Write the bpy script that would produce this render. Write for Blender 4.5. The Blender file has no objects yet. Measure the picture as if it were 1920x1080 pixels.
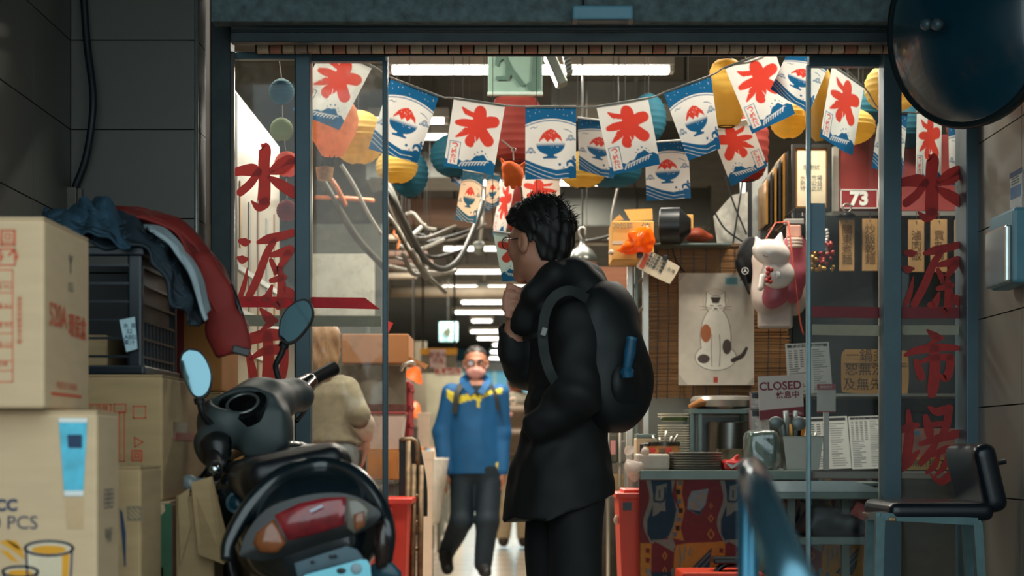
import bpy, bmesh, math, random
import numpy as np
from mathutils import Vector, Matrix
random.seed(7); np.random.seed(7)
SC = bpy.context.scene
COL = SC.collection

# ------------------------------------------------------------------ camera
FPX, HOR, CAMZ = 3400.0, 837.0, 1.0          # focal length in px of a 1920 wide frame, horizon row
cam = bpy.data.cameras.new('camera')
cam.sensor_width = 36.0
cam.lens = FPX * 36.0 / 1920.0
cam.shift_y = (HOR - 540.0) / 1920.0
cam.clip_start = 0.05; cam.clip_end = 200
cam.dof.use_dof = True
cam.dof.focus_distance = 5.9
cam.dof.aperture_fstop = 3.6
cam_ob = bpy.data.objects.new('camera', cam)
cam_ob.location = (0, 0, CAMZ); cam_ob.rotation_euler = (math.pi/2, 0, 0)
COL.objects.link(cam_ob); SC.camera = cam_ob

# ------------------------------------------------------------------ world: dim overcast dusk over the street
W = bpy.data.worlds.new('street_dusk'); SC.world = W; W.use_nodes = True
bg = W.node_tree.nodes['Background']
bg.inputs[0].default_value = (0.60, 0.72, 0.74, 1); bg.inputs[1].default_value = 2.6

SC.view_settings.view_transform = 'Standard'; SC.view_settings.look = 'None'
SC.view_settings.gamma = 1.0; SC.view_settings.use_curve_mapping = False
SC.view_settings.exposure = 0.0
SC.cycles.use_denoising = True
SC.cycles.max_bounces = 7; SC.cycles.transparent_max_bounces = 24
SC.cycles.caustics_reflective = False; SC.cycles.caustics_refractive = False
SC.cycles.sample_clamp_indirect = 4.0

# ------------------------------------------------------------------ helpers
def P(px, py, Y):
    """the point at distance Y that the photograph shows at pixel px, py"""
    return Vector(((px-960.0)*Y/FPX, Y, CAMZ+(HOR-py)*Y/FPX))
def lin(c):
    c = c/255.0
    return c/12.92 if c <= 0.04045 else ((c+0.055)/1.055)**2.4
def rgb(r, g, b): return (lin(r), lin(g), lin(b))
MATS = {}
def M(name, c, rough=.55, metal=0.0, var=.12, scale=18.0, bump=0.0, attr=None, trans=0.0, emit=0.0, coat=0.0, stretch=None, spec=.5):
    """procedural material: principled with a noise-varied colour (or a colour attribute), optional bump / translucency"""
    if name in MATS: return MATS[name]
    m = bpy.data.materials.new(name); m.use_nodes = True
    nt = m.node_tree; N = nt.nodes; L = nt.links
    b = N['Principled BSDF']; out = N['Material Output']
    b.inputs['Roughness'].default_value = rough; b.inputs['Metallic'].default_value = metal
    b.inputs['Specular IOR Level'].default_value = spec
    if coat: b.inputs['Coat Weight'].default_value = coat; b.inputs['Coat Roughness'].default_value = .08
    tc = N.new('ShaderNodeTexCoord'); mp = N.new('ShaderNodeMapping')
    L.new(tc.outputs['Object'], mp.inputs[0])
    if stretch: mp.inputs['Scale'].default_value = stretch
    nz = N.new('ShaderNodeTexNoise'); nz.inputs['Scale'].default_value = scale; nz.inputs['Detail'].default_value = 5
    L.new(mp.outputs[0], nz.inputs['Vector'])
    mr = N.new('ShaderNodeMapRange'); mr.inputs[1].default_value = .25; mr.inputs[2].default_value = .75
    mr.inputs[3].default_value = 1-var; mr.inputs[4].default_value = 1+var
    L.new(nz.outputs['Fac'], mr.inputs[0])
    mul = N.new('ShaderNodeMix'); mul.data_type = 'RGBA'; mul.blend_type = 'MULTIPLY'; mul.inputs[0].default_value = 1
    if attr:
        at = N.new('ShaderNodeAttribute'); at.attribute_name = attr; L.new(at.outputs['Color'], mul.inputs[6])
    else:
        mul.inputs[6].default_value = (*c, 1)
    L.new(mr.outputs[0], mul.inputs[7])
    col = mul.outputs[2]
    L.new(col, b.inputs['Base Color'])
    if bump:
        bp = N.new('ShaderNodeBump'); bp.inputs['Strength'].default_value = bump; bp.inputs['Distance'].default_value = .01
        L.new(nz.outputs['Fac'], bp.inputs['Height']); L.new(bp.outputs[0], b.inputs['Normal'])
    if emit:
        L.new(col, b.inputs['Emission Color']); b.inputs['Emission Strength'].default_value = emit
    if trans:
        tr = N.new('ShaderNodeBsdfTranslucent'); L.new(col, tr.inputs[0])
        mx = N.new('ShaderNodeMixShader'); mx.inputs[0].default_value = trans
        L.new(b.outputs[0], mx.inputs[1]); L.new(tr.outputs[0], mx.inputs[2]); L.new(mx.outputs[0], out.inputs[0])
    MATS[name] = m
    return m
def glass_mat(name, tint=(1,1,1), dirt=.05, dirtcol=(.5,.5,.45), refl=.07, scale=6.0, dirtbase=0.0, rough=.03):
    if name in MATS: return MATS[name]
    m = bpy.data.materials.new(name); m.use_nodes = True
    nt = m.node_tree; N = nt.nodes; L = nt.links
    for n in list(N):
        if n.type == 'BSDF_PRINCIPLED': N.remove(n)
    out = N['Material Output']
    t = N.new('ShaderNodeBsdfTransparent'); t.inputs[0].default_value = (*tint, 1)
    g = N.new('ShaderNodeBsdfGlossy'); g.inputs['Roughness'].default_value = rough; g.inputs[0].default_value = (.9,.95,1,1)
    fr = N.new('ShaderNodeLayerWeight'); fr.inputs[0].default_value = .25
    mr = N.new('ShaderNodeMapRange'); mr.inputs[3].default_value = refl; mr.inputs[4].default_value = .5
    L.new(fr.outputs['Fresnel'], mr.inputs[0]); 
    mx = N.new('ShaderNodeMixShader'); L.new(mr.outputs[0], mx.inputs[0]); L.new(t.outputs[0], mx.inputs[1]); L.new(g.outputs[0], mx.inputs[2])
    d = N.new('ShaderNodeBsdfDiffuse'); d.inputs[0].default_value = (*dirtcol, 1)
    d2 = N.new('ShaderNodeBsdfTranslucent'); d2.inputs[0].default_value = (*dirtcol, 1)
    da = N.new('ShaderNodeMixShader'); da.inputs[0].default_value = .5; L.new(d.outputs[0], da.inputs[1]); L.new(d2.outputs[0], da.inputs[2])
    tc = N.new('ShaderNodeTexCoord'); nz = N.new('ShaderNodeTexNoise'); nz.inputs['Scale'].default_value = scale; nz.inputs['Detail'].default_value = 9
    nz.inputs['Roughness'].default_value = .7
    L.new(tc.outputs['Object'], nz.inputs['Vector'])
    m2 = N.new('ShaderNodeMapRange'); m2.inputs[1].default_value = .48; m2.inputs[2].default_value = .78; m2.inputs[3].default_value = dirtbase; m2.inputs[4].default_value = dirt
    L.new(nz.outputs['Fac'], m2.inputs[0])
    m3 = N.new('ShaderNodeMixShader'); L.new(m2.outputs[0], m3.inputs[0]); L.new(mx.outputs[0], m3.inputs[1]); L.new(da.outputs[0], m3.inputs[2])
    L.new(m3.outputs[0], out.inputs[0])
    MATS[name] = m
    return m
def emis(name, c, s):
    if name in MATS: return MATS[name]
    m = bpy.data.materials.new(name); m.use_nodes = True
    b = m.node_tree.nodes['Principled BSDF']
    b.inputs['Base Color'].default_value = (*c, 1); b.inputs['Emission Color'].default_value = (*c, 1); b.inputs['Emission Strength'].default_value = s
    MATS[name] = m; return m

WLOC = {}
def tag(o, label=None, cat=None, group=None, kind=None):
    if label: o['label'] = label
    if cat: o['category'] = cat
    if group: o['group'] = group
    if kind: o['kind'] = kind
    return o
def thing(name, loc, label=None, cat=None, group=None, kind=None):
    o = bpy.data.objects.new(name, None); o.empty_display_size = .05
    COL.objects.link(o); o.location = loc; WLOC[o] = Vector(loc)
    return tag(o, label, cat, group, kind)
def obj(name, data, m, parent=None, label=None, cat=None, group=None, kind=None, smooth=False, col=None):
    """data = (verts, faces) in world coordinates -> one mesh object with its origin at its base"""
    V, Fc = data
    V = np.asarray(V, dtype=float).reshape(-1, 3)
    lo, hi = V.min(0), V.max(0)
    org = np.array([(lo[0]+hi[0])/2, (lo[1]+hi[1])/2, lo[2]])
    me = bpy.data.meshes.new(name)
    me.from_pydata((V-org).tolist(), [], Fc if isinstance(Fc, list) else Fc.tolist())
    me.materials.append(m)
    if col is not None:
        ca = me.color_attributes.new('Col', 'FLOAT_COLOR', 'POINT')
        c4 = np.ones((len(V), 4)); c4[:, :3] = col
        ca.data.foreach_set('color', c4.ravel())
    me.validate(); me.update()
    if smooth is True: me.polygons.foreach_set('use_smooth', [True]*len(me.polygons))
    elif smooth: me.shade_flat(); me.set_sharp_from_angle(angle=math.radians(smooth)); me.polygons.foreach_set('use_smooth', [True]*len(me.polygons)); me.set_sharp_from_angle(angle=math.radians(smooth))
    o = bpy.data.objects.new(name, me); COL.objects.link(o)
    WLOC[o] = Vector(org)
    if parent: o.parent = parent; o.location = Vector(org)-WLOC[parent]
    else: o.location = org
    return tag(o, label, cat, group, kind)
def clone(o, off, parent=None, label=None, group=None):
    """copy of a thing with its parts (shared mesh data), moved by off"""
    c = o.copy(); COL.objects.link(c)
    if parent is None: c.location = o.location + Vector(off); WLOC[c] = WLOC[o]+Vector(off)
    else: c.parent = parent; WLOC[c] = WLOC[o]
    if label: c['label'] = label
    if group: c['group'] = group
    for ch in list(o.children): clone(ch, (0,0,0), c)
    return c

# ---- geometry makers: all return (verts, faces)
def join(*parts):
    V, Fc = [], []
    for v, f in parts:
        n = len(V); V += [tuple(p) for p in v]; Fc += [[i+n for i in q] for q in f]
    return V, Fc
def box(x0, x1, y0, y1, z0, z1, b=0.0):
    if b <= 0:
        V = [(x0,y0,z0),(x1,y0,z0),(x1,y1,z0),(x0,y1,z0),(x0,y0,z1),(x1,y0,z1),(x1,y1,z1),(x0,y1,z1)]
        return V, [[0,3,2,1],[4,5,6,7],[0,1,5,4],[1,2,6,5],[2,3,7,6],[3,0,4,7]]
    b = min(b, (x1-x0)*.45, (y1-y0)*.45, (z1-z0)*.45)
    bm = bmesh.new(); bmesh.ops.create_cube(bm, size=1)
    for v in bm.verts:
        v.co = ((x0+x1)/2+v.co.x*(x1-x0), (y0+y1)/2+v.co.y*(y1-y0), (z0+z1)/2+v.co.z*(z1-z0))
    bmesh.ops.bevel(bm, geom=bm.edges[:]+bm.verts[:], offset=b, segments=2, affect='EDGES', profile=.5)
    return frombm(bm)
def frombm(bm):
    bm.verts.index_update()
    r = [tuple(v.co) for v in bm.verts], [[v.index for v in f.verts] for f in bm.faces]
    bm.free(); return r
def xf(data, loc=(0,0,0), rz=0, rx=0, ry=0, s=1, mat=None):
    m = Matrix.Translation(loc) @ Matrix.Rotation(rz,4,'Z') @ Matrix.Rotation(ry,4,'Y') @ Matrix.Rotation(rx,4,'X') @ Matrix.Scale(s,4)
    if mat is not None: m = mat
    return [tuple(m @ Vector(v)) for v in data[0]], data[1]
def spline(pts, n=8):
    """Catmull-Rom through pts (any dimension)"""
    p = np.asarray([tuple(q) for q in pts], float)
    if len(p) < 3:
        t = np.linspace(0,1,n+1)[:,None]; return p[0]*(1-t)+p[-1]*t
    q = np.vstack([2*p[0]-p[1], p, 2*p[-1]-p[-2]]); out = []
    for i in range(1, len(q)-2):
        for t in np.linspace(0,1,n,endpoint=False):
            a,b,c,d = q[i-1],q[i],q[i+1],q[i+2]
            out.append(.5*((2*b)+(-a+c)*t+(2*a-5*b+4*c-d)*t*t+(-a+3*b-3*c+d)*t**3))
    out.append(p[-1]); return np.array(out)
def tube(pts, r, n=8, sm=0, cap=True):
    """pipe along pts; r a number or one radius per point"""
    p = [Vector(q) for q in pts]
    rr = [r]*len(p) if np.isscalar(r) else list(r)
    if sm:
        a = spline([(*q, k) for q,k in zip(p, rr)], sm); p = [Vector(q[:3]) for q in a]; rr = [max(q[3],1e-4) for q in a]
    V, Fc = [], []; u = None
    for i in range(len(p)):
        t = (p[min(i+1,len(p)-1)]-p[max(i-1,0)])
        t = t.normalized() if t.length > 1e-9 else Vector((0,0,1))
        if u is None:
            u = t.orthogonal().normalized()
        else:
            u = (u-t*u.dot(t)); u = u.normalized() if u.length > 1e-6 else t.orthogonal().normalized()
        w = t.cross(u)
        for k in range(n):
            a = 2*math.pi*k/n; V.append(tuple(p[i]+(u*math.cos(a)+w*math.sin(a))*rr[i]))
    for i in range(len(p)-1):
        for k in range(n):
            Fc.append([i*n+k, i*n+(k+1)%n, (i+1)*n+(k+1)%n, (i+1)*n+k])
    if cap: Fc.append(list(range(n))[::-1]); Fc.append([(len(p)-1)*n+k for k in range(n)])
    return V, Fc
def lathe(prof, c=(0,0,0), n=24, axis=None, cap=True):
    """prof = [(radius, height)]; axis = direction of the height"""
    V, Fc = [], []
    R = Vector((0,0,1)).rotation_difference(Vector(axis)).to_matrix() if axis is not None else None
    for r, h in prof:
        for k in range(n):
            a = 2*math.pi*k/n; q = Vector((r*math.cos(a), r*math.sin(a), h))
            if R is not None: q = R @ q
            V.append(tuple(q+Vector(c)))
    for i in range(len(prof)-1):
        for k in range(n): Fc.append([i*n+k, i*n+(k+1)%n, (i+1)*n+(k+1)%n, (i+1)*n+k])
    if cap: Fc.append(list(range(n))[::-1]); Fc.append([(len(prof)-1)*n+k for k in range(n)])
    return V, Fc
def ellips(c, rx, ry, rz, n=24, m=14):
    V, Fc = [], []
    for i in range(m+1):
        a = -math.pi/2+math.pi*i/m
        for k in range(n):
            b = 2*math.pi*k/n; V.append((c[0]+rx*math.cos(a)*math.cos(b), c[1]+ry*math.cos(a)*math.sin(b), c[2]+rz*math.sin(a)))
    for i in range(m):
        for k in range(n): Fc.append([i*n+k, i*n+(k+1)%n, (i+1)*n+(k+1)%n, (i+1)*n+k])
    return V, Fc
def prism(poly, n=(0,1,0), t=.002):
    """flat outline (3D points in a plane) given thickness t along n"""
    n = Vector(n); k = len(poly); V = [tuple(Vector(p)) for p in poly]+[tuple(Vector(p)+n*t) for p in poly]
    Fc = [list(range(k)), [k+i for i in range(k)][::-1]]+[[i, k+i, k+(i+1)%k, (i+1)%k] for i in range(k)]
    return V, Fc
def quad3(a, b, c, d): return [tuple(a),tuple(b),tuple(c),tuple(d)], [[0,1,2,3]]
def grid(f, nu, nv):
    """f(u, v) -> point, u, v in 0..1 (v = 0 at the top)"""
    V = [tuple(f(i/nu, j/nv)) for j in range(nv+1) for i in range(nu+1)]
    Fc = [[j*(nu+1)+i, (j+1)*(nu+1)+i, (j+1)*(nu+1)+i+1, j*(nu+1)+i+1] for j in range(nv) for i in range(nu)]
    return V, Fc
def pbox(px0, px1, py0, py1, Y, d, b=0.0):
    """box whose front face fills the pixel rectangle at distance Y, depth d"""
    a = P(px0, py1, Y); c = P(px1, py0, Y)
    return box(a.x, c.x, Y, Y+d, a.z, c.z, b)

# ---- implicit surfaces -> smooth meshes (surface nets)
class SDF:
    def __init__(s, lo, hi, h):
        s.lo = np.array(lo, float); s.h = h
        s.n = np.maximum(((np.array(hi)-s.lo)/h).astype(int)+2, 4)
        s.ax = [s.lo[i]+h*np.arange(s.n[i]) for i in range(3)]
        s.D = np.full(s.n, 1.0, np.float32)
    def _sl(s, lo, hi, m):
        sl = []
        for i in range(3):
            a = int(np.clip(math.floor((lo[i]-m-s.lo[i])/s.h), 0, s.n[i])); b = int(np.clip(math.ceil((hi[i]+m-s.lo[i])/s.h)+1, 0, s.n[i]))
            sl.append(slice(a, b))
        return tuple(sl)
    def _put(s, sl, d, k, sub):
        A = s.D[sl]
        if sub: d = -d; s.D[sl] = -(s._smin(-A, -d, k)) if False else np.maximum(A, d) + (np.maximum(k-np.abs(A-d),0)**2/(4*k) if k > 0 else 0)
        else: s.D[sl] = s._smin(A, d, k)
    @staticmethod
    def _smin(a, b, k):
        if k <= 0: return np.minimum(a, b)
        h = np.maximum(k-np.abs(a-b), 0)/k
        return np.minimum(a, b)-h*h*k*.25
    def _pts(s, sl):
        return np.meshgrid(s.ax[0][sl[0]], s.ax[1][sl[1]], s.ax[2][sl[2]], indexing='ij', sparse=True)
    def cone(s, a, b, ra, rb, k=.02, sub=False, flat=None):
        """tapered capsule; flat = (direction, factor) squeezes the section along a direction"""
        a = np.array(a, float); b = np.array(b, float); R = max(ra, rb)
        sl = s._sl(np.minimum(a,b)-R, np.maximum(a,b)+R, k+.02); X,Y,Z = s._pts(sl)
        if X.size*Y.size*Z.size == 0: return s
        x, y, z = X-a[0], Y-a[1], Z-a[2]; ab = b-a
        t = np.clip((x*ab[0]+y*ab[1]+z*ab[2])/max(ab@ab, 1e-12), 0, 1)
        x = x-t*ab[0]; y = y-t*ab[1]; z = z-t*ab[2]
        if flat is not None:
            n = np.array(flat[0], float); n /= np.linalg.norm(n); q = (x*n[0]+y*n[1]+z*n[2])*(1/flat[1]-1)
            x = x+n[0]*q; y = y+n[1]*q; z = z+n[2]*q
        d = np.sqrt(x*x+y*y+z*z)-(ra+(rb-ra)*t)
        s._put(sl, d, k, sub); return s
    def chain(s, pts, rs, k=.02, flat=None):
        for i in range(len(pts)-1): s.cone(pts[i], pts[i+1], rs[i], rs[i+1], k, flat=flat)
        return s
    def ell(s, c, r, R=None, k=.02, sub=False):
        """ellipsoid; R = 3x3 with rows = its own axes"""
        c = np.array(c, float); r = np.array(r, float); m = r.max()
        sl = s._sl(c-m, c+m, k+.02); X,Y,Z = s._pts(sl)
        if X.size*Y.size*Z.size == 0: return s
        x, y, z = X-c[0], Y-c[1], Z-c[2]
        if R is not None:
            R = np.array(R, float); x, y, z = (R[0,0]*x+R[0,1]*y+R[0,2]*z), (R[1,0]*x+R[1,1]*y+R[1,2]*z), (R[2,0]*x+R[2,1]*y+R[2,2]*z)
        q = np.sqrt((x/r[0])**2+(y/r[1])**2+(z/r[2])**2); q2 = np.sqrt((x/r[0]**2)**2+(y/r[1]**2)**2+(z/r[2]**2)**2)+1e-9
        s._put(sl, q*(q-1)/q2, k, sub); return s
    def rbox(s, c, half, rad, R=None, k=.02, sub=False):
        c = np.array(c, float); half = np.array(half, float); m = np.linalg.norm(half) if R is not None else half
        sl = s._sl(c-m, c+m, k+.02); X,Y,Z = s._pts(sl)
        if X.size*Y.size*Z.size == 0: return s
        x, y, z = X-c[0], Y-c[1], Z-c[2]
        if R is not None:
            R = np.array(R, float); x, y, z = (R[0,0]*x+R[0,1]*y+R[0,2]*z), (R[1,0]*x+R[1,1]*y+R[1,2]*z), (R[2,0]*x+R[2,1]*y+R[2,2]*z)
        x = np.abs(x)-half[0]+rad; y = np.abs(y)-half[1]+rad; z = np.abs(z)-half[2]+rad
        d = np.sqrt(np.maximum(x,0)**2+np.maximum(y,0)**2+np.maximum(z,0)**2)+np.minimum(np.maximum(np.maximum(x,y),z),0)-rad
        s._put(sl, d, k, sub); return s
    def loft(s, rings, k=.02, yaw=0.0, pw=2.0):
        """rings = [(z, cx, cy, rx, ry)] from bottom to top: an upright body with elliptic sections"""
        g = np.array(rings, float); z0, z1 = g[0,0], g[-1,0]
        m = g[:,3:].max(); lo = np.array([g[:,1].min()-m, g[:,2].min()-m, z0]); hi = np.array([g[:,1].max()+m, g[:,2].max()+m, z1])
        sl = s._sl(lo, hi, k+.02); X,Y,Z = s._pts(sl)
        if X.size*Y.size*Z.size == 0: return s
        cx,cy,rx,ry = (np.interp(Z, g[:,0], g[:,i]) for i in (1,2,3,4))
        x, y = X-cx, Y-cy; c, n = math.cos(yaw), math.sin(yaw)
        x, y = c*x+n*y, -n*x+c*y
        q = (np.abs(x/rx)**pw+np.abs(y/ry)**pw)**(1/pw)
        d = (q-1)*np.minimum(rx, ry); dz = np.maximum(z0-Z, Z-z1)
        d = np.maximum(d, dz+0*d)
        s._put(sl, d, k, False); return s
    def cut(s, f):
        """keep where f(x, y, z) < 0"""
        X,Y,Z = s._pts((slice(None),)*3); s.D = np.maximum(s.D, f(X,Y,Z)+0*s.D); return s
    def warp(s, f):
        X,Y,Z = s._pts((slice(None),)*3); s.D = s.D+np.asarray(f(X,Y,Z), np.float32); return s
    def mesh(s):
        D = s.D; n = s.n; neg = D < 0
        c = [neg[i:n[0]-1+i, j:n[1]-1+j, k:n[2]-1+k] for i in (0,1) for j in (0,1) for k in (0,1)]
        cnt = sum(q.astype(np.int8) for q in c)
        act = (cnt > 0) & (cnt < 8); idx = np.argwhere(act)
        ids = np.full(act.shape, -1, int); ids[act] = np.arange(len(idx))
        acc = np.zeros((len(idx), 3)); num = np.zeros(len(idx))
        i0, j0, k0 = idx.T; off = [(i,j,k) for i in (0,1) for j in (0,1) for k in (0,1)]
        val = {o: D[i0+o[0], j0+o[1], k0+o[2]].astype(float) for o in off}
        for o in off:
            for a in range(3):
                if o[a] == 0:
                    p = list(o); p[a] = 1; va, vb = val[o], val[tuple(p)]
                    cr = (va < 0) != (vb < 0); t = np.where(cr, va/np.where(va-vb == 0, 1, va-vb), 0)
                    for b in range(3): acc[:,b] += cr*(o[b]+(t if b == a else 0))
                    num += cr
        V = s.lo+s.h*(idx+acc/num[:,None])
        Fc = []
        for a in range(3):
            b, d = (a+1)%3, (a+2)%3
            sa = [slice(1,-1)]*3; sa[a] = slice(0,-1); sb = list(sa); sb[a] = slice(1,None)
            A, B = neg[tuple(sa)], neg[tuple(sb)]
            for flip, E in ((False, A & ~B), (True, ~A & B)):
                e = np.argwhere(E)
                if not len(e): continue
                base = e+1; base[:,a] -= 1
                def gid(ob, od):
                    q = base.copy(); q[:,b] -= ob; q[:,d] -= od
                    return ids[q[:,0], q[:,1], q[:,2]]
                qd = np.stack([gid(1,1), gid(0,1), gid(0,0), gid(1,0)], 1)
                if flip: qd = qd[:, ::-1]
                Fc.append(qd)
        Fc = np.vstack(Fc); Fc = Fc[(Fc >= 0).all(1)]
        return V, Fc.tolist()
def wrinkle(amp, f=1.0, seed=0):
    """cheap cloth folds: a field of warped sines"""
    r = np.random.RandomState(seed); ks = r.uniform(-1,1,(5,3))*np.array([30,30,16])*f; ph = r.uniform(0,6,5)
    def g(X,Y,Z):
        w = .6*np.sin(14*f*Z+5*X+seed)
        t = 0
        for k,p in zip(ks,ph): t = t+np.sin(k[0]*X+k[1]*Y+k[2]*Z+p+w)
        return amp*t/2.2
    return g

def drape(rails, nu=60, nv=24, amp=.006, freq=1.5, seed=0, t=.007):
    """cloth sheet lofted through rails (lists of points), with folds and a thickness"""
    rs = []
    for r in rails:
        q = spline(r, 12); d = np.r_[0, np.cumsum(np.linalg.norm(np.diff(q,axis=0),axis=1))]; d /= d[-1]
        rs.append(np.stack([np.interp(np.linspace(0,1,nu+1), d, q[:,i]) for i in range(3)], 1))
    G = np.stack([spline([rs[k][i] for k in range(len(rs))], 10)[np.linspace(0, 10*(len(rs)-1), nv+1).round().astype(int)] for i in range(nu+1)], 1)
    du = np.gradient(G, axis=1); dv = np.gradient(G, axis=0); N_ = np.cross(du, dv); N_ /= np.linalg.norm(N_,axis=2)[...,None]+1e-9
    if N_[...,1].mean() > 0: N_ = -N_
    w = wrinkle(amp, freq, seed)(G[...,0], G[...,1], G[...,2])
    A = G+N_*w[...,None]; B = A-N_*t
    V = np.vstack([A.reshape(-1,3), B.reshape(-1,3)]); n = (nu+1)*(nv+1); Fc = []
    for j in range(nv):
        for i in range(nu):
            a = j*(nu+1)+i; q = [a, a+nu+1, a+nu+2, a+1]; Fc.append(q); Fc.append([n+k for k in q[::-1]])
    bd = [i for i in range(nu+1)]+[j*(nu+1)+nu for j in range(1,nv+1)]+[nv*(nu+1)+i for i in range(nu-1,-1,-1)]+[j*(nu+1) for j in range(nv-1,0,-1)]
    for k in range(len(bd)): a, b = bd[k], bd[(k+1)%len(bd)]; Fc.append([a, b, n+b, n+a])
    return V, Fc

# ---- lettering and printed pictures
def text(body, o, ux, uy, size, m, parent, name='lettering', t=.0006, bold=0.0, center=True, vertical=False, label=None):
    """raised lettering: o = centre, ux / uy = unit vectors of the writing plane"""
    cu = bpy.data.curves.new('txt', 'FONT'); cu.body = '\n'.join(body) if vertical else body
    cu.size = size; cu.resolution_u = 3; cu.offset = bold; cu.space_line = .92 if vertical else .95
    cu.align_x = 'CENTER' if center else 'LEFT'; cu.align_y = 'CENTER'
    to = bpy.data.objects.new('txt', cu); COL.objects.link(to)
    me = bpy.data.meshes.new_from_object(to.evaluated_get(bpy.context.evaluated_depsgraph_get()))
    V = [v.co.copy() for v in me.vertices]; Fc = [list(p.vertices) for p in me.polygons]
    bpy.data.objects.remove(to); bpy.data.curves.remove(cu); bpy.data.meshes.remove(me)
    ux, uy = Vector(ux), Vector(uy); nn = ux.cross(uy)
    if not V: return None
    W_ = [Vector(o)+ux*v.x+uy*v.y+nn*t for v in V]
    return obj(name, (W_, Fc), m, parent, label=label)
def segd(U, V, a, b, ra, rb):
    ab = (b[0]-a[0], b[1]-a[1]); L2 = max(ab[0]**2+ab[1]**2, 1e-9)
    t = np.clip(((U-a[0])*ab[0]+(V-a[1])*ab[1])/L2, 0, 1)
    return np.hypot(U-a[0]-t*ab[0], V-a[1]-t*ab[1])-(ra+(rb-ra)*t)
def inkd(U, V, strokes, n=5):
    """distance to a set of brush strokes [(u, v, halfwidth), ...]"""
    D = np.full(U.shape, 9.0)
    for st in strokes:
        q = spline(st, n) if len(st) > 2 else np.array(st, float)
        for a, b in zip(q[:-1], q[1:]): D = np.minimum(D, segd(U, V, a[:2], b[:2], max(a[2],.002), max(b[2],.002)))
    return D
def polyd(U, V, poly):
    """signed distance to a polygon (negative inside)"""
    D = np.full(U.shape, 9.0); ins = np.zeros(U.shape, bool); k = len(poly)
    for i in range(k):
        a, b = poly[i], poly[(i+1)%k]; D = np.minimum(D, segd(U, V, a, b, 0, 0))
        c = (a[1] > V) != (b[1] > V)
        with np.errstate(divide='ignore', invalid='ignore'):
            ins ^= c & (U < (b[0]-a[0])*(V-a[1])/((b[1]-a[1]) if b[1] != a[1] else 1e-9)+a[0])
    return np.where(ins, -D, D)
class Ink:
    """a picture printed on a sheet: colours at the vertices of a fine grid, u right, v down, in units of the sheet's width"""
    def __init__(s, nu, nv, asp, base):
        s.nu, s.nv, s.asp = nu, nv, asp
        v, u = np.meshgrid(np.linspace(0,asp,nv+1), np.linspace(0,1,nu+1), indexing='ij')
        s.U, s.V = u, v; s.C = np.zeros(u.shape+(3,)); s.C[:] = base; s.e = 1.0/nu
    def put(s, d, c, mask=None):
        a = np.clip(.5-d/s.e, 0, 1)
        if mask is not None: a = a*np.clip(.5-mask/s.e, 0, 1)
        s.C = s.C*(1-a[...,None])+np.array(c)*a[...,None]; return s
    def strokes(s, st, c, mask=None): return s.put(inkd(s.U, s.V, st), c, mask)
    def poly(s, p, c, mask=None): return s.put(polyd(s.U, s.V, p), c, mask)
    def disc(s, u, v, r, c, mask=None): return s.put(np.hypot(s.U-u, s.V-v)-r, c, mask)
    def rect(s, u0, v0, u1, v1, c): return s.put(np.maximum(np.abs(s.U-(u0+u1)/2)-(u1-u0)/2, np.abs(s.V-(v0+v1)/2)-(v1-v0)/2), c)
    def flat(s, flip=False):
        C = s.C[:, ::-1] if flip else s.C
        return C.reshape(-1, 3)

# ================================================================== THE SETTING
YD = 6.30                                   # plane of the sliding doors
XL, XR, YC = -1.485, 1.594, 6.10            # arcade side walls, face of the tiled column
tile_m = M('tile_glazed_shaded', rgb(86,88,82), .38, var=.10, scale=3.0)  # light grey tile darkened in colour to stand in for weak light
grout_m = M('grout', rgb(30,34,34), .9)
frame_m = M('door_frame_paint', rgb(74,98,108), .42, metal=.35, var=.10, scale=9)
frame_d = M('door_frame_dark', rgb(44,56,60), .5, metal=.3, var=.25, scale=14, bump=.15)
steel_m = M('brushed_steel', rgb(190,186,176), .32, metal=.6, var=.06, scale=40, stretch=(1,1,12))
plaster_m = M('dark_plaster', rgb(52,56,52), .85, var=.25, scale=3)

fl = obj('floor', box(-3.4, 3.6, YD-.1, 44, -.12, -.006), M('floor_joint', rgb(96,88,78), .6), kind='structure')
ft_m = M('floor_tile_polished', rgb(196,184,166), .16, var=.10, scale=1.6, spec=.6)
tw, tl = .33, .66
d0 = None
for j in range(17):
    for i in range(12):
        x = -2.64+i*tw; y = 13.6+j*tl
        if x > 1.0: continue
        if d0 is None:
            d0 = obj('floor_tile', box(x+.003, x+tw-.003, y+.003, y+tl-.003, -.006, 0), ft_m, fl)
        else:
            c = d0.copy(); COL.objects.link(c); c.parent = fl; c.location = d0.location+Vector((x+2.64, y-13.6, 0))
obj('floor_field', join(box(-3.4,3.6,YD-.1,13.6,-.006,0), box(-3.4,3.6,13.6+17*tl,44,-.006,0), box(-3.4,-2.64,13.6,13.6+17*tl,-.006,0), box(1.32,3.6,13.6,13.6+17*tl,-.006,0)), ft_m, fl)
obj('floor_arcade', box(-3.4, 3.6, -3, YD-.1, -.15, 0), M('arcade_concrete', rgb(92,92,88), .75, var=.2, scale=4, bump=.2), kind='structure')

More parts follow.
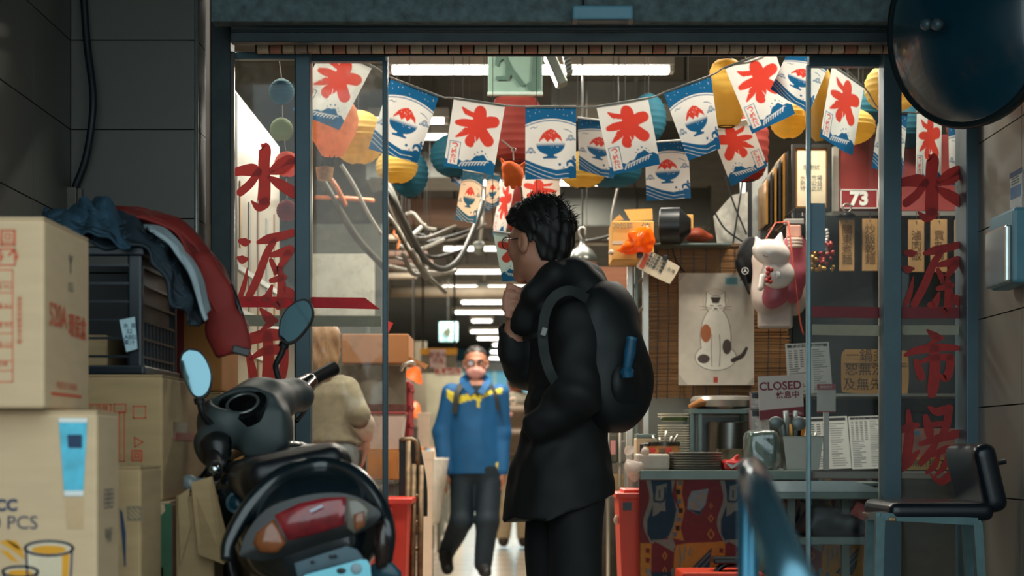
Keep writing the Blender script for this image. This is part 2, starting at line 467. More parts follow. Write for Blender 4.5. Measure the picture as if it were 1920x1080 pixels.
def tiled(parent, mk, u0, u1, z0, z1, us, zs, m):
    """one object for each tile: mk(u0, u1, z0, z1) builds a box; us / zs = joint positions"""
    us = [u0]+sorted(u for u in us if u0 < u < u1)+[u1]; zs = [z0]+sorted(z for z in zs if z0 < z < z1)+[z1]; g = .0022
    for a, b in zip(us[:-1], us[1:]):
        for c, d in zip(zs[:-1], zs[1:]): obj('wall_tile', mk(a+g, b-g, c+g, d-g), m, parent)
ZJ = [2.066+.3*k for k in range(-8, 5)]
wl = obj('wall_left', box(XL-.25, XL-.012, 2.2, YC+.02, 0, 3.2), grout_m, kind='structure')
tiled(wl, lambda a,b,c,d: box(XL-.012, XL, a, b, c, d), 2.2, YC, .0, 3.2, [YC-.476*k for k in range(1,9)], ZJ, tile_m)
wf = obj('wall_front_left', box(-3.4, -1.071, YC+.012, 6.42, 0, 3.2), grout_m, kind='structure')
tiled(wf, lambda a,b,c,d: box(a, b, YC, YC+.012, c, d), XL, -1.066, 0, 3.2, [], ZJ, tile_m)
tiled(wf, lambda a,b,c,d: box(-1.071, -1.059, a, b, c, d), YC+.008, 6.27, 0, 3.2, [], ZJ, tile_m)
obj('trim_1', tube([(-1.062,YC+.002,0),(-1.062,YC+.002,3.2)], .008, 8), M('corner_trim', rgb(150,158,154), .35, metal=.6), kind='structure', smooth=True)
wr = obj('wall_right', box(XR+.012, XR+.3, 2.2, 6.42, 0, 3.2), grout_m, kind='structure')
ZR = [1-(763-837)/557.+.3*k for k in range(-5, 8)]
lit_tile_m = M('tile_glazed_lit', rgb(128,123,112), .38, var=.10, scale=3.0)  # lighter, warmer copy of the same tile: hall light put into colour
tiled(wr, lambda a,b,c,d: box(XR, XR+.012, a, b, c, d), 2.2, 6.27, 0, 3.2, [6.27-.6*k for k in range(1,8)], ZR, lit_tile_m)
obj('wall_front_right', box(XR+.0, 3.6, YC+.18, 6.42, 0, 3.2), plaster_m, kind='structure')
obj('ceiling_arcade_unseen', box(-3.4, 3.6, 2.6, YC, 3.0, 3.2), plaster_m, kind='structure')  # unseen; shades the doorway, front edge set so cartons get more sky
# the hall behind the doors
obj('wall_inner_left', box(-3.4, -3.2, 6.4, 44, 0, 3.6), M('hall_wall', rgb(120,112,100), .7, var=.2, scale=2), kind='structure')
obj('wall_inner_right', box(3.4, 3.6, 6.4, 44, 0, 3.6), MATS['hall_wall'], kind='structure')
obj('wall_back', box(-3.4, 3.6, 43.8, 44, 0, 3.6), M('far_blue_wall', rgb(70,128,150), .7, var=.3, scale=1.5), kind='structure')
obj('ceiling', box(-3.4, 3.6, 6.0, 44, 3.35, 3.6), M('soot_ceiling', rgb(60,60,56), .9, var=.35, scale=3), kind='structure')
obj('wall_front_above', box(-3.4, 3.6, 6.06, 6.42, 2.60, 3.6), plaster_m, kind='structure')

# header over the doors
hd = thing('wall_header', (0, 6.0, 2.4), kind='structure')
spk = M('weathered_panel', rgb(92,112,116), .6, metal=.2, var=.55, scale=26, bump=.3)
a = P(395, 40, 6.0); b_ = P(1850, -60, 6.0)
obj('fascia_panel', box(a.x, b_.x, 6.0, 6.08, a.z, b_.z+.08, .004), spk, hd)
for k, (y0, y1, Y, mm) in enumerate([(40,47,6.05,frame_m),(50,54,6.1,frame_m),(55,60,6.12,frame_d),(60,79,6.08,frame_d)]):
    a = P(432, y1, Y); b_ = P(1840, y0, Y)
    obj('track_rail', box(a.x, b_.x, Y, Y+.045, a.z, b_.z, .003), mm, hd)
bl_m = [M('aged_wood_%d' % i, c, .7, var=.3, scale=30) for i, c in enumerate([rgb(186,148,118), rgb(164,136,114), rgb(200,170,138), rgb(176,112,84)])]
xs = np.linspace(480, 1800, 56)
for k in range(55):
    y0 = 82+12*(k/49.)*0+ (k>30)*1
    a = P(xs[k]+1.5, 98, 6.2); b_ = P(xs[k+1]-1, 80, 6.2)
    obj('soffit_slat', box(a.x, b_.x, 6.2, 6.225, a.z, b_.z, .002), bl_m[(k*7+k//5)%4 if k%9 else 2], hd)
a = P(430, 104, 6.34); b_ = P(1830, 97, 6.34)
obj('lower_rail', box(a.x, b_.x, 6.34, 6.36, a.z, b_.z, .002), frame_d, hd)
obj('slat_backing', pbox(478,1802,79,99,6.227,.008), M('slat_backing_brown', rgb(70,54,44), .8), hd)  # dark brown plate closing the gaps between the slats
obj('inner_beam', box(P(432,0,6.2).x, P(1840,0,6.2).x, 6.23, 6.42, 2.42, 2.62), frame_d, hd)
# side posts
for nm, p0, p1, Y, d in (('trim_2', 395, 432, YD-.04, .10), ('trim_3', 1812, 1846, YD-.10, .16)):
    a = P(p0, 40, Y); c = P(p1, 40, Y)
    t = obj(nm, box(a.x, c.x, Y, Y+d, 0, 2.62, .004), frame_d if nm=='trim_2' else frame_m, kind='structure')
a = P(1846,40,6.2); obj('trim_4', box(a.x-.004, XR+.01, 6.16, 6.42, 0, 3.0), M('black_gap_filler', rgb(26,30,32), .7), kind='structure')
obj('trim_5', tube([P(436,100,YD-.03), Vector((P(436,100,YD-.03).x, YD-.03, .02))], .009, 8), steel_m, kind='structure', smooth=True)

# glass walls and doors
gl_side = glass_mat('glass_sidelight', (.96,.98,.97), dirt=.06, refl=.008)
gl_dirty = glass_mat('glass_dirty', (.95,.97,.96), dirt=.30, dirtcol=(.45,.43,.38), refl=.008, scale=15, dirtbase=.07)
gl_r = glass_mat('glass_right', (.93,.96,.96), dirt=.05, refl=.008, dirtbase=.01)
film_g = M('frosted_film', rgb(186,186,170), .6, trans=.45)
film_r = M('red_film', rgb(226,74,84), .5, trans=.5)
red_v = M('red_vinyl', rgb(208,58,50), .45, var=.08, trans=.25, scale=30)
red_d = M('red_vinyl_aged', rgb(164,46,44), .5, var=.15, trans=.25, scale=30)
def px_rect(p0, p1, y0, y1, Y, t, b=0): return pbox(p0, p1, y0, y1, Y, t, b)
def zdown(p0, p1, y0, Y, d, z=.02, b=.003):
    a = P(p0, y0, Y); c = P(p1, y0, Y); return box(a.x, c.x, Y, Y+d, z, a.z, b)
# mullions
obj('trim_6', zdown(554, 581, 93, YD-.02, .07), frame_m, kind='structure')
obj('trim_7', zdown(1657, 1691, 93, YD-.04, .08), frame_m, kind='structure')
def window(nm, p0, p1, Y, gm, rail=108, t=.008):
    w = thing(nm, (P((p0+p1)/2,0,Y).x, Y, 0), kind='structure')
    obj('pane', zdown(p0, p1, rail, Y, t, .03, 0), gm, w)
    obj('top_rail', pbox(p0-3, p1+2, 97, rail+2, Y-.015, .04, .003), frame_m, w)
    return w
w1 = window('window_1', 440, 556, YD+.005, gl_side)
w2 = window('window_2', 1690, 1812, YD+.005, gl_r, 104)
dl = window('door_1', 580, 722, YD+.085, gl_dirty, 113)
dr = window('door_2', 1520, 1660, YD+.085, gl_r, 122)
obj('edge_stile', zdown(717, 727, 100, YD+.08, .03, .03, .003), frame_m, dl)
obj('edge_stile', zdown(1513, 1521, 120, YD+.08, .03, .03, .003), M('door_edge_pale', rgb(128,160,170), .35, metal=.4), dr)
obj('inner_stile', zdown(575, 585, 104, YD+.10, .03, .03, .003), steel_m, dl)
obj('inner_stile', zdown(1650, 1658, 122, YD+.10, .03, .03, .003), steel_m, dr)
obj('edge_stile', zdown(552, 557, 104, YD, .02, .03, 0), frame_d, w1)
obj('edge_stile', zdown(1805, 1814, 100, YD-.01, .03, .03, .003), steel_m, w2)
# film stripes on the glass
def stripe(par, nm, poly, Y, m): obj(nm, prism([P(x,y,Y) for x,y in poly], (0,-1,0), .0006), m, par)
stripe(w1, 'red_stripe', [(441,555),(552,557),(552,577),(441,576)], YD+.004, film_r)
stripe(w1, 'frosted_stripe', [(441,590),(552,592),(552,612),(441,611)], YD+.004, film_g)
stripe(dl, 'red_stripe', [(583,557),(684,558),(713,580),(583,577)], YD+.084, film_r)
stripe(dl, 'frosted_stripe', [(583,592),(714,593),(714,612),(583,612)], YD+.084, film_g)
stripe(w2, 'red_stripe', [(1691,575),(1806,576),(1806,597),(1691,597)], YD+.004, M('red_film_dark', rgb(150,52,60), .5, trans=.2))
stripe(w2, 'frosted_stripe', [(1691,610),(1806,610),(1806,628),(1691,628)], YD+.004, film_g)
stripe(dr, 'red_stripe', [(1522,574),(1656,576),(1656,597),(1522,595)], YD+.084, MATS['red_film_dark'])
stripe(dr, 'frosted_stripe', [(1522,608),(1656,610),(1656,630),(1522,628)], YD+.084, film_g)

# brush lettering 水 源 市 場 on both panes: strokes of (x, y, half width) in a unit square, y down
KA = {
 '水': [[(.47,.0,.02),(.52,.06,.075),(.50,.3,.075),(.51,.6,.08),(.50,.84,.085)],[(.52,.9,.07),(.40,.97,.05),(.28,.88,.012)],
       [(.0,.42,.05),(.12,.40,.06),(.30,.39,.075),(.40,.42,.05)],[(.40,.42,.045),(.26,.60,.05),(.08,.74,.05)],
       [(.62,.40,.03),(.76,.30,.05),(.93,.23,.055),(1.0,.24,.05)],[(.98,.27,.05),(.82,.40,.04),(.62,.44,.02)],[(.58,.50,.02),(.76,.60,.06),(1.02,.74,.07)]],
 '源': [[(.02,.10,.03),(.12,.12,.05),(.20,.11,.02)],[(-.02,.36,.02),(.06,.39,.05),(.16,.38,.02)],[(.02,.98,.035),(.10,.78,.035),(.16,.52,.008)],
       [(.36,.12,.025),(.55,.07,.055),(.80,.02,.05),(1.0,-.03,.045)],[(.66,.10,.04),(.52,.30,.05),(.36,.66,.055),(.18,.98,.05)],
       [(.60,.32,.03),(.80,.28,.05),(.96,.24,.06)],[(.92,.30,.055),(.80,.46,.04),(.68,.60,.03)],[(.60,.40,.03),(.70,.56,.045),(.78,.52,.03)],
       [(.60,.72,.03),(.78,.68,.04),(.86,.66,.03)],[(.78,.60,.04),(.80,.85,.06),(.76,1.10,.055),(.64,1.08,.02)],[(.62,.80,.02),(.54,.98,.055),(.46,1.0,.04)],[(.86,.84,.03),(.96,.92,.06),(1.05,1.02,.05)]],
 '市': [[(.42,-.12,.02),(.56,.0,.06),(.70,.04,.03)],[(.62,.05,.05),(.46,.16,.02),(.34,.22,.008)],[(.0,.40,.03),(.22,.30,.06),(.60,.24,.065),(.98,.25,.045)],
       [(.20,.52,.04),(.26,.72,.06),(.30,.86,.055)],[(.22,.58,.02),(.50,.46,.045),(.84,.44,.06)],[(.86,.46,.06),(.84,.70,.06),(.76,.88,.06),(.66,.82,.02)],[(.55,.26,.07),(.56,.60,.075),(.53,1.02,.08),(.50,1.22,.06)]],
 '場': [[(.0,.34,.04),(.14,.30,.05),(.28,.26,.03)],[(.12,.05,.03),(.14,.40,.06),(.08,.84,.06)],[(.0,.98,.03),(.14,.84,.055),(.30,.68,.02)],[(.48,-.02,.02),(.62,.05,.05),(.84,.0,.05)],
       [(.42,.14,.04),(.48,.34,.06),(.50,.48,.04)],[(.82,.06,.05),(.78,.28,.05),(.68,.44,.03)],[(.50,.26,.03),(.72,.24,.035)],[(.34,.56,.03),(.66,.47,.05),(1.02,.40,.05),(1.08,.42,.04)],
       [(.62,.52,.03),(.50,.70,.05),(.34,.86,.04)],[(.54,.74,.03),(.80,.64,.045),(.98,.70,.05),(.92,.96,.055),(.74,1.14,.05),(.62,1.14,.03),(.5,1.04,.01)],[(.66,.70,.02),(.58,.90,.04),(.44,1.02,.02)],[(.82,.70,.02),(.74,.92,.04),(.60,1.06,.02)]],
}
def brush(par, ch, rect, Y, m):
    x0, y0, x1, y1 = rect; parts = []
    for k, st in enumerate(KA[ch]):
        q = spline(st, 7); a = q[:,:2]; V = []; n = len(q)
        tg = np.gradient(a, axis=0); tg /= np.linalg.norm(tg, axis=1)[:,None]+1e-9; nm = np.stack([-tg[:,1], tg[:,0]], 1)
        w = np.maximum(q[:,2]*1.35, .004)[:,None]
        cap0 = [a[0]+w[0]*(-tg[0]*math.cos(t)+nm[0]*math.sin(t)) for t in (-.8,0,.8)]
        cap1 = [a[-1]+w[-1]*(tg[-1]*math.cos(t)+nm[-1]*math.sin(t)) for t in (.8,0,-.8)]
        L_ = list(a+nm*w); R_ = list(a-nm*w)
        ring = L_+cap1+R_[::-1]+cap0
        V = [P(x0+(x1-x0)*p[0], y0+(y1-y0)*p[1], Y)-Vector((0, k*.00015, 0)) for p in ring]
        Fs = [[i, i+1, 2*n+3-2-i+0, 2*n+3-1-i+0] for i in range(n-1)]
        Fs = [[i, i+1, n+3+(n-2-i), n+3+(n-1-i)] for i in range(n-1)]
        Fs.append([n-1]+[n, n+1, n+2]+[n+3]); Fs.append([2*n+2]+[2*n+3, 2*n+4, 2*n+5]+[0])
        parts.append((V, Fs))
    obj('brush_lettering', join(*parts), m, par)
for ch, rc in zip('水源市', [(442,272,548,392),(448,440,548,560),(446,596,548,730)]): brush(w1, ch, rc, YD+.002, red_v)
brush(w1, '場', (446,800,548,900), YD+.002, red_v)
for ch, rc in zip('水源市場', [(1690,292,1803,412),(1696,462,1800,572),(1698,630,1796,720),(1690,766,1798,884)]): brush(w2, ch, rc, YD+.002, red_d)

# ================================================================== FLUORESCENT LAMPS OF THE HALL
tube_m = emis('tube_glow', (1.0,.97,.90), 7.0)
fix_m = M('lamp_housing_white', rgb(214,212,204), .45)
def fluor(px0, px1, py, Y, label, power=22, tubes=1, lit=True, aim=0):
    a = P(px0, py, Y); b = P(px1, py, Y); c = (a+b)/2; w = b.x-a.x
    t = thing('fluorescent_lamp', (c.x, Y, a.z), label, 'lamp', 'fluorescent lamps along the market ceiling')
    h = .05
    obj('housing', box(a.x, b.x, Y-.045, Y+.045, a.z+.018, a.z+.075, .006), fix_m, t)
    for k in range(tubes):
        yy = Y-.025+.05*k if tubes > 1 else Y-.01
        obj('tube', tube([(a.x+.03,yy,a.z),(b.x-.03,yy,a.z)], .0165, 10), tube_m, t, smooth=True)
    for s in (a.x+.015, b.x-.015): obj('socket', box(s-.012, s+.012, Y-.04, Y+.04, a.z-.014, a.z+.02, .003), fix_m, t)
    for s in (a.x+w*.2, b.x-w*.2): obj('hanger', tube([(s,Y,a.z+.07),(s,Y,3.36)], .004, 6), M('hanger_wire', rgb(90,88,80), .6), t)
    if power:
        L = bpy.data.lights.new('fluorescent_light', 'AREA'); L.shape = 'RECTANGLE'; L.size = w*.9; L.size_y = .1
        L.energy = power; L.color = (1.0,.93,.80)
        lo = bpy.data.objects.new('fluorescent_light', L); COL.objects.link(lo); lo.parent = t; lo.location = (0, 0, -.03); lo.rotation_euler = (aim, 0, 0)
    return t
fluor(726, 1264, 132, 9.1, 'long lit ceiling tube nearest the door, behind the hanging exit sign', 80, 2)
fluor(690, 842, 228, 10.6, 'lit warm tube seen between the two flags left of the exit sign', 34)
fluor(700, 846, 258, 11.6, 'second warm tube just below the one between two flags', 34)
fluor(800, 1150, 344, 13.1, 'lit tube crossing behind the lower ends of the middle flags', 75)
spec = [(828,990,467,17.4),(845,1000,510,19.8),(826,1010,539,21.8),(862,1010,567,24.2),(848,1010,586,26.2),(882,925,602,27.6),(880,1010,622,30.5),(893,1010,635,32.5),(922,1010,647,34.5),(918,1010,660,36.8),(916,1010,672,39.0)]
ords = ['first','second','third','fourth','fifth','sixth','seventh','eighth','ninth','tenth','last']
for (x0,x1,y,Y), w in zip(spec, ords):
    fluor(x0, x1, y, Y, 'lit ceiling tube deep in the hall left of the standing man, %s from the top' % w, 90 if Y < 31 else 45, 1)
# lamps of the hall that hang above the photograph's frame
for (x, y, l) in ((-.9, 7.3, 'ceiling lamp inside the door above the left glass leaf'), (1.1, 7.3, 'ceiling lamp inside the door above the food counter')):
    a = Vector((x-.55, y, 2.95)); 
    fluor(960+(x-.55)*FPX/y, 960+(x+.55)*FPX/y, HOR-1.95*FPX/y, y, l, 46, 1)

# ================================================================== ARCADE, LEFT SIDE: CARTONS, CRATE, JACKETS
card = M('cardboard', rgb(206,176,140), .8, var=.06, scale=9, stretch=(1,1,5))
card_d = M('cardboard_worn', rgb(176,148,108), .85, var=.12, scale=7, stretch=(1,1,5))
card_o = M('cardboard_orange', rgb(188,126,66), .85, var=.12, scale=7)
tape_m = M('packing_tape', rgb(190,176,150), .22, var=.05)
ink_red = M('print_red', rgb(206,92,62), .8, var=.2, scale=60)
ink_navy = M('print_navy', rgb(40,62,92), .8, var=.15, scale=60)
ink_grey = M('print_grey', rgb(96,104,96), .85, var=.3, scale=60)
ink_yel = M('print_yellow', rgb(222,156,40), .8, var=.1)
white_m = M('white_plastic', rgb(222,224,220), .4, var=.05)
black_m = M('black_plastic', rgb(24,28,30), .35, var=.15)
X_, Z_, Y_ = Vector((1,0,0)), Vector((0,0,1)), Vector((0,1,0))
def carton(x0, x1, y0, y1, z0, z1, m, label, group=None, tape=None, name='cardboard_carton'):
    t = thing(name, ((x0+x1)/2, (y0+y1)/2, z0), label, 'box', group)
    obj('body', box(x0, x1, y0, y1, z0, z1-.004, .006), m, t)
    ym = (y0+y1)/2
    obj('flap', box(x0+.001, x1-.001, y0+.001, ym-.002, z1-.004, z1, 0), m, t); obj('flap', box(x0+.001, x1-.001, ym+.002, y1-.001, z1-.004, z1, 0), m, t)
    if tape == 'top': obj('tape', box(x0-.001, x1+.001, ym-.025, ym+.025, z1, z1+.0008), tape_m, t)
    return t
def on_front(poly, Y, m, par, name='printed_mark', t=.0006): obj(name, prism([P(x,y,Y-.0004) for x,y in poly], (0,-1,0), t), m, par)
def ring_front(poly, w, Y, m, par, name='printed_frame'):
    """thin outline printed on a front face"""
    parts = []
    for i in range(len(poly)):
        a = P(*poly[i], Y-.0006); b = P(*poly[(i+1)%len(poly)], Y-.0006); d = (b-a).normalized(); n = Vector((-d.z, 0, d.x))*w/2
        parts.append(quad3(a-n-d*w/2, b-n+d*w/2, b+n+d*w/2, a+n-d*w/2))
    obj(name, join(*parts), m, par)
def on_side(uv, X, m, par, name='printed_mark'):
    """outline on a face that looks towards +X: uv = [(y, z)]"""
    obj(name, prism([(X+.0004, y, z) for y, z in uv], (1,0,0), .0006), m, par)

# upper carton at the left edge
A = carton(-1.32, -.877, 3.40, 3.76, 1.071, 1.430, card, 'big tan carton with red printing, on top of the pile at left edge', tape='top')
ring_front([(2,432),(28,432),(28,460),(2,460)], .003, 3.40, ink_red, A)
text('回', P(15,446,3.399), X_, Z_, .030, ink_red, A)
ring_front([(-4,467),(28,467),(28,497),(-4,497)], .003, 3.40, ink_red, A); text('↑↑', P(12,482,3.399), X_, Z_, .034, ink_red, A, bold=.0006)
ring_front([(-60,506),(24,506),(24,716),(-60,716)], .0022, 3.40, ink_red, A)
for y in (528,548,576,604,624,650,676,694): obj('printed_line', quad3(P(-60,y,3.3993),P(23,y,3.3993),P(23,y+1.6,3.3993),P(-60,y+1.6,3.3993)), ink_red, A)
for k in range(5): text(('數量 PCS','淨重 KG','毛重 KG','規格 CC','批號')[k], P(4,538+k*36,3.399), X_, Z_, .011, ink_red, A)
text('環保紙容器專用外箱', P(36,600,3.399), Z_*-1, X_, .010, ink_red, A)
text('520A', (-.876, 3.50, 1.30-.05), Y_, Z_, .062, ink_red, A, bold=.001)
text('環保盒', (-.876, 3.655, 1.237), Y_, Z_, .05, ink_red, A, bold=.0008)
text('Y', (-.876, 3.60, 1.360), Y_, Z_, .05, ink_grey, A, bold=.001); text('良品', (-.876, 3.60, 1.315), Y_, Z_, .022, ink_grey, A)
text('MADE IN TAIWAN', (-.876, 3.57, 1.118), Y_, Z_, .020, ink_red, A); on_side([(3.45,1.098),(3.69,1.098),(3.69,1.104),(3.45,1.104)], -.877, ink_red, A)
# lower carton with the cup picture
B = carton(-1.30, -.789, 3.45, 3.64, .60, 1.068, card, 'tan carton with orange drink cups printed on it, under the red-printed carton', tape=None)
YB = 3.45
text('CC', P(12,948,YB-.001), X_, Z_, .030, ink_navy, B, bold=.0012); text('0 PCS', P(28,981,YB-.001), X_, Z_, .036, ink_navy, B)
def cup(cx, cy, rw, h, par):
    """printed cup: outline, drink and stripe"""
    el = lambda r, e, y, n=24: [(cx+r*math.cos(2*math.pi*k/n), y+e*math.sin(2*math.pi*k/n)) for k in range(n)]
    on_front([(cx-rw,cy),(cx+rw,cy),(cx+rw*.86,cy+h),(cx-rw*.86,cy+h)], YB, M('print_cream', rgb(214,196,168), .8), par, t=.0002)
    on_front([(cx+rw*.55,cy+4),(cx+rw*.86,cy+4),(cx+rw*.74,cy+h),(cx+rw*.5,cy+h)], YB-.0003, ink_yel, par, t=.0002)
    on_front(el(rw, rw*.30, cy), YB-.0004, MATS['print_cream'], par, t=.0002)
    on_front(el(rw*.72, rw*.18, cy+rw*.06), YB-.0007, ink_yel, par, t=.0002)
    ring_front(el(rw, rw*.30, cy), .0045, YB-.001, ink_navy, par)
    for s in (-1, 1): on_front([(cx+s*rw,cy),(cx+s*rw-s*4,cy),(cx+s*rw*.86-s*4,cy+h),(cx+s*rw*.86,cy+h)], YB-.001, ink_navy, par, t=.0002)
cup(92, 1028, 45, 140, B); cup(38, 1072, 33, 110, B)
for k, pts in enumerate([[(-2,1016),(14,1012),(34,1024),(52,1052),(40,1044),(22,1030)],[(-2,1030),(16,1034),(36,1056),(20,1050)],[(10,1012),(30,1014),(46,1036),(28,1026)]]): on_front(pts, YB, ink_yel, B, t=.0002)
pk = obj('plastic_window', prism([P(x,y,YB-.001) for x,y in [(110,784),(164,784),(156,930),(121,930)]], (0,-1,0), .001), M('cyan_label', rgb(60,178,206), .25, var=.35, scale=25), B, label='pale blue shipping label')
on_front([(126,815),(154,815),(154,840),(128,840)], YB-.002, ink_navy, B, 'label_print')
on_front([(110,784),(164,784),(163,792),(111,792)], YB-.002, white_m, B, 'label_print'); on_front([(120,920),(157,920),(156,930),(121,930)], YB-.002, white_m, B, 'label_print')
on_front([(122,936),(157,936),(156,992),(126,992)], YB, M('torn_patch', rgb(196,164,126), .9), B, 'torn_patch')
text('飲料杯', (-.7885, 3.545, .93-.10), Y_, Z_, .022, ink_grey, B); text('外箱', (-.7885, 3.545, .89-.07), Y_, Z_, .022, ink_grey, B)
text('▤▤', (-.7885, 3.545, .895), Y_, Z_, .05, ink_navy, B)
# carton that carries the pile
carton(-1.30, -.80, 3.42, 3.78, 0, .60, card_d, 'closed carton under the cup-print carton, at the foot of the pile')
C = carton(-1.28, -.777, 3.80, 4.02, 0, .958, card_d, 'narrow tan carton with blue swoosh, between cup carton and green-banded carton')
on_front([(224,954),(230,960),(236,1000),(236,1062),(233,1062),(228,1000)], 3.80, ink_navy, C)
text('▧', P(252,965,3.799), X_, Z_, .04, ink_grey, C)
D = carton(-1.46, -.828, 4.30, 4.90, .870, 1.170, card_d, 'wide carton with red icons, carrying the black crate')
for q in ([(158,758),(208,758),(208,772),(158,772)], [(214,758),(236,758),(236,772),(214,772)], [(250,762),(273,762),(273,784),(250,784)], [(224,774),(233,774),(233,865),(224,865)]): ring_front(q, .0028, 4.30, ink_red, D)
text('⚠ 外箱', P(183,765,4.299), X_, Z_, .014, ink_red, D)
ring_front([(252,820),(268,829),(253,838)], .003, 4.30, ink_red, D); text('回', P(257,856,4.299), X_, Z_, .030, ink_red, D, bold=.0008)
obj('side_tape', box(-.828, -.827, 4.42, 4.62, 1.02, 1.06), M('clear_tape', rgb(176,150,120), .15), D); obj('red_tape', box(-.828, -.8265, 4.45, 4.85, 1.015, 1.034), M('red_tape', rgb(170,70,58), .3), D)
E = carton(-1.40, -.806, 4.28, 4.70, .40, .870, card, 'carton with green corner band and arrow marks, below the red-icon carton')
grn = M('green_band', rgb(58,104,74), .7, var=.15)
on_front([(308,945),(322,945),(322,1090),(300,1090),(300,968),(310,958)], 4.28, grn, E, 'green_band'); on_front([(250,1064),(306,1064),(306,1084),(250,1084)], 4.28, grn, E, 'green_band')
ring_front([(258,990),(279,990),(279,1018),(258,1018)], .003, 4.28, ink_navy, E); ring_front([(258,1030),(278,1030),(278,1058),(258,1058)], .003, 4.28, ink_navy, E)
text('➔', P(268,1004,4.279), X_, Z_, .028, ink_navy, E); text('⇉', P(268,1044,4.279), X_, Z_, .026, ink_navy, E)
carton(-1.40, -.80, 4.26, 4.72, 0, .40, card_d, 'closed carton under the green-banded carton, on the arcade floor')
# torn open carton beside the scooter
F_ = thing('torn_carton', (-.72, 4.4, .0), 'torn open carton with ragged flaps beside the scooter', 'box')
obj('body', box(-.79, -.70, 4.26, 4.40, 0, .885, .005), card_d, F_)
obj('flap', prism([P(358,905,4.24),P(398,893,4.24),P(424,1000,4.2),P(420,1058,4.2),P(372,1040,4.23)], (0,1,0), .004), card_d, F_)
obj('flap', prism([P(334,930,4.25),P(356,915,4.25),P(352,940,4.25),P(358,985,4.25),P(338,1060,4.25)], (0,1,0), .004), card_d, F_)
s = SDF(P(340,925,4.27), P(400,890,4.42), .004); s.ell(P(366,906,4.34),(.030,.05,.016),k=0); s.warp(wrinkle(.006,3,4)); obj('plastic_liner', s.mesh(), M('clear_liner', rgb(120,130,132), .25), F_, smooth=True)
carton(-.965, -.80, 4.98, 5.30, 0, 1.15, card_d, 'tall carton standing behind the scooter handlebar')

# black mesh crate on the wide carton
cr_m = M('crate_plastic', rgb(12,26,36), .35, var=.12)
CR = thing('plastic_crate', (-1.15, 4.55, 1.17), 'dark navy mesh crate with a label, holding coats above the wide carton', 'crate')
x0, x1, y0, y1, z0, z1 = -1.42, -.886, 4.34, 4.80, 1.172, 1.478
for (x, y) in ((x0,y0),(x1,y0),(x0,y1),(x1,y1)):
    sx = .035 if x == x0 else -.035; sy = .03 if y == y0 else -.03
    obj('corner_post', box(min(x,x+sx), max(x,x+sx), min(y,y+sy), max(y,y+sy), z0, z1, .006), cr_m, CR)
for z in (z0, z1-.022):
    obj('rim', box(x0-.006, x1+.006, y0-.008, y0+.016, z, z+.022, .004), cr_m, CR); obj('rim', box(x0-.006, x1+.006, y1-.016, y1+.008, z, z+.022, .004), cr_m, CR)
    obj('rim', box(x1-.016, x1+.008, y0, y1, z, z+.022, .004), cr_m, CR); obj('rim', box(x0-.008, x0+.016, y0, y1, z, z+.022, .004), cr_m, CR)
for k in range(1, 9): 
    y = y0+.03+(y1-y0-.06)*k/9; obj('side_bar', box(x1-.008, x1-.002, y-.003, y+.003, z0+.02, z0+.13), cr_m, CR)
    x = x0+.035+(x1-x0-.07)*k/9
    if k % 2: obj('front_bar', box(x-.003, x+.003, y0+.002, y0+.008, z0+.02, z1-.02), cr_m, CR)
for k in range(1, 7):
    z = z0+(z1-z0)*k/7; obj('side_bar', box(x1-.009, x1-.001, y0+.03, y1-.03, z-.003, z+.003), cr_m, CR); obj('front_bar', box(x0+.03, x1-.03, y0+.001, y0+.009, z-.003, z+.003), cr_m, CR)
obj('back_panel', box(x0+.03, x1-.03, y1-.012, y1-.004, z0, z1-.02), cr_m, CR); obj('bottom', box(x0+.01, x1-.012, y0+.012, y1-.012, z0+.004, z0+.012), cr_m, CR)
obj('inner_side_panel', box(x1-.018, x1-.012, y0+.03, y1-.03, z0+.01, z1-.02), black_m, CR)
st = obj('paper_label', prism([P(x,y,y0-.012) for x,y in [(224,600),(253,594),(258,654),(237,660)]], (0,-1,0), .001), M('label_paper', rgb(176,206,214), .6, var=.1), CR)
text('水 良\nS2\nLABEL\n果汁', P(243,627,y0-.0142), X_, Z_, .014, ink_navy, st)
obj('carton_inside', box(x0+.05, x1-.1, y0+.08, y1-.05, z0+.014, z0+.10, .005), card_d, CR)
# cartons behind the crate
bx = carton(-.98, -.80, 5.0, 5.30, 1.152, 1.40, card_o, 'small orange-brown carton behind the mesh crate, under the red jacket')
obj('red_edge', box(-.925,-.905,4.996,5.0,1.152,1.39), M('red_edge', rgb(120,32,34), .6), bx)
carton(-1.30, -.985, 4.95, 5.32, 0, 1.40, card_d, 'tall shadowed carton between crate and tiled wall')

# jackets thrown over the crate
def sdf_obj(name, s, m, parent=None, **kw): return obj(name, s.mesh(), m, parent, smooth=True, **kw)
def jp(px, py, Y): return np.array(P(px, py, Y))
rj = M('red_jacket_cloth', rgb(126,32,26), .75, var=.18, scale=14, bump=.1)
def rail(Y, *pp): return [P(x, y, Y+dy) for x, y, dy in [(q+(0,))[:3] for q in pp]]
J = obj('red_jacket', drape([rail(4.86,(200,398),(245,392),(305,404),(365,442),(415,500),(445,560),(466,612)), rail(4.70,(203,394),(250,389),(308,403),(362,440),(410,495),(440,560),(460,612)),
    rail(4.55,(214,402),(258,400),(312,420),(352,455),(392,515),(415,575),(425,612)), rail(4.47,(220,410),(262,410),(318,432),(350,470),(378,520),(398,566),(405,585))], 90, 40, .008, 2.6, 3), rj, smooth=True,
    label='dark red jacket with black cuff tab, hanging over the crate', cat='jacket')
s = SDF((-.98,4.30,1.05), (-.60,4.8,1.50), .006)
s.chain([jp(375,500,4.52), jp(402,560,4.50), jp(420,610,4.49), jp(440,666,4.48)], [.040,.042,.038,.042], .02, flat=((.25,1,0),.6))
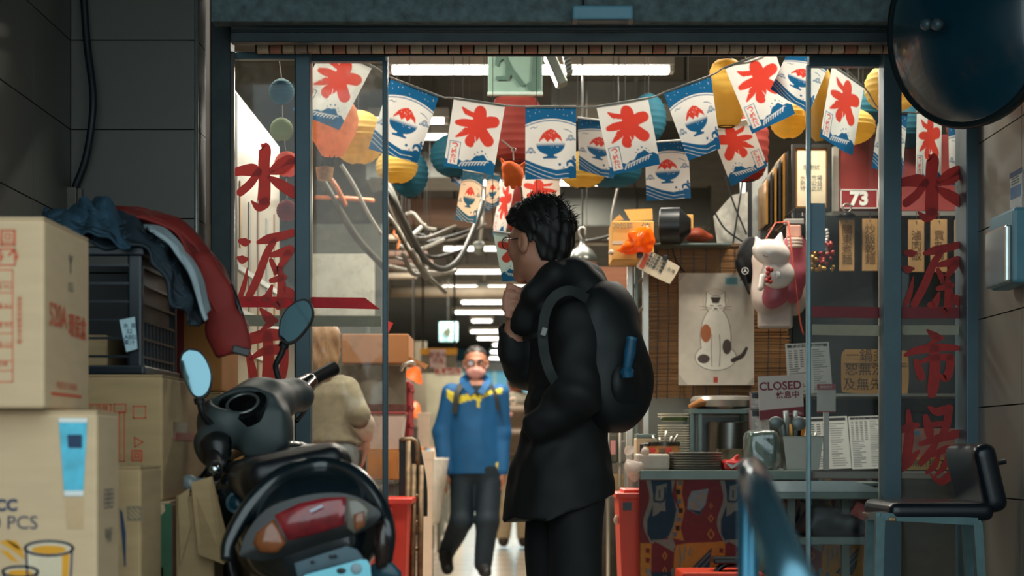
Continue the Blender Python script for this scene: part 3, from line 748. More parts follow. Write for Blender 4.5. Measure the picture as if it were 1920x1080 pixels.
s.cut(lambda X,Y,Z: P(0,668,4.5).z+.05*(X+.72)-Z)
s.warp(wrinkle(.007, 2.6, 8))
sdf_obj('sleeve', s, rj, J)
obj('cuff_strap', xf(box(-.022,.022,-.004,.004,-.010,.010,.003), P(452,658,4.44), rz=.3, ry=.25), black_m, J)
obj('hem_strap', tube([P(432,535,4.52),P(449,580,4.5),P(460,618,4.5)], .007, 6, 4), black_m, J, smooth=True)
nj = M('navy_jacket_cloth', rgb(30,46,56), .7, var=.25, scale=14, bump=.1); wj = M('white_lining', rgb(150,166,172), .7, var=.08)
J2 = obj('navy_jacket', drape([rail(4.72,(110,412),(180,405),(250,412),(305,432),(345,476),(372,532),(388,604)), rail(4.50,(105,404),(180,398),(250,410),(300,432),(338,480),(364,540),(384,606)),
    rail(4.38,(120,420),(190,425),(250,436),(298,462),(328,508),(350,556),(372,608)), rail(4.315,(150,450),(205,458),(262,464),(292,482),(306,520),(322,560),(340,575))], 100, 44, .010, 2.8, 11), nj, smooth=True,
    label='dark navy jacket with white sleeve band, crumpled over the crate top', cat='jacket')
obj('sleeve_band', drape([rail(4.50,(268,420),(318,432),(352,468),(380,520),(396,572)), rail(4.375,(278,428),(322,446),(350,484),(374,534),(391,588)), rail(4.36,(292,436),(326,462),(348,504),(366,548),(386,602))], 50, 20, .004, 3, 5), wj, J2, smooth=True)
obj('denim_bundle', drape([rail(4.62,(80,408),(130,402),(170,388),(200,386),(216,412)), rail(4.46,(84,402),(130,396),(168,381),(200,384),(222,420)), rail(4.34,(90,410),(135,412),(172,405),(206,420),(238,450)), rail(4.29,(110,432),(150,440),(190,446),(215,458),(244,466))], 90, 44, .012, 4.0, 21),
    M('denim_cloth', rgb(34,66,84), .8, var=.3, scale=22, bump=.15), smooth=True, label='crumpled teal-blue denim garment on top of the mesh crate', cat='clothing')

# cable and conduit on the tiled wall
cb = thing('wall_cable', P(140,380,6.06), 'thick black cable looping down the tiled wall into a conduit', 'cable')
obj('cable', tube([P(156,-20,6.07),P(163,80,6.06),P(174,170,6.04),P(172,230,6.04),P(160,300,6.06),P(139,356,6.075)], .0125, 8, 6), M('cable_rubber', rgb(18,28,36), .5), cb, smooth=True)
obj('conduit', join(box(P(122,0,6.08).x, P(146,0,6.08).x, 6.055, 6.10, 1.2, P(0,352,6.08).z, .003)), M('conduit_pvc', rgb(96,92,84), .5), cb)
obj('conduit_cover', box(P(146,0,6.08).x, P(154,0,6.08).x, 6.07, 6.10, 1.2, P(0,353,6.08).z, .002), MATS['conduit_pvc'], cb)
# door sensor on the fascia
sn = thing('door_sensor', P(1130,36,5.95), 'pale blue automatic door sensor box on the fascia', 'sensor')
obj('cover', pbox(1073,1188,9,36,5.94,.062,.008), M('sensor_shell', rgb(120,178,200), .35, var=.03), sn)
obj('lens', pbox(1082,1180,35,39,5.945,.05), black_m, sn)
for x in (1073, 1178): obj('end_cap', pbox(x,x+10,34,40,5.943,.05,.002), M('sensor_cap', rgb(112,104,98), .5), sn)
obj('cable', tube([P(1093,10,5.97),P(1092,-30,5.97)], .004, 6), black_m, sn)

# ================================================================== ARCADE, RIGHT SIDE
mi = thing('traffic_mirror', P(1815,50,5.5), 'large round convex mirror seen dark teal, upper right on the wall', 'mirror')
R = Matrix.Rotation(math.radians(-53), 3, 'Z') @ Matrix.Rotation(math.radians(6), 3, 'X')
ax = R @ Vector((0,-1,0)); c = P(1812,48,5.5)
prof = [(.002,.085),(.06,.082),(.12,.073),(.18,.057),(.24,.035),(.285,.012),(.30,0)]
obj('dome', lathe(prof[::-1], c, 48, ax), M('mirror_shell', rgb(10,56,72), .22, var=.15, scale=4, coat=.6), mi, smooth=True)
obj('rim', lathe([(.296,-.03),(.306,-.028),(.310,0),(.304,.012),(.296,.008)], c, 48, ax), M('mirror_rim', rgb(16,28,32), .4), mi, smooth=True)
obj('hub_bolt', lathe([(.018,0),(.018,.02),(.010,.026)], P(1762,46,5.40), 12, ax), frame_m, mi, smooth=True); obj('hub_bolt', lathe([(.018,0),(.018,.02),(.010,.026)], P(1742,46,5.44), 12, ax), frame_m, mi, smooth=True)
obj('bracket', tube([c-ax*.03, (c.x+.12, c.y+.10, c.z), (XR, c.y+.12, c.z)], .018, 8), frame_d, mi, smooth=True)

bxm = M('control_box_blue', rgb(86,138,156), .4, var=.06)
cbx = thing('wall_control_box', P(1875,535,5.65), 'pale blue wall-mounted box with shiny front on right wall', 'box')
def wallbox(y0, y1, z0, z1, x0): return box(x0, XR, y0, y1, z0, z1, .012)
za, zb = P(0,536,5.6).z, P(0,395,5.6).z
obj('housing', wallbox(5.50, 5.78, za, zb, 1.520), bxm, cbx)
obj('front_plate', box(1.502, 1.524, 5.52, 5.76, za+.004, zb-.05, .008), M('plate_chrome', rgb(190,200,200), .2, metal=.8), cbx)
sk = thing('wall_sticker', (XR, 5.65, P(0,390,5.65).z), 'white notice sticker with blue top on right wall above the box', 'sticker')
ya, yb = 5.66, 5.80
obj('sheet', box(XR-.002, XR, ya, yb, P(0,390,5.6).z, P(0,308,5.6).z), M('sticker_white', rgb(170,178,182), .35, var=.2, scale=25), sk)
obj('top_band', box(XR-.003, XR-.002, ya, yb, P(0,318,5.6).z, P(0,308,5.6).z), ink_navy, sk); obj('picture', box(XR-.003, XR-.002, ya+.01, yb-.01, P(0,360,5.6).z, P(0,337,5.6).z), M('print_blue', rgb(52,100,140), .5), sk)
for k in range(3): obj('text_line', box(XR-.003, XR-.002, ya+.03, yb-.02, P(0,330-k*5,5.6).z-.004, P(0,330-k*5,5.6).z), ink_grey, sk)

# bar stool
stl = thing('bar_stool', (P(1740,0,5.6).x, 5.6, 0), 'dark padded bar stool with low back and grey metal legs', 'stool')
leg_m = M('stool_paint', rgb(86,116,120), .45, metal=.3, var=.2, scale=20); pad_m = M('stool_vinyl', rgb(16,26,36), .28, var=.2, scale=14)
YF, YK = 5.42, 5.80
def leg(pa, pb, r=.014):
    a, b = Vector(pa), Vector(pb); d = .013
    return [(a.x-d,a.y-d,a.z),(a.x+d,a.y-d,a.z),(a.x+d,a.y+d,a.z),(a.x-d,a.y+d,a.z),(b.x-d,b.y-d,b.z),(b.x+d,b.y-d,b.z),(b.x+d,b.y+d,b.z),(b.x-d,b.y+d,b.z)], [[0,3,2,1],[4,5,6,7],[0,1,5,4],[1,2,6,5],[2,3,7,6],[3,0,4,7]]
tl_, tr_, bl_, br_ = P(1650,968,YF), P(1832,978,YF), P(1632,968,YK), P(1812,976,YK)
def down(p, dx, dy): return Vector((p.x+dx, p.y+dy, 0.0))
for p, dx, dy in ((tl_,-.03,-.02),(tr_,.045,-.02),(bl_,-.025,.03),(br_,.045,.03)): obj('leg', leg(down(p,dx,dy), p), leg_m, stl)
for p, q in ((tl_,tr_),(bl_,br_),(tl_,bl_),(tr_,br_)): obj('apron', tube([p, q], .016, 4), leg_m, stl)
for f in (.35,):
    l = lambda p,dx,dy: down(p,dx,dy).lerp(p, f)
    obj('footrest', tube([l(tl_,-.03,-.02), l(tr_,.045,-.02)], .011, 8), leg_m, stl); obj('footrest', tube([l(bl_,-.025,.03), l(br_,.045,.03)], .011, 8), leg_m, stl)
s = SDF((1.05,5.30,.74), (1.56,5.92,1.06), .008)
cx = (P(1640,0,5.6).x+P(1838,0,5.6).x)/2
s.rbox((cx,5.61,.805), (.158,.205,.028), .024, k=.0)
seat = sdf_obj('seat', s, pad_m, stl)
s = SDF((1.25,5.30,.74), (1.60,5.92,1.06), .008)
Rb = np.array(Matrix.Rotation(math.radians(-13),3,'Y').transposed())
s.rbox((cx+.150,5.61,.905), (.036,.195,.105), .030, Rb, k=.0)
sdf_obj('backrest', s, pad_m, stl)
obj('back_bolt', tube([(cx+.19,5.5,.95),(cx+.215,5.5,.955)], .008, 8), black_m, stl)
obj('seat_edge_trim', box(cx-.160, cx-.138, 5.40, 5.82, .776, .790, .004), M('gold_trim', rgb(150,126,98), .3, metal=.5), stl)

# steel handrail in the foreground
hr_m = M('handrail_blue', rgb(64,116,140), .22, metal=.75, var=.1, scale=6)
hr = thing('stair_handrail', (.37, 3.0, 0), 'blurred blue steel handrail sloping down to the viewer in the foreground', 'handrail')
hp = P(1410,884,3.0)
obj('post', tube([(hp.x-.006,3.0,0),(hp.x-.006,3.0,hp.z-.005)], .019, 14), hr_m, hr, smooth=True)
e = Vector((.268, 1.55, .80))
obj('rail', tube([hp+Vector((0,.02,.004)), hp.lerp(e,.03), e], [.022,.026,.027], 16), M('handrail_steel', rgb(92,134,152), .16, metal=.9, var=.08), hr, smooth=True)
obj('end_cap', ellips(hp+Vector((0,.02,.004)), .0225,.012,.0225, 12, 8), MATS['handrail_steel'], hr, smooth=True)
obj('post', tube([(e.x,1.55,0),(e.x,1.55,.79)], .0165, 14), hr_m, hr, smooth=True)

# ================================================================== MOTOR SCOOTER
sb_m = M('scooter_black', rgb(13,24,29), .22, var=.2, scale=6, coat=.5)
sc_m = M('scooter_cowl', rgb(60,70,70), .55, var=.12, scale=12, bump=.03)
rub_m = M('rubber_black', rgb(14,16,18), .6, var=.2); chr_m = M('chrome', rgb(190,200,205), .12, metal=1.0, var=.03)
T0 = P(588, 968, 3.86)
SD = Vector((-.23,.973,0)).normalized(); SRr = Vector((.973,.23,0)).normalized(); ln = math.radians(12)
SU = (Vector((0,0,1))*math.cos(ln)-SRr*math.sin(ln)).normalized(); SR = SD.cross(SU).normalized()
RS = [list(SR), list(SD), list(SU)]
def S(r, d, u): return T0+SR*r+SD*d+SU*u
def ps(px, py, Y): return np.array(P(px, py, Y))
sco = thing('motor_scooter', (T0.x-.1, T0.y+.6, 0), 'dark motor scooter with red tail light, leaning beside the cartons', 'scooter')
# tail and seat
s = SDF((-.95,3.65,.30), (-.10,5.3,1.30), .009)
s.rbox(S(0,.20,-.045), (.150,.20,.075), .06, RS, k=0)
s.ell(S(0,.10,.015), (.150,.16,.085), RS, k=.05)
s.rbox(S(0,.10,-.16), (.085,.12,.12), .04, RS, k=.06)
s.rbox(S(0,.55,-.12), (.13,.28,.13), .05, RS, k=.05)
sdf_obj('tail_body', s, sb_m, sco)
s = SDF((-.95,3.85,.80), (-.15,5.0,1.25), .009)
s.rbox(S(0,.42,.085), (.125,.30,.045), .04, RS, k=0); s.rbox(S(0,.18,.105), (.105,.10,.03), .028, RS, k=.04); s.rbox(S(0,.66,.07), (.11,.10,.05), .04, RS, k=.04)
sdf_obj('seat', s, M('seat_vinyl', rgb(16,20,24), .4, var=.2, scale=20, bump=.05), sco)
# grab rail arching over the tail light
gp = [(424,1050,3.80),(430,1015,3.82),(462,958,3.84),(510,905,3.88),(552,882,3.92),(605,873,3.95),(652,884,3.93),(690,915,3.9),(716,955,3.87),(728,1000,3.84),(726,1050,3.86)]
obj('grab_rail', tube([P(*q) for q in gp], [.012,.016,.018,.020,.020,.019,.020,.020,.018,.016,.012], 10, 5), sb_m, sco, smooth=True)
for q in ((520,916,3.875),(617,890,3.93)): obj('rail_bolt', ellips(P(*q), .006,.006,.006,10,6), chr_m, sco, smooth=True)
# lamps
def lens(poly, Y0, bulge, m, name, lab=None, par=sco):
    """bulged lens panel through an outline on the tail"""
    c = sum((P(x,y,Y0) for x,y in poly), Vector())/len(poly); V=[]; Fc=[]; K=5; n=len(poly)
    for k in range(K+1):
        f = 1-k/K
        for x,y in poly:
            p = c.lerp(P(x,y,Y0), f) ; V.append(p-Vector((0,1,0))*bulge*(1-f*f))
    for k in range(K):
        for i in range(n): Fc.append([k*n+i, (k+1)*n+i, (k+1)*n+(i+1)%n, k*n+(i+1)%n])
    back = [P(x,y,Y0)+Vector((0,.03,0)) for x,y in poly]; b0 = len(V); V += back
    for i in range(n): Fc.append([b0+i, i, (i+1)%n, b0+(i+1)%n])
    return obj(name, (V,Fc), m, par, smooth=60, label=lab)
def dense(poly, k=4):
    q = spline(list(poly)+[poly[0]], k); return [tuple(p) for p in q[:-1]]
lens(dense([(448,1042),(462,1000),(500,955),(560,932),(620,924),(664,930),(700,950),(714,965),(698,985),(662,1004),(600,1020),(545,1040),(490,1052)]), 3.80, .012, M('lamp_surround', rgb(24,26,27), .3), 'lamp_surround')
lens([(514,966),(560,944),(606,934),(648,932),(646,984),(606,997),(566,1008),(540,1014)], 3.788, .016, M('tail_lens_red', rgb(112,26,32), .18, var=.5, scale=30, emit=.12, coat=.6), 'tail_lens', 'red tail light lens')
lens([(480,1000),(512,974),(536,1018),(520,1036),(488,1036),(474,1020)], 3.785, .012, M('signal_orange', rgb(128,72,40), .2, var=.3, coat=.5), 'signal_lens')
lens([(650,932),(676,938),(694,955),(684,988),(664,1000),(650,990)], 3.79, .010, M('signal_clear', rgb(110,104,94), .2, var=.3, coat=.5), 'signal_lens')
lens([(662,965),(682,958),(684,985),(666,996)], 3.776, .006, MATS['signal_orange'], 'signal_bulb')
obj('lens_glint', prism([P(x,y,3.768) for x,y in [(580,957),(604,946),(606,950),(584,961)]],(0,-1,0),.0008), M('painted_glint', rgb(170,180,196), .2), sco)  # highlight on the tail lens painted as a pale strip
# rear panel, plate
lens([(552,1056),(600,1040),(650,1024),(668,1030),(690,1060),(690,1090),(560,1090)], 3.815, .004, M('panel_teal', rgb(34,70,84), .35), 'rear_panel')
pl = obj('number_plate', prism([P(x,y,3.77) for x,y in [(566,1085),(572,1078),(676,1049),(688,1050),(694,1060),(700,1120),(566,1140)]],(0,1,0),.002), M('plate_cyan', rgb(120,200,218), .3, var=.1, scale=10), sco)
obj('plate_bolt', ellips(P(640,1070,3.768), .010,.004,.006,10,6), black_m, pl); obj('plate_seal', ellips(P(668,1066,3.768), .012,.003,.012,12,6), M('seal_grey', rgb(130,150,160), .4), pl)
for x,y in ((585,1054),(620,1044),(628,1043)): obj('panel_screw', ellips(P(x,y,3.80), .004,.004,.004,8,6), black_m, sco)
lens([(704,985),(722,965),(733,985),(734,1030),(725,1062),(706,1068),(700,1030)], 3.84, .02, M('side_reflector', rgb(44,32,28), .2, coat=.5), 'side_cover')
lens([(695,1060),(726,1046),(752,1075),(750,1090),(695,1090)], 3.86, .01, MATS['panel_teal'], 'mud_flap')
# wheels
def torus(c, ax, R, r, n=36, m=12):
    ax = Vector(ax).normalized(); u = ax.orthogonal().normalized(); w = ax.cross(u)
    return tube([Vector(c)+(u*math.cos(a)+w*math.sin(a))*R for a in np.linspace(0, 2*math.pi, n+1)], r, m, cap=False)
wc = S(0,.15,-.54); wc.z = .245; fw = S(-.02,1.36,-.5); fw.z = .245
for q, a in ((wc, SR), (fw, (SR+SD*-.45))):
    w_ = obj('wheel', lathe([(.10,-.03),(.16,-.035),(.165,0),(.16,.035),(.10,.03)], q, 28, a), M('wheel_alloy', rgb(90,96,98), .35, metal=.8), sco, smooth=40)
    obj('tyre', torus(q, a, .195, .048), rub_m, w_, smooth=True)
# floorboard, leg shield, front fender
s = SDF((-1.15,4.2,.15), (-.25,5.6,1.15), .010)
s.rbox(S(0,.95,-.56), (.14,.26,.045), .04, RS, k=0)
s.rbox(S(0,1.14,-.22), (.17,.05,.34), .045, RS, k=.06)
s.ell(S(0,1.30,-.10), (.12,.16,.26), RS, k=.06)
s.ell(S(-.02,1.34,-.42), (.075,.22,.14), RS, k=.04)
sdf_obj('leg_shield', s, sb_m, sco)
cap = P(446,944,4.30)
obj('fuel_cap', lathe([(.020,.0),(.0265,.004),(.0265,.012),(.020,.014)], cap, 28, (-.1,-1,.25)), M('cap_ring', rgb(110,150,164), .25, metal=.7), sco, smooth=40); obj('cap_face', lathe([(.0205,.012),(.018,.017),(.001,.018)], cap, 24, (-.1,-1,.25)), M('cap_blue', rgb(26,70,88), .3), sco, smooth=True)
s = SDF((-.95,4.20,.78), (-.5,4.75,1.02), .008)
s.ell(cap+Vector((.02,.09,-.01)), (.10,.085,.085), k=0); s.cone(cap+Vector((.02,.1,0)), cap+Vector((.10,.25,.07)), .08, .08, .05)
sdf_obj('side_shield', s, sb_m, sco)
s = SDF((-.72,4.3,.85), (-.35,4.95,1.08), .008)
s.rbox(P(585,852,4.55), (.055,.03,.022), .018, k=0); s.rbox(P(575,862,4.5), (.062,.05,.03), .02, k=.03)
sdf_obj('seat_hump', s, MATS['seat_vinyl'], sco)
# handlebar cowl
s = SDF((-1.0,4.25,.80), (-.40,5.15,1.30), .007)
s.chain([ps(400,830,4.56), ps(425,790,4.62), ps(490,760,4.74), ps(545,742,4.86)], [.045,.070,.078,.052], .03, flat=((0,.35,1),.85))
s.chain([ps(470,775,4.66), ps(500,815,4.66), ps(508,850,4.68)], [.066,.058,.046], .04)
s.ell(ps(395,838,4.54), (.035,.05,.05), k=.03); s.ell(ps(556,742,4.88), (.045,.05,.04), k=.03)
s.rbox(ps(498,812,4.64), (.052,.040,.062), .012, k=.03); s.rbox(ps(478,786,4.66), (.075,.045,.045), .02, [(.93,0,.36),(0,1,0),(-.36,0,.93)], k=.03)
s.ell(ps(450,746,4.58), (.078,.060,.034), k=.010, sub=True)
cow = sdf_obj('handlebar_cowl', s, sc_m, sco)
obj('dash', lathe([(.001,.006),(.055,.006),(.066,0),(.066,-.03)], P(452,756,4.606), 30, (-.12,-.62,.78)), M('dash_black', rgb(12,16,18), .15, coat=.6), sco, smooth=40)
obj('speedometer_ring', torus(P(455,757,4.596), (-.12,-.62,.78), .040, .0045, 30, 8), M('ring_grey', rgb(120,124,124), .3, metal=.6), sco, smooth=True)
s = SDF((-.95,4.25,.80), (-.70,4.75,1.08), .006); s.ell(ps(408,838,4.50), (.042,.045,.040), k=0); s.cone(ps(398,842,4.5), ps(415,870,4.46), .024, .02, .02)
sdf_obj('switch_housing', s, black_m, sco)
s = SDF((-.62,4.7,.98), (-.42,5.15,1.28), .006); s.cone(ps(556,738,4.86), ps(580,716,4.93), .036, .024, .02)
sdf_obj('throttle_housing', s, MATS['dash_black'], sco)
obj('grip', tube([P(400,850,4.48),P(403,880,4.36)], [.018,.020], 12), rub_m, sco, smooth=50); obj('bar_end', lathe([(.012,0),(.014,.01),(.012,.022),(.004,.024)], P(403,880,4.362), 14, (.05,-1,-.1)), chr_m, sco, smooth=True)
obj('grip', tube([P(572,720,4.92),P(600,704,4.97),P(626,691,5.02)], [.019,.018,.020], 14), rub_m, sco, smooth=50)
obj('brake_lever', tube([P(398,858,4.5),P(384,885,4.42),P(362,910,4.36)], [.008,.006,.007], 8, 4), chr_m, sco, smooth=True)
obj('brake_lever', tube([P(556,790,4.86),P(572,770,4.9),P(582,745,4.95)], [.006,.005,.005], 8, 4), rub_m, sco, smooth=True)
obj('front_badge', prism([P(x,y,4.62) for x,y in [(438,862),(458,853),(458,857),(440,867)]], (0,-1,0), .002), M('badge_orange', rgb(196,130,60), .3), sco)
# mirrors
mg = bpy.data.materials.new('mirror_glass'); mg.use_nodes = True
_b = mg.node_tree.nodes['Principled BSDF']; _b.inputs['Metallic'].default_value = 1; _b.inputs['Roughness'].default_value = .04; _b.inputs['Base Color'].default_value = (.15,.27,.32,1)
def mirror(poly, Y, nrm, stalk):
    nrm = Vector(nrm).normalized(); pts = dense(poly, 5); c0 = sum((P(x,y,Y) for x,y in pts), Vector())/len(pts)
    def pl(x, y):
        p = P(x,y,Y); d = (c0-p).dot(nrm)/nrm.y; return p+Vector((0,d,0))
    pp = [pl(x,y) for x,y in pts]; c = sum(pp, Vector())/len(pp)
    h = obj('mirror', join(prism([c+(p-c)*1.0 for p in pp], -nrm, .012)), rub_m, sco)
    V = [c+(p-c)*1.0-nrm*.012 for p in pp]+[c+(p-c)*.7-nrm*.035 for p in pp]; n = len(pp)
    obj('mirror_back', (V, [[i,(i+1)%n,n+(i+1)%n,n+i] for i in range(n)]+[[n+i for i in range(n)]]), rub_m, h, smooth=True)
    obj('mirror_face', prism([c+(p-c)*.90+nrm*.0006 for p in pp], nrm, .001), mg, h)
    obj('mirror_stalk', tube([P(*q) for q in stalk], .0085, 10, 5), rub_m, h, smooth=True); obj('stalk_joint', tube([P(*stalk[0]), Vector(P(*stalk[0])).lerp(P(*stalk[1]), .5)], .014, 10), rub_m, h, smooth=40)
mirror([(352,652),(372,656),(388,675),(398,705),(393,735),(378,748),(362,742),(345,712),(337,685),(340,662)], 4.50, (.05,-1,.12), [(373,746,4.51),(378,768,4.51),(384,782,4.52),(398,798,4.54)])
mirror([(524,600),(536,578),(558,562),(576,561),(587,578),(586,598),(572,622),(552,642),(534,644),(522,630)], 4.86, (-.12,-1,.22), [(534,642,4.88),(528,662,4.88),(518,682,4.87),(518,695,4.86),(524,716,4.86)])
obj('side_stand', tube([S(-.10,.55,-.2), Vector((S(-.28,.50,-.5).x, S(-.28,.50,-.5).y, .008))], .012, 8), rub_m, sco)

# ================================================================== BUNTING AND LANTERNS
RED, BLUE, WHT = rgb(206,66,52), rgb(26,90,134), rgb(222,220,214)
def wavy(U, f, a, p): return a*np.sin(f*U+p)
kf = Ink(76, 102, 1.35, WHT)
U, V = kf.U, kf.V
kf.strokes([[(.53,.13,.06),(.55,.22,.125),(.54,.45,.12),(.50,.66,.11),(.47,.78,.06)],[(.20,.16,.02),(.30,.24,.055),(.42,.27,.05)],[(.14,.46,.05),(.26,.45,.08),(.42,.44,.08)],[(.42,.50,.08),(.32,.62,.07),(.16,.74,.02)],
   [(.62,.44,.09),(.74,.37,.115),(.84,.35,.11)],[(.60,.50,.09),(.72,.66,.11),(.79,.73,.11)],[(.48,.62,.06),(.42,.78,.085),(.46,.84,.06)]], RED)
kf.strokes([[(.30,.30,.012),(.42,.34,.010)],[(.14,.53,.006),(.34,.53,.004)],[(.52,.68,.004),(.56,.82,.010)],[(.12,.64,.006),(.26,.62,.003)]], WHT)
wv = 1.18-.17*np.exp(-((U-.70)/.17)**2)-.05*np.exp(-((U-.95)/.1)**2)+.015*np.sin(40*U)
kf.put(wv-V, BLUE)
for k in range(9): kf.strokes([[(.30+.06*k,1.29-.012*k,.010),(.34+.06*k,1.22-.012*k,.010),(.39+.06*k,1.21-.01*k,.004)]], WHT)
for u,v,r in ((.62,.97,.014),(.70,.94,.016),(.78,.98,.012),(.57,1.02,.012),(.82,1.03,.010)): kf.disc(u,v,r,BLUE)
kf.rect(.05,.83,.27,1.29,BLUE).rect(.063,.843,.257,1.277,WHT)
kf.strokes([[(.11,.88,.012),(.18,.87,.012),(.21,.91,.011),(.16,.95,.008)],[(.12,.99,.010),(.14,1.05,.010)],[(.19,.98,.010),(.13,1.06,.009),(.11,1.03,.008),(.19,1.01,.009),(.20,1.06,.009)],
   [(.11,1.11,.009),(.20,1.10,.009)],[(.15,1.08,.009),(.12,1.17,.009)],[(.17,1.13,.008),(.21,1.13,.008)],[(.16,1.17,.008),(.21,1.17,.008)],[(.12,1.20,.011),(.12,1.25,.010)],[(.18,1.20,.010),(.20,1.24,.010)]], rgb(206,60,50))
bf = Ink(76, 102, 1.35, WHT)
U, V = bf.U, bf.V
arc = .22+.42*(U-.5)**2
bf.put(V-arc, BLUE).put(np.abs(V-arc-.035)-.009, BLUE)
r_ = np.random.RandomState(4)
for k in range(14): bf.disc(r_.uniform(.05,.95), r_.uniform(.02,.17), .006, WHT)
bf.poly([(.27,.62),(.34,.50),(.42,.44),(.50,.41),(.58,.44),(.64,.50),(.70,.56),(.73,.66),(.66,.60),(.61,.58),(.56,.66),(.50,.60),(.44,.66),(.37,.58),(.31,.62),(.27,.66)], RED)
bf.put(np.maximum(np.hypot((U-.5)/.28, (V-.70)/.20)-1, .70-V)*.2, BLUE).poly([(.45,.86),(.55,.86),(.57,.92),(.64,.94),(.62,.97),(.36,.97),(.34,.94),(.43,.92)], BLUE)
for k in range(10): bf.disc(r_.uniform(.35,.65), r_.uniform(.46,.56), .005, WHT)
for k in range(6): bf.disc(r_.uniform(.32,.68), r_.uniform(.72,.80), .005, WHT)
for (cx, cy) in ((.06,.86),(.15,.86),(.105,.80),(.85,.64),(.94,.64),(.895,.58)):
    for q in (.050,.034,.018): bf.put(np.maximum(np.abs(np.hypot(U-cx,V-cy)-q)-.005, V-cy), BLUE)
bf.strokes([[(.10,.40,.005),(.15,.37,.007),(.19,.39,.006),(.24,.36,.004)],[(.76,.42,.005),(.81,.43,.007),(.86,.45,.006),(.92,.49,.004)]], BLUE)
w1_ = .98+.20*np.clip((U-.02)/.60,0,1)**1.1+.03*np.sin(5*U)
bf.put(w1_-V, BLUE)
for o in (.06,.14,.21): bf.put(np.abs(V-w1_-o-.05*U)-.005, WHT, mask=U-.86)
bf.strokes([[(.99,1.12,.035),(.92,1.03,.030),(.84,1.04,.024),(.83,1.10,.018)],[(.99,1.24,.08),(.90,1.16,.045),(.83,1.18,.022)],[(.99,1.02,.02),(.94,.98,.02)]], BLUE)
for u,v,r in ((.68,1.08,.026),(.76,1.14,.014),(.80,1.18,.012),(.95,.95,.022)): bf.disc(u,v,r,BLUE)
flag_m = M('flag_print', (1,1,1), .7, attr='Col', trans=.45, var=.03)
hem_m = M('flag_hem', rgb(206,206,200), .7, trans=.3)
def flag(kind, cs, Y, label, tint=(1,1,1), flip=False, bend=.02, dy=0.0):
    ink = kf if kind == 'K' else bf
    tlc, trc, brc, blc = [P(x, y, Y+(dy if i in (1,2) else 0)) for i,(x,y) in enumerate(cs)]
    nr = (trc-tlc).cross(blc-tlc).normalized()
    ph = random.uniform(0,6)
    def f(u, v):
        p = (tlc*(1-u)+trc*u)*(1-v)+(blc*(1-u)+brc*u)*v
        return p+nr*(bend*v*(math.sin(3.5*u+ph)*.7+.4*math.sin(7*u+2*v+ph)))
    o = obj('bunting_flag', grid(f, ink.nu, ink.nv), flag_m, None, label, 'flag', 'paper ice flags strung across the doorway', smooth=True, col=ink.flat(flip)*np.array(tint))
    obj('hem', tube([tlc, (tlc+trc)/2+nr*.001, trc], .0045, 6), hem_m, o, smooth=True)
    return o
kj, bw = 'white flag with red ice character', 'blue-topped flag with shaved-ice bowl'
front = [
 ('K',[(608,84),(698,126),(637,246),(548,206)],6.62,kj+' behind the left glass leaf'),
 ('B',[(733,146),(823,180),(783,307),(690,278)],6.72,bw+', just right of the left glass leaf'),
 ('K',[(851,184),(947,198),(925,328),(832,312)],6.75,kj+' left of the exit sign, between two bowl flags'),
 ('B',[(985,201),(1080,200),(1080,334),(985,336)],6.75,bw+', hanging straight directly under the exit sign'),
 ('K',[(1118,200),(1215,184),(1238,308),(1146,330)],6.75,kj+' right of the flag under the exit sign'),
 ('B',[(1244,174),(1333,142),(1350,280),(1291,301)],6.72,bw+', tilted beside the tall yellow lantern'),
 ('K',[(1359,127),(1452,92),(1490,214),(1411,250)],6.68,kj+' overlapping the tall yellow lantern'),
 ('B',[(1478,96),(1560,108),(1516,214),(1444,168)],6.66,bw+', cut by the edge of the right glass leaf'),
 ('K',[(1560,122),(1620,163),(1598,292),(1538,256)],6.70,kj+' inside the right glass leaf above the certificate'),
 ('B',[(1649,206),(1702,212),(1690,336),(1634,314)],6.72,bw+', behind the right door mullion'),
 ('K',[(1719,208),(1766,216),(1764,350),(1718,340)],6.74,kj+' in the right side window beside the round mirror'),
 ('B',[(1778,228),(1836,246),(1832,352),(1782,346)],6.76,bw+', at the far right edge of the side window'),
]
for k,c,Y,l in front: flag(k,c,Y,l)
back = [
 ('B',[(1209,268),(1290,262),(1295,372),(1212,377)],7.30,bw+' hanging low below the tilted one',(1,1,1),False),
 ('K',[(1328,236),(1406,224),(1440,310),(1371,350)],7.2,kj+' seen from its back over the red lantern',(.95,.92,.88),True),
 ('B',[(1083,220),(1172,232),(1150,336),(1086,318)],7.4,bw+' half hidden behind the straight one',(.8,.8,.8),False),
 ('B',[(868,318),(908,326),(892,420),(853,411)],8.0,'narrow peach-coloured bowl flag lower left of the orange toy',(1.0,.72,.50),False),
 ('B',[(912,322),(938,330),(936,384),(910,398)],8.1,'tiny peach bowl flag left of the orange toy',(1.0,.76,.56),False),
 ('K',[(940,338),(966,344),(944,456),(922,440)],8.2,'narrow ice-character flag above the standing man\'s forehead',(1,.95,.92),False),
 ('K',[(976,330),(1050,337),(1050,404),(984,398)],8.0,'ice-character flag seen from its back behind the man\'s hair',(1,.88,.8),True),
 ('K',[(924,434),(1006,444),(1004,524),(942,528)],6.9,'pale teal flag with red strokes behind the man\'s glasses',(.52,.68,.66),True),  # stand-in flag for a glass sign, teal shade put into its tint
 ('B',[(846,306),(880,318),(868,352),(846,340)],8.2,'corner of a dark bowl flag behind the left ice flag',(.6,.6,.65),False),
]
for k,c,Y,l,t,fl_ in back:
    o = flag(k,c,Y,l,t,fl_,bend=.012)
    for q in c[:2]: a = P(*q,Y); obj('cord', tube([a,(a.x,a.y,3.36)], .0012, 5), M('cord_dark', rgb(48,46,42), .8), o)
str_m = M('bunting_cord', rgb(214,210,200), .7)
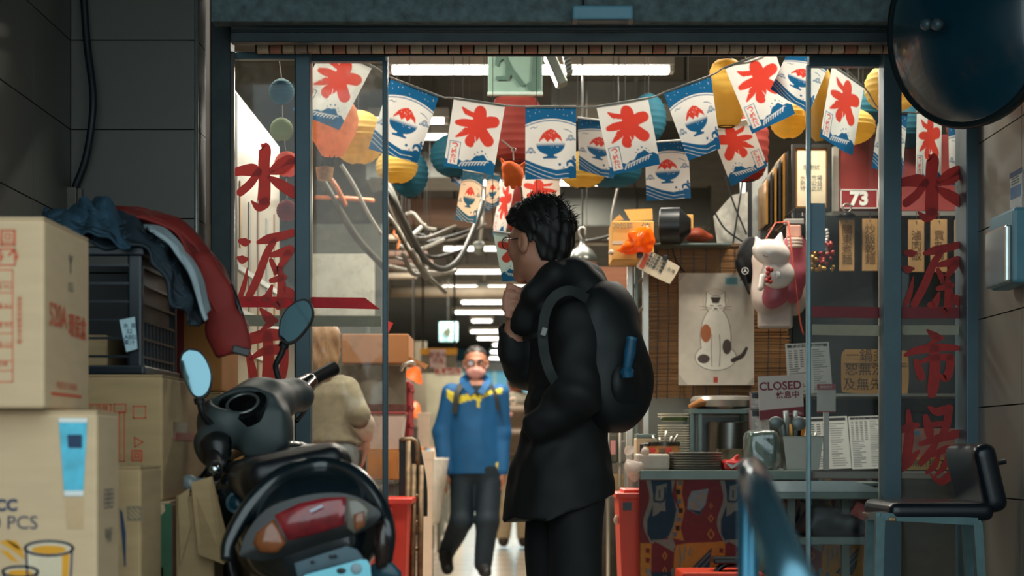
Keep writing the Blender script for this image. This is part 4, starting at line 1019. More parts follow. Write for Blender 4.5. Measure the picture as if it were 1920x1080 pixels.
obj('bunting_line', tube([(P(500,0,6.41).x,6.41,2.66),P(540,60,6.6),P(608,82,6.62),P(700,124,6.66),P(735,146,6.72),P(824,180,6.73),P(851,184,6.75),P(948,198,6.75),P(1032,199,6.755),P(1118,200,6.75),P(1216,184,6.75),P(1244,174,6.72),P(1334,141,6.72),P(1360,126,6.68),P(1450,90,6.67),(P(1500,0,6.41).x,6.41,2.66)], .003, 6, 4), str_m, smooth=True, label='white cord carrying the front row of flags, left and middle', cat='cord')
obj('bunting_line', tube([(P(1440,0,6.41).x,6.41,2.66),P(1470,84,6.64),P(1560,112,6.66),P(1620,163,6.7),P(1650,205,6.72),P(1702,211,6.73),P(1766,216,6.75),P(1800,238,6.76),P(1860,252,6.78),(P(1950,0,6.43).x,6.41,2.3)], .003, 6, 4), str_m, smooth=True, label='white cord carrying the flags inside the right glass', cat='cord')
# lanterns
def lan_m(n, c): return M('lantern_'+n, c, .75, var=.12, scale=9, trans=.5)
LY, LT, LR, LP, LG, LO = lan_m('yellow', rgb(216,184,96)), lan_m('teal', rgb(38,104,122)), lan_m('red', rgb(158,66,56)), lan_m('peach', rgb(238,176,128)), lan_m('sage', rgb(150,160,118)), lan_m('orange', rgb(238,110,44))
rim_m = M('lantern_wire', rgb(48,42,34), .7)
def lantern(px, py, rx, ry, Y, m, label, tall=0.0, cord=True):
    c = P(px, py, Y); k = Y/FPX; rx *= k; ry *= k
    t = thing('paper_lantern', (c.x, c.y, c.z-ry), label, 'lantern', 'paper lanterns under the market ceiling')
    n = 11; prof = []
    for i in range(n*3+1):
        a = -math.pi/2*.90+math.pi*.90*i/(n*3); w = math.cos(a)
        if tall: w = max(w, 0)**.45
        prof.append((rx*w*(1-.05*(i%3==0)), ry*math.sin(a)/math.sin(math.pi/2*.90)))
    obj('paper_shade', lathe(prof, c, 28, cap=False), m, t, smooth=True)
    for s in (0, -1): obj('rim_ring', tube([(c.x+prof[s][0]*math.cos(b), c.y+prof[s][0]*math.sin(b), c.z+prof[s][1]) for b in np.linspace(0,2*math.pi,19)], .003, 5, cap=False), rim_m, t)
    if cord: obj('cord', tube([(c.x,c.y,c.z+ry),(c.x,c.y,3.36)], .002, 5), rim_m, t)
    return t
for a in [(672,258,52,50,7.4,LY,'yellow lantern behind the left ice flag beside the balloon ornament'),(744,312,40,32,7.8,LY,'small yellow lantern below the leftmost bowl flag'),(768,326,36,44,8.0,LT,'dark teal lantern under the small yellow one at left'),
  (850,292,44,40,8.2,LT,'dark teal lantern behind the ice flag left of exit sign'),(1008,262,64,42,8.4,LY,'ochre lantern below the red one, behind the straight bowl flag'),
  (1092,318,46,34,8.0,LY,'ochre lantern half behind the straight bowl flag, low'),(1150,322,54,30,8.2,LT,'teal lantern hanging under the ice flag right of centre'),(1216,222,34,46,7.8,LT,'teal lantern in the gap between two right flags'),
  (1478,222,36,38,7.3,LY,'yellow lantern low behind the flag at right leaf edge'),(1535,190,28,76,7.2,LY,'slim yellow lantern seen through the right glass leaf'),(1590,238,52,34,7.5,LY,'flat yellow lantern behind the right leaf flag'),(1610,206,50,42,7.7,LT,'teal lantern between the yellow ones at right glass'),
  (1674,164,54,46,7.1,LY,'big round yellow lantern near the round mirror'),(1618,266,44,20,7.9,LY,'thin slice of yellow lantern above the red board'),(1700,236,46,42,7.8,LT,'teal lantern behind the right mullion'),(1800,240,26,24,7.9,LR,'small red lantern at the far right of the side window')]:
    lantern(*a)
lantern(967,240,52,62,8.0,LR,'large red lantern with ribbed paper, above the straight bowl flag', 1)
lantern(1362,175,36,62,6.95,LY,'tall yellow barrel lantern between the right flags', 1)
lantern(1398,268,44,70,7.6,LR,'red and white lantern under the tall yellow one', 1)
lantern(964,388,14,46,8.3,LR,'slim red lantern above the standing man\'s hair', 1)
for (y, r, m, l) in ((172,24,LT,'teal patterned ball, top of the string in left window'),(243,22,LG,'sage green ball, second on the string in left window'),(308,24,LO,'orange patterned ball, third on the string in left window'),(395,20,LR,'red patterned ball, lowest on the string in left window')):
    t = lantern(528 if y < 300 else 538, y, r, r, 6.9, m, l, cord=False)
obj('hanging_string', tube([P(523,-60,6.9),P(523,110,6.9),P(528,150,6.9),P(530,220,6.9),P(536,290,6.9),P(538,376,6.9)], .002, 5), str_m, label='thin string holding the four paper balls in left window', cat='string')
hb = thing('balloon_ornament', P(612,338,7.0), 'peach hot-air-balloon lantern with little woven basket', 'ornament')
c = P(625,250,7.0); k = 7.0/FPX
obj('balloon', lathe([(20*k,-42*k),(30*k,-24*k),(44*k,0),(50*k,24*k),(46*k,46*k),(32*k,64*k),(10*k,72*k)], (c.x-.004,c.y,c.z), 28), LP, hb, smooth=True)
bc = P(609,338,7.0)
obj('basket', lathe([(13*k,0),(15*k,8*k),(17*k,24*k),(15.5*k,24*k),(13*k,3*k)], bc, 20), M('wicker', rgb(206,150,92), .8, var=.3, scale=60, bump=.4), hb, smooth=40)
obj('cord', tube([(c.x,c.y,c.z+70*k),(c.x,c.y,3.36)], .002, 5), rim_m, hb)
for dx in (-14,-6,6,14): obj('rope', tube([(bc.x+dx*k,bc.y-.01,bc.z+24*k),(bc.x+dx*1.1*k+.01,bc.y,bc.z+54*k)], .002, 5), rim_m, hb)
# orange toy ornament
toy = thing('orange_toy', P(962,358,6.9), 'orange plush animal charm dangling before the straight bowl flag', 'toy')
s = SDF(P(930,362,6.8)-Vector((0,.0,0)), P(1000,290,7.05), .0035)
kk = 6.9/FPX
s.ell(P(962,326,6.9), (20*kk,16*kk,20*kk), k=0); s.ell(P(954,314,6.89), (14*kk,13*kk,12*kk), k=.012)
for x,y in ((950,346),(962,350),(974,346)): s.cone(P(x,332,6.9), P(x,y,6.9), 6*kk, 5*kk, .008)
s.cone(P(975,315,6.9), P(984,306,6.9), 5*kk, 3*kk, .008); s.cone(P(944,305,6.9),P(940,298,6.9), 4*kk,2*kk,.005)
sdf_obj('plush', s, M('plush_orange', rgb(240,104,30), .8, var=.12, scale=20, bump=.1), toy)
obj('chain', tube([P(940,262,6.9),P(962,280,6.9),P(963,300,6.9)], .003, 6), steel_m, toy); obj('ring', torus(P(963,281,6.9), (0,1,0), .008, .0018, 16, 6), steel_m, toy, smooth=True)

# ================================================================== CEILING OF THE HALL
duct_m = M('duct_grey', rgb(112,114,108), .55, metal=.3, var=.2, scale=4); pipe_m = M('pipe_beige', rgb(150,138,120), .6, var=.2, scale=8); pink_m = M('duct_pinkish', rgb(146,118,104), .7, var=.2, scale=5)
cab_m = [M('cable_%d' % i, c, .55, var=.25, scale=30) for i, c in enumerate([rgb(40,40,36), rgb(92,90,82), rgb(150,146,136), rgb(70,64,54), rgb(196,110,60)])]
def duct(p0, p1, y0, y1, Y, d, m, label, name='ceiling_duct'):
    a = P(p0,y1,Y); c = P(p1,y0,Y); t = thing(name, ((a.x+c.x)/2, Y+d/2, a.z), label, 'duct')
    obj('trunk', box(a.x, c.x, Y, Y+d, a.z, c.z, .008), m, t)
    n = max(2, int((c.x-a.x)/.7))
    for k in range(n+1):
        x = a.x+(c.x-a.x)*k/n; obj('flange', box(x-.012, x+.012, Y-.012, Y+d+.012, a.z-.012, c.z+.012), m, t)
    for x in (a.x+.15, c.x-.15): obj('hanger', tube([(x,Y+d/2,c.z),(x,Y+d/2,3.36)], .006, 6), cab_m[0], t)
duct(1040,1345,150,196,9.8,.5,duct_m,'grey duct behind the right end of the nearest tube lamp')
duct(1050,1330,352,424,13.6,.9,M('duct_dark', rgb(70,72,66), .6, metal=.2, var=.25, scale=4),'wide dark duct above the box and bell lamp')
duct(740,1010,372,404,14.2,.8,pink_m,'pinkish duct above the tangled cables at left')
duct(690,860,284,334,12.2,.6,duct_m,'grey duct behind the teal lanterns at left')
def pipe(pts, r, m, label, name='ceiling_pipe'):
    t = obj(name, tube([P(*q) for q in pts], r, 10), m, None, label, 'pipe', smooth=True)
    for q in (pts[0], pts[-1]):
        a = P(*q); obj('hanger', tube([(a.x, a.y, a.z), (a.x, a.y, 3.36)], .005, 6), cab_m[0], t)
    return t
pipe([(734,547,18.5),(1000,547,18.5)], .055, pipe_m, 'thick beige pipe crossing left of the man\'s hand')
for k, (y, Y) in enumerate([(404,14.0),(412,15.2),(424,15.6),(436,16.2),(446,16.6),(455,17.0)]):
    pipe([(1040+k*6,y,Y),(1190,y+2,Y)], .018 if k else .026, [pipe_m,duct_m,steel_m][k%3], 'grey pipe right of the man\'s hair, %s from the top' % ('topmost','second','third','fourth','fifth','lowest')[k])
pipe([(720,452,15.5),(880,456,15.6)], .03, duct_m, 'grey pipe below the pinkish duct at left')
pipe([(720,425,14.8),(860,420,14.9)], .02, pipe_m, 'thin beige pipe just under the pinkish duct')
pipe([(722,500,16.6),(800,505,16.8)], .03, pipe_m, 'short beige pipe left of the first deep lamp')
# tangled cables
rc = random.Random(12)
main = [
 ([(722,350,9.2),(740,380,9.2),(770,440,9.4),(800,490,9.6),(830,505,9.8),(858,490,10),(880,450,10.2),(900,400,10.6),(905,380,10.8)],.016,0,'thick dark cable sagging in a deep loop under the ceiling'),
 ([(722,340,9.3),(735,365,9.3),(752,410,9.4),(772,460,9.5),(790,500,9.6),(800,520,9.7)],.020,1,'grey cable bundle falling beside the left leaf edge'),
 ([(722,375,9.4),(745,430,9.5),(770,475,9.6),(795,515,9.8)],.014,3,'brown cable falling next to the grey bundle'),
 ([(760,402,9.8),(775,400,9.8),(790,418,9.8),(802,428,9.9),(816,430,10)],.010,2,'white cable kinked above the cable loop'),
 ([(724,398,9.3),(735,412,9.3),(752,438,9.4),(770,470,9.4)],.008,2,'pale cable along the falling bundle'),
 ([(768,460,9.5),(780,478,9.5),(790,500,9.6),(798,514,9.7)],.010,2,'pale cable end near the lower knot'),
 ([(800,455,11),(830,448,11),(860,440,11.2),(890,430,11.4)],.012,0,'dark cable sloping across above the loop'),
 ([(806,440,11.5),(840,452,11.5),(880,440,11.6),(910,420,11.8)],.010,3,'thin brown cable sagging behind the loop'),
 ([(735,412,9.6),(742,425,9.6),(738,438,9.6),(746,446,9.6)],.007,4,'short orange cable hanging near the leaf edge'),
 ([(752,440,9.6),(748,455,9.6),(745,468,9.6)],.007,4,'second short orange cable below the first'),
 ([(765,458,9.6),(764,468,9.6),(770,478,9.6)],.006,4,'lowest short orange cable among the grey ones'),
 ([(795,512,10),(815,530,10.2),(835,548,10.5)],.012,1,'grey cable leaving the lower knot to the right'),
 ([(600,330,8.8),(640,400,8.9),(665,440,9),(690,470,9.1),(720,500,9.2)],.018,3,'thick brown cable behind the left glass leaf'),
 ([(590,370,8.8),(650,372,8.9),(700,376,9)],.012,4,'orange-brown conduit behind the left glass leaf'),
 ([(640,310,8.7),(665,350,8.8),(690,400,8.9),(715,440,9)],.010,2,'pale cable crossing behind the left glass leaf'),
 ([(615,330,8.8),(630,350,8.8),(648,385,8.9)],.012,4,'orange lit cable behind the balloon basket'),
 ([(1160,345,9),(1150,390,9),(1147,410,9),(1148,440,9),(1140,450,9)],.006,2,'white string hanging left of the flattened box'),
 ([(1100,452,9.4),(1130,446,9.3),(1160,438,9.2),(1180,442,9.2)],.009,0,'black lamp lead running to the flattened box'),
]
ORD10 = ['nearest','second nearest','third nearest','fourth nearest','fifth nearest','sixth nearest','seventh nearest','eighth nearest','ninth nearest','farthest']
for k in range(10):
    x = rc.uniform(724,770); y = rc.uniform(380,500); w = rc.uniform(40,110)
    main.append(([(x,y,9.8+k*.1),(x+w*.4,y+rc.uniform(5,40),10+k*.1),(x+w,y+rc.uniform(-10,45),10.3+k*.1)], rc.uniform(.008,.016), (ci_ := rc.choice([0,1,2,3])), '%s loose cable in the tangle above the stock pot, %s' % (('dark','grey','pale','brown')[ci_], ORD10[k])))
for pts, r, c, l in main:
    o = obj('hanging_cable', tube([P(*q) for q in pts], r, 8, 5), cab_m[c], None, l, 'cable', 'cables tangled under the hall ceiling', smooth=True)
    a = P(*pts[0]); obj('tie_wire', tube([a,(a.x,a.y,3.36)], .002, 5), cab_m[0], o)
for (x0,x1,y,Y) in ((722,800,470,12.5),(722,810,486,13),(724,780,512,13.5),(724,790,440,12)):
    obj('ceiling_batten', box(P(x0,0,Y).x, P(x1,0,Y).x, Y, Y+.12, P(0,y+9,Y).z, P(0,y,Y).z, .004), [pink_m, pipe_m][y%4==0], None, 'wooden batten behind the cable tangle, at row %s' % {470:'two',486:'three',512:'four',440:'one'}[y], 'batten')
# exit sign seen from its unlit back
ex = thing('exit_sign', P(966,176,7.6), 'hanging green exit sign plate with running figure, unlit', 'sign')
obj('plate', pbox(915,1017,60,174,7.6,.012,.003), M('exit_green', rgb(132,160,146), .3, var=.05, coat=.3), ex)
fig = M('exit_figure', rgb(84,110,98), .4); gl_l = M('exit_frame_line', rgb(184,200,190), .4)
Yx = 7.597
def fpoly(pp, m=fig, nm='running_figure', Y=Yx): return obj(nm, prism([P(x,y,Y) for x,y in pp], (0,-1,0), .001), m, ex)
fpoly([(930,100),(947,98),(952,112),(960,128),(984,158),(976,162),(958,140),(954,150),(930,150),(930,143),(947,142),(948,122),(943,110),(936,116),(934,124),(928,122)])
fpoly([(1000,98),(1012,98),(1012,166),(1000,172),(990,168),(986,158),(996,152),(998,124)], fig, 'door_figure')
obj('figure_head', lathe([(.012,0),(.012,.001)], P(952,88,Yx), 16, (0,-1,0)), fig, ex)
obj('lower_frame', pbox(914,1018,172,178,7.59,.03,.002), gl_l, ex)
obj('bracket', box(P(920,0,7.6).x, P(1010,0,7.6).x, 7.6, 7.62, P(0,62,7.6).z, 3.36), duct_m, ex)
# small floodlight beside it
sp = thing('spot_lamp', P(1055,130,7.7), 'small tilted floodlight with cooling fins beside the exit sign', 'lamp')
sp_m = M('spot_body', rgb(120,126,118), .4, metal=.5)
obj('body', xf(box(-.022,.022,-.05,.05,-.075,.075,.006), P(1042,130,7.7), ry=math.radians(-24)), sp_m, sp); obj('lens', xf(box(-.026,-.021,-.045,.045,-.065,.065), P(1042,130,7.7), ry=math.radians(-24)), emis('spot_glow', (1,.98,.95), 3), sp)
for k in range(6): obj('fin', xf(box(.022,.05,-.045,.045,-.003,.003), P(1046+k*1.5,108+k*7,7.7), ry=math.radians(-24)), sp_m, sp)
obj('mount', tube([P(1046,100,7.7),P(1044,70,7.7),Vector((P(1044,0,7.7).x,7.7,3.36))], .006, 6), cab_m[0], sp)
# bell lamp and bulkhead lamps
bl = thing('bell_lamp', P(1093,496,9.0), 'grey metal bell-shaped clamp lamp behind the man\'s hood', 'lamp')
k = 9.0/FPX; c = P(1094,495,9.0)
obj('shade', lathe([(27*k,0),(28*k,1*k),(25*k,14*k),(18*k,26*k),(9*k,34*k),(5*k,38*k),(4*k,50*k)], c, 28, (-.05,.12,1), cap=False), M('lamp_pewter', rgb(120,124,118), .3, metal=.7, var=.1), bl, smooth=True)
obj('inner', lathe([(26*k,1*k),(23*k,13*k),(16*k,24*k),(1*k,30*k)], c, 24, (-.05,.12,1), cap=False), M('lamp_inner_pink', rgb(206,172,150), .5), bl, smooth=True)
obj('clamp', tube([P(1092,450,9),P(1086,438,9),P(1088,428,9),P(1096,428,9),P(1097,442,9)], .006, 6, 4), steel_m, bl, smooth=True)
obj('stem', tube([P(1092,448,9),(P(1092,448,9).x,9.0,3.36)], .004, 6), cab_m[0], bl)
for (px,py,Y,l) in ((898,465,12.5,'round drum lamp hanging on a silver bracket left of the man\'s face'),(905,540,20.5,'small round lamp box between the deep tubes')):
    t = thing('drum_lamp', P(px,py+8,Y), l, 'lamp'); k = Y/FPX
    obj('drum', lathe([(8*k,-9*k),(10*k,-9*k),(11*k,8*k),(7*k,10*k)], P(px,py,Y), 20, (0,-.5,.5)), duct_m, t, smooth=40); obj('glass', lathe([(8*k,-9.5*k),(1*k,-10*k)], P(px,py,Y), 20, (0,-.5,.5)), pipe_m, t)
    obj('bracket', tube([P(px+2,py-10,Y),P(px+6,py-50,Y),(P(px+6,0,Y).x,Y,3.36)], .012, 8), steel_m, t, smooth=True)
# signs deep in the hall
sg = thing('hanging_sign', P(840,640,20), 'pale cyan lit sign with dark bird mark hanging deep in hall', 'sign')
obj('panel', pbox(823,858,604,640,20,.05,.004), emis('sign_cyan', (.42,.72,.74), .9), sg); obj('mark', prism([P(x,y,19.99) for x,y in [(830,622),(838,615),(842,612),(846,622),(842,632),(848,636),(836,630)]],(0,-1,0),.002), M('sign_mark', rgb(90,96,76), .6), sg)
obj('chain', tube([P(840,604,20.02),(P(840,0,20.02).x,20.02,3.36)], .006, 6), cab_m[0], sg)
ban = thing('stall_banner', P(825,690,16.5), 'banner with yellow band and pinkish notice above far left stall', 'sign')
obj('cloth', pbox(789,856,655,700,16.5,.02), M('banner_grey', rgb(120,112,96), .7, var=.3, scale=10), ban); obj('yellow_band', pbox(788,857,653,665,16.48,.02), M('banner_yellow', rgb(226,160,40), .6), ban)
nt = obj('notice', pbox(806,836,655,690,16.46,.01), M('notice_pink', rgb(214,186,176), .6), ban); text('營業中\n請進', P(821,672,16.455), X_, Z_, .055, M('notice_ink', rgb(150,60,56), .6), nt)
ws = obj('white_board', pbox(815,866,690,705,16.4,.01), M('notice_white', rgb(222,210,196), .6), ban); text('新鮮熱炒', P(840,697,16.395), X_, Z_, .058, M('notice_red', rgb(200,52,40), .6), ws, bold=.002)
obj('pole', tube([P(793,655,16.52),(P(793,0,16.52).x,16.52,3.36)], .01, 6), cab_m[0], ban); obj('pole', tube([P(852,655,16.52),(P(852,0,16.52).x,16.52,3.36)], .01, 6), cab_m[0], ban)
bs = thing('blue_shopfront', P(935,770,34), 'blue shopfront with added glow at the end of the hall', 'shopfront')
obj('panel', box(-2.4,.75,34.2,34.3,0,2.55), M('shop_blue_glow', rgb(74,150,180), .5, var=.25, scale=2.5, emit=.25), bs)  # faint glow put into the panel to brighten the far wall
obj('poster', pbox(958,976,694,716,34.1,.02), M('poster_tan', rgb(206,190,156), .6, var=.2), bs)
for k in range(4): obj('rib', box(-1.6+k*.62,-1.54+k*.62,34.15,34.2,0,2.5), M('shop_rib', rgb(140,190,200), .4), bs)
obj('lintel', box(-2.4,.75,34.1,34.3,2.42,2.6), M('lintel_grey', rgb(90,96,96), .6), bs)

# ================================================================== STALLS DEEP IN THE HALL, LEFT
wcl = M('pale_bin', rgb(206,180,158), .5, var=.08); orn = M('goods_orange', rgb(206,116,60), .6, var=.3, scale=14)
def stall_lamp(px, py, Y, label, e=12):
    t = thing('stall_lamp', P(px,py+10,Y), label, 'lamp'); k = Y/FPX
    obj('bulb', ellips(P(px,py,Y), 8*k,8*k,8*k,12,8), emis('warm_bulb', (1,.72,.34), e), t, smooth=True); obj('shade', lathe([(22*k,-2*k),(20*k,4*k),(7*k,22*k),(3*k,24*k)], P(px-6,py+4,Y), 16, (.5,0,1), cap=False), M('shade_orange', rgb(226,96,36), .5, emit=.6), t, smooth=True)
    obj('cord', tube([P(px-2,py-22,Y),(P(px-2,0,Y).x,Y,3.36)], .005, 6), cab_m[0], t)
stall_lamp(778,706,14.5,'glowing warm bulb under orange shade beside the stock pot')
stall_lamp(776,772,17.5,'faint warm bulb low behind the left stalls', 5)
def shelf_stall(px0, px1, Y, label, seed, dp=1.0):
    """a market stall table with a skirt and its bins"""
    a, c = P(px0,0,Y), P(px1,0,Y); t = thing('stall_table', ((a.x+c.x)/2,Y+.5,0), label, 'table')
    obj('top', box(a.x,c.x,Y,Y+dp,.72,.76,.005), wcl, t)
    for x in (a.x+.04,c.x-.04):
        for y in (Y+.05,Y+dp-.05): obj('leg', box(x-.02,x+.02,y-.02,y+.02,0,.72), duct_m, t)
    return t
t = shelf_stall(560, 806, 12.6, 'stall table with hanging white cloth left of the masked man', 1)
cl = thing('table_skirt', P(812,900,12.55), 'rumpled white plastic sheet hanging from the stall table edge', 'sheet')
obj('sheet', drape([[P(790,858,12.55),P(822,858,12.6),P(836,860,13.3),P(842,862,14.2)],[P(790,905,12.5),P(824,910,12.6),P(840,900,13.3),P(846,895,14.2)],[P(792,1000,12.5),P(812,985,12.6),P(828,950,13.3),P(838,930,14.2)]],30,16,.02,.6,4), M('sheet_white', rgb(214,206,192), .4, trans=.2), cl, smooth=True)
def bin_(px0,px1,py0,py1,Y,m,label,taper=.85,name='plastic_tub',lid=None):
    a=P(px0,py1,Y); c=P(px1,py0,Y); w=(c.x-a.x)/2; x=(a.x+c.x)/2; h=c.z-a.z
    t=thing(name,(x,Y+w,a.z),label,'bin')
    q=[(-1,-1),(1,-1),(1,1),(-1,1)]; V=[(x+u*w*taper,Y+w+v*w*taper,a.z) for u,v in q]+[(x+u*w,Y+w+v*w,c.z) for u,v in q]+[(x+u*w*.92,Y+w+v*w*.92,c.z) for u,v in q]+[(x+u*w*.8,Y+w+v*w*.8,a.z+h*.1) for u,v in q]
    Fc=[[0,3,2,1],[12,13,14,15]]
    for l in (0,4,8): Fc+=[[l+i,l+(i+1)%4,l+4+(i+1)%4,l+4+i] for i in range(4)]
    obj('tub',(V,Fc),m,t)
    for (x0_,x1_,y0_,y1_) in ((x-w*1.05,x+w*1.05,Y-w*.05,Y+w*.08),(x-w*1.05,x+w*1.05,Y+w*1.92,Y+w*2.05),(x-w*1.05,x-w*.92,Y,Y+w*2),(x+w*.92,x+w*1.05,Y,Y+w*2)): obj('rim',box(x0_,x1_,y0_,y1_,c.z-h*.06,c.z,.003),lid or m,t)
    return t
bin_(782,806,774,838,13.0,wcl,'tall pale peach tub on the far stall table')
bin_(786,812,845,1129,11.6,wcl,'pale bin standing on the floor by the metal bars',.7)
bin_(762,782,800,899,12.9,M('bin_dark',rgb(60,58,52),.6),'dark tub beside the tall peach tub')
rg = random.Random(5)
for k in range(16):
    Y = 14.6+k*.75; x = 770+k*2.6+rg.uniform(-6,6); h = rg.uniform(22,60)*14/Y; w = rg.uniform(14,24); b = HOR+(1-.76)*FPX/Y
    m = [orn, wcl, M('goods_red',rgb(170,60,46),.6,var=.3), M('goods_green',rgb(90,110,70),.7,var=.3), M('goods_blue',rgb(80,140,160),.6,var=.3), M('goods_cream',rgb(220,202,170),.6,var=.2)][k%6]
    if k%3==1: o = obj('goods_jar', lathe([(w*.5*Y/FPX,0),(w*.55*Y/FPX,h*.3*Y/FPX),(w*.5*Y/FPX,h*.8*Y/FPX),(w*.3*Y/FPX,h*.9*Y/FPX),(w*.32*Y/FPX,h*Y/FPX)], P(x,b,Y), 16), m, None, smooth=40)
    else:
        o = obj('goods_box', pbox(x-w/2,x+w/2,b-h,b,Y,w*Y/FPX,.01), m)
    tag(o, 'blurred %s %s on the far left stalls, place %s along the row' % (('orange','peach','red','green','blue','cream')[k%6], 'jar' if k%3==1 else 'packet', ('one','two','three','four','five','six','seven','eight','nine','ten','eleven','twelve','thirteen','fourteen','fifteen','sixteen')[k]), 'goods', 'goods on the far stalls')
for k in range(4): shelf_stall(560+k*60, 806+k*12, 14.4+k*3.2, 'far stall counter %s beyond the white cloth table' % ('first','second','third','fourth')[k], k, 2.8)
def partition(px0,px1,py0,Y,m,label):
    t = obj('stall_partition', box(P(px0,0,Y).x,P(px1,0,Y).x,Y,Y+.06,0,P(0,py0,Y).z,.004), m, None, label, 'partition'); return t
partition(560,800,640,20.5,M('stall_back',rgb(112,104,88),.7,var=.3,scale=3),'grey-brown stall back wall behind the banner')
partition(800,868,700,27,M('stall_back2',rgb(128,124,104),.7,var=.3,scale=3),'pale stall back wall beyond the masked man')
partition(1120,1500,560,22,M('stall_back3',rgb(84,76,66),.7,var=.3,scale=3),'dark stall wall behind the backpack')
# right side of the aisle, behind the backpack
ws_ = thing('wooden_box_shelf', P(1130,545,11), 'reddish wooden box shelf behind the man\'s shoulder', 'shelf')
obj('board', pbox(1085,1180,500,545,11,.4,.006), M('wood_red',rgb(150,98,70),.7,var=.2,scale=8,stretch=(1,1,8)), ws_); obj('lip', pbox(1083,1182,540,548,10.98,.02), M('wood_dark',rgb(96,66,50),.7), ws_)
for x in (1088,1176): obj('support', box(P(x,0,11.1).x-.02,P(x,0,11.1).x+.02,11.1,11.14,0,P(0,545,11.1).z), duct_m, ws_)
sk2 = thing('plastic_sack', P(1150,1000,9.6), 'dark sack of rags standing behind the man\'s legs', 'sack')
s = SDF(P(1105,1090,9.2)-Vector((0,0,.3)), P(1165,880,10.2), .015); s.ell(P(1138,1010,9.7),(.10,.12,.30),k=0); s.cone(P(1138,950,9.7),P(1142,905,9.7),.09,.04,.05); s.warp(wrinkle(.02,.8,2))
sdf_obj('cloth', s, M('sack_brown',rgb(54,48,40),.8,var=.3), sk2)
sh2 = thing('cloth_heap', P(1150,1045,10.0), 'pale cloth heap on the floor behind the red bin', 'cloth')
s = SDF(P(1120,1080,9.6)-Vector((0,0,.1)), P(1180,1010,10.5), .012); s.ell(P(1150,1048,10.0),(.10,.12,.06),k=0); s.ell(P(1140,1062,9.9),(.12,.14,.05),k=.03); s.warp(wrinkle(.014,1,9))
sdf_obj('cloth', s, wcl, sh2)

# ================================================================== FOOD COUNTER ON THE RIGHT
ct_m = M('counter_paint', rgb(112,126,120), .4, metal=.4, var=.15, scale=12)
YF = 7.0
fc = thing('food_counter', (P(1360,0,YF).x, 7.35, 0), 'grey steel food counter draped with a patterned cloth', 'counter')
zt = P(0,882,YF).z; xa, xb = P(1200,0,YF).x, P(1520,0,YF).x
obj('worktop', box(xa, xb, YF, YF+.75, zt-.038, zt, .004), ct_m, fc)
for x in (xa+.36, xb-.03):
    for y in (YF+.06, YF+.70): obj('leg', box(x-.018,x+.018,y-.018,y+.018,0,zt-.038), ct_m, fc)
obj('under_shelf', box(xa+.34,xb-.02,YF+.06,YF+.7,.25,.27), ct_m, fc)
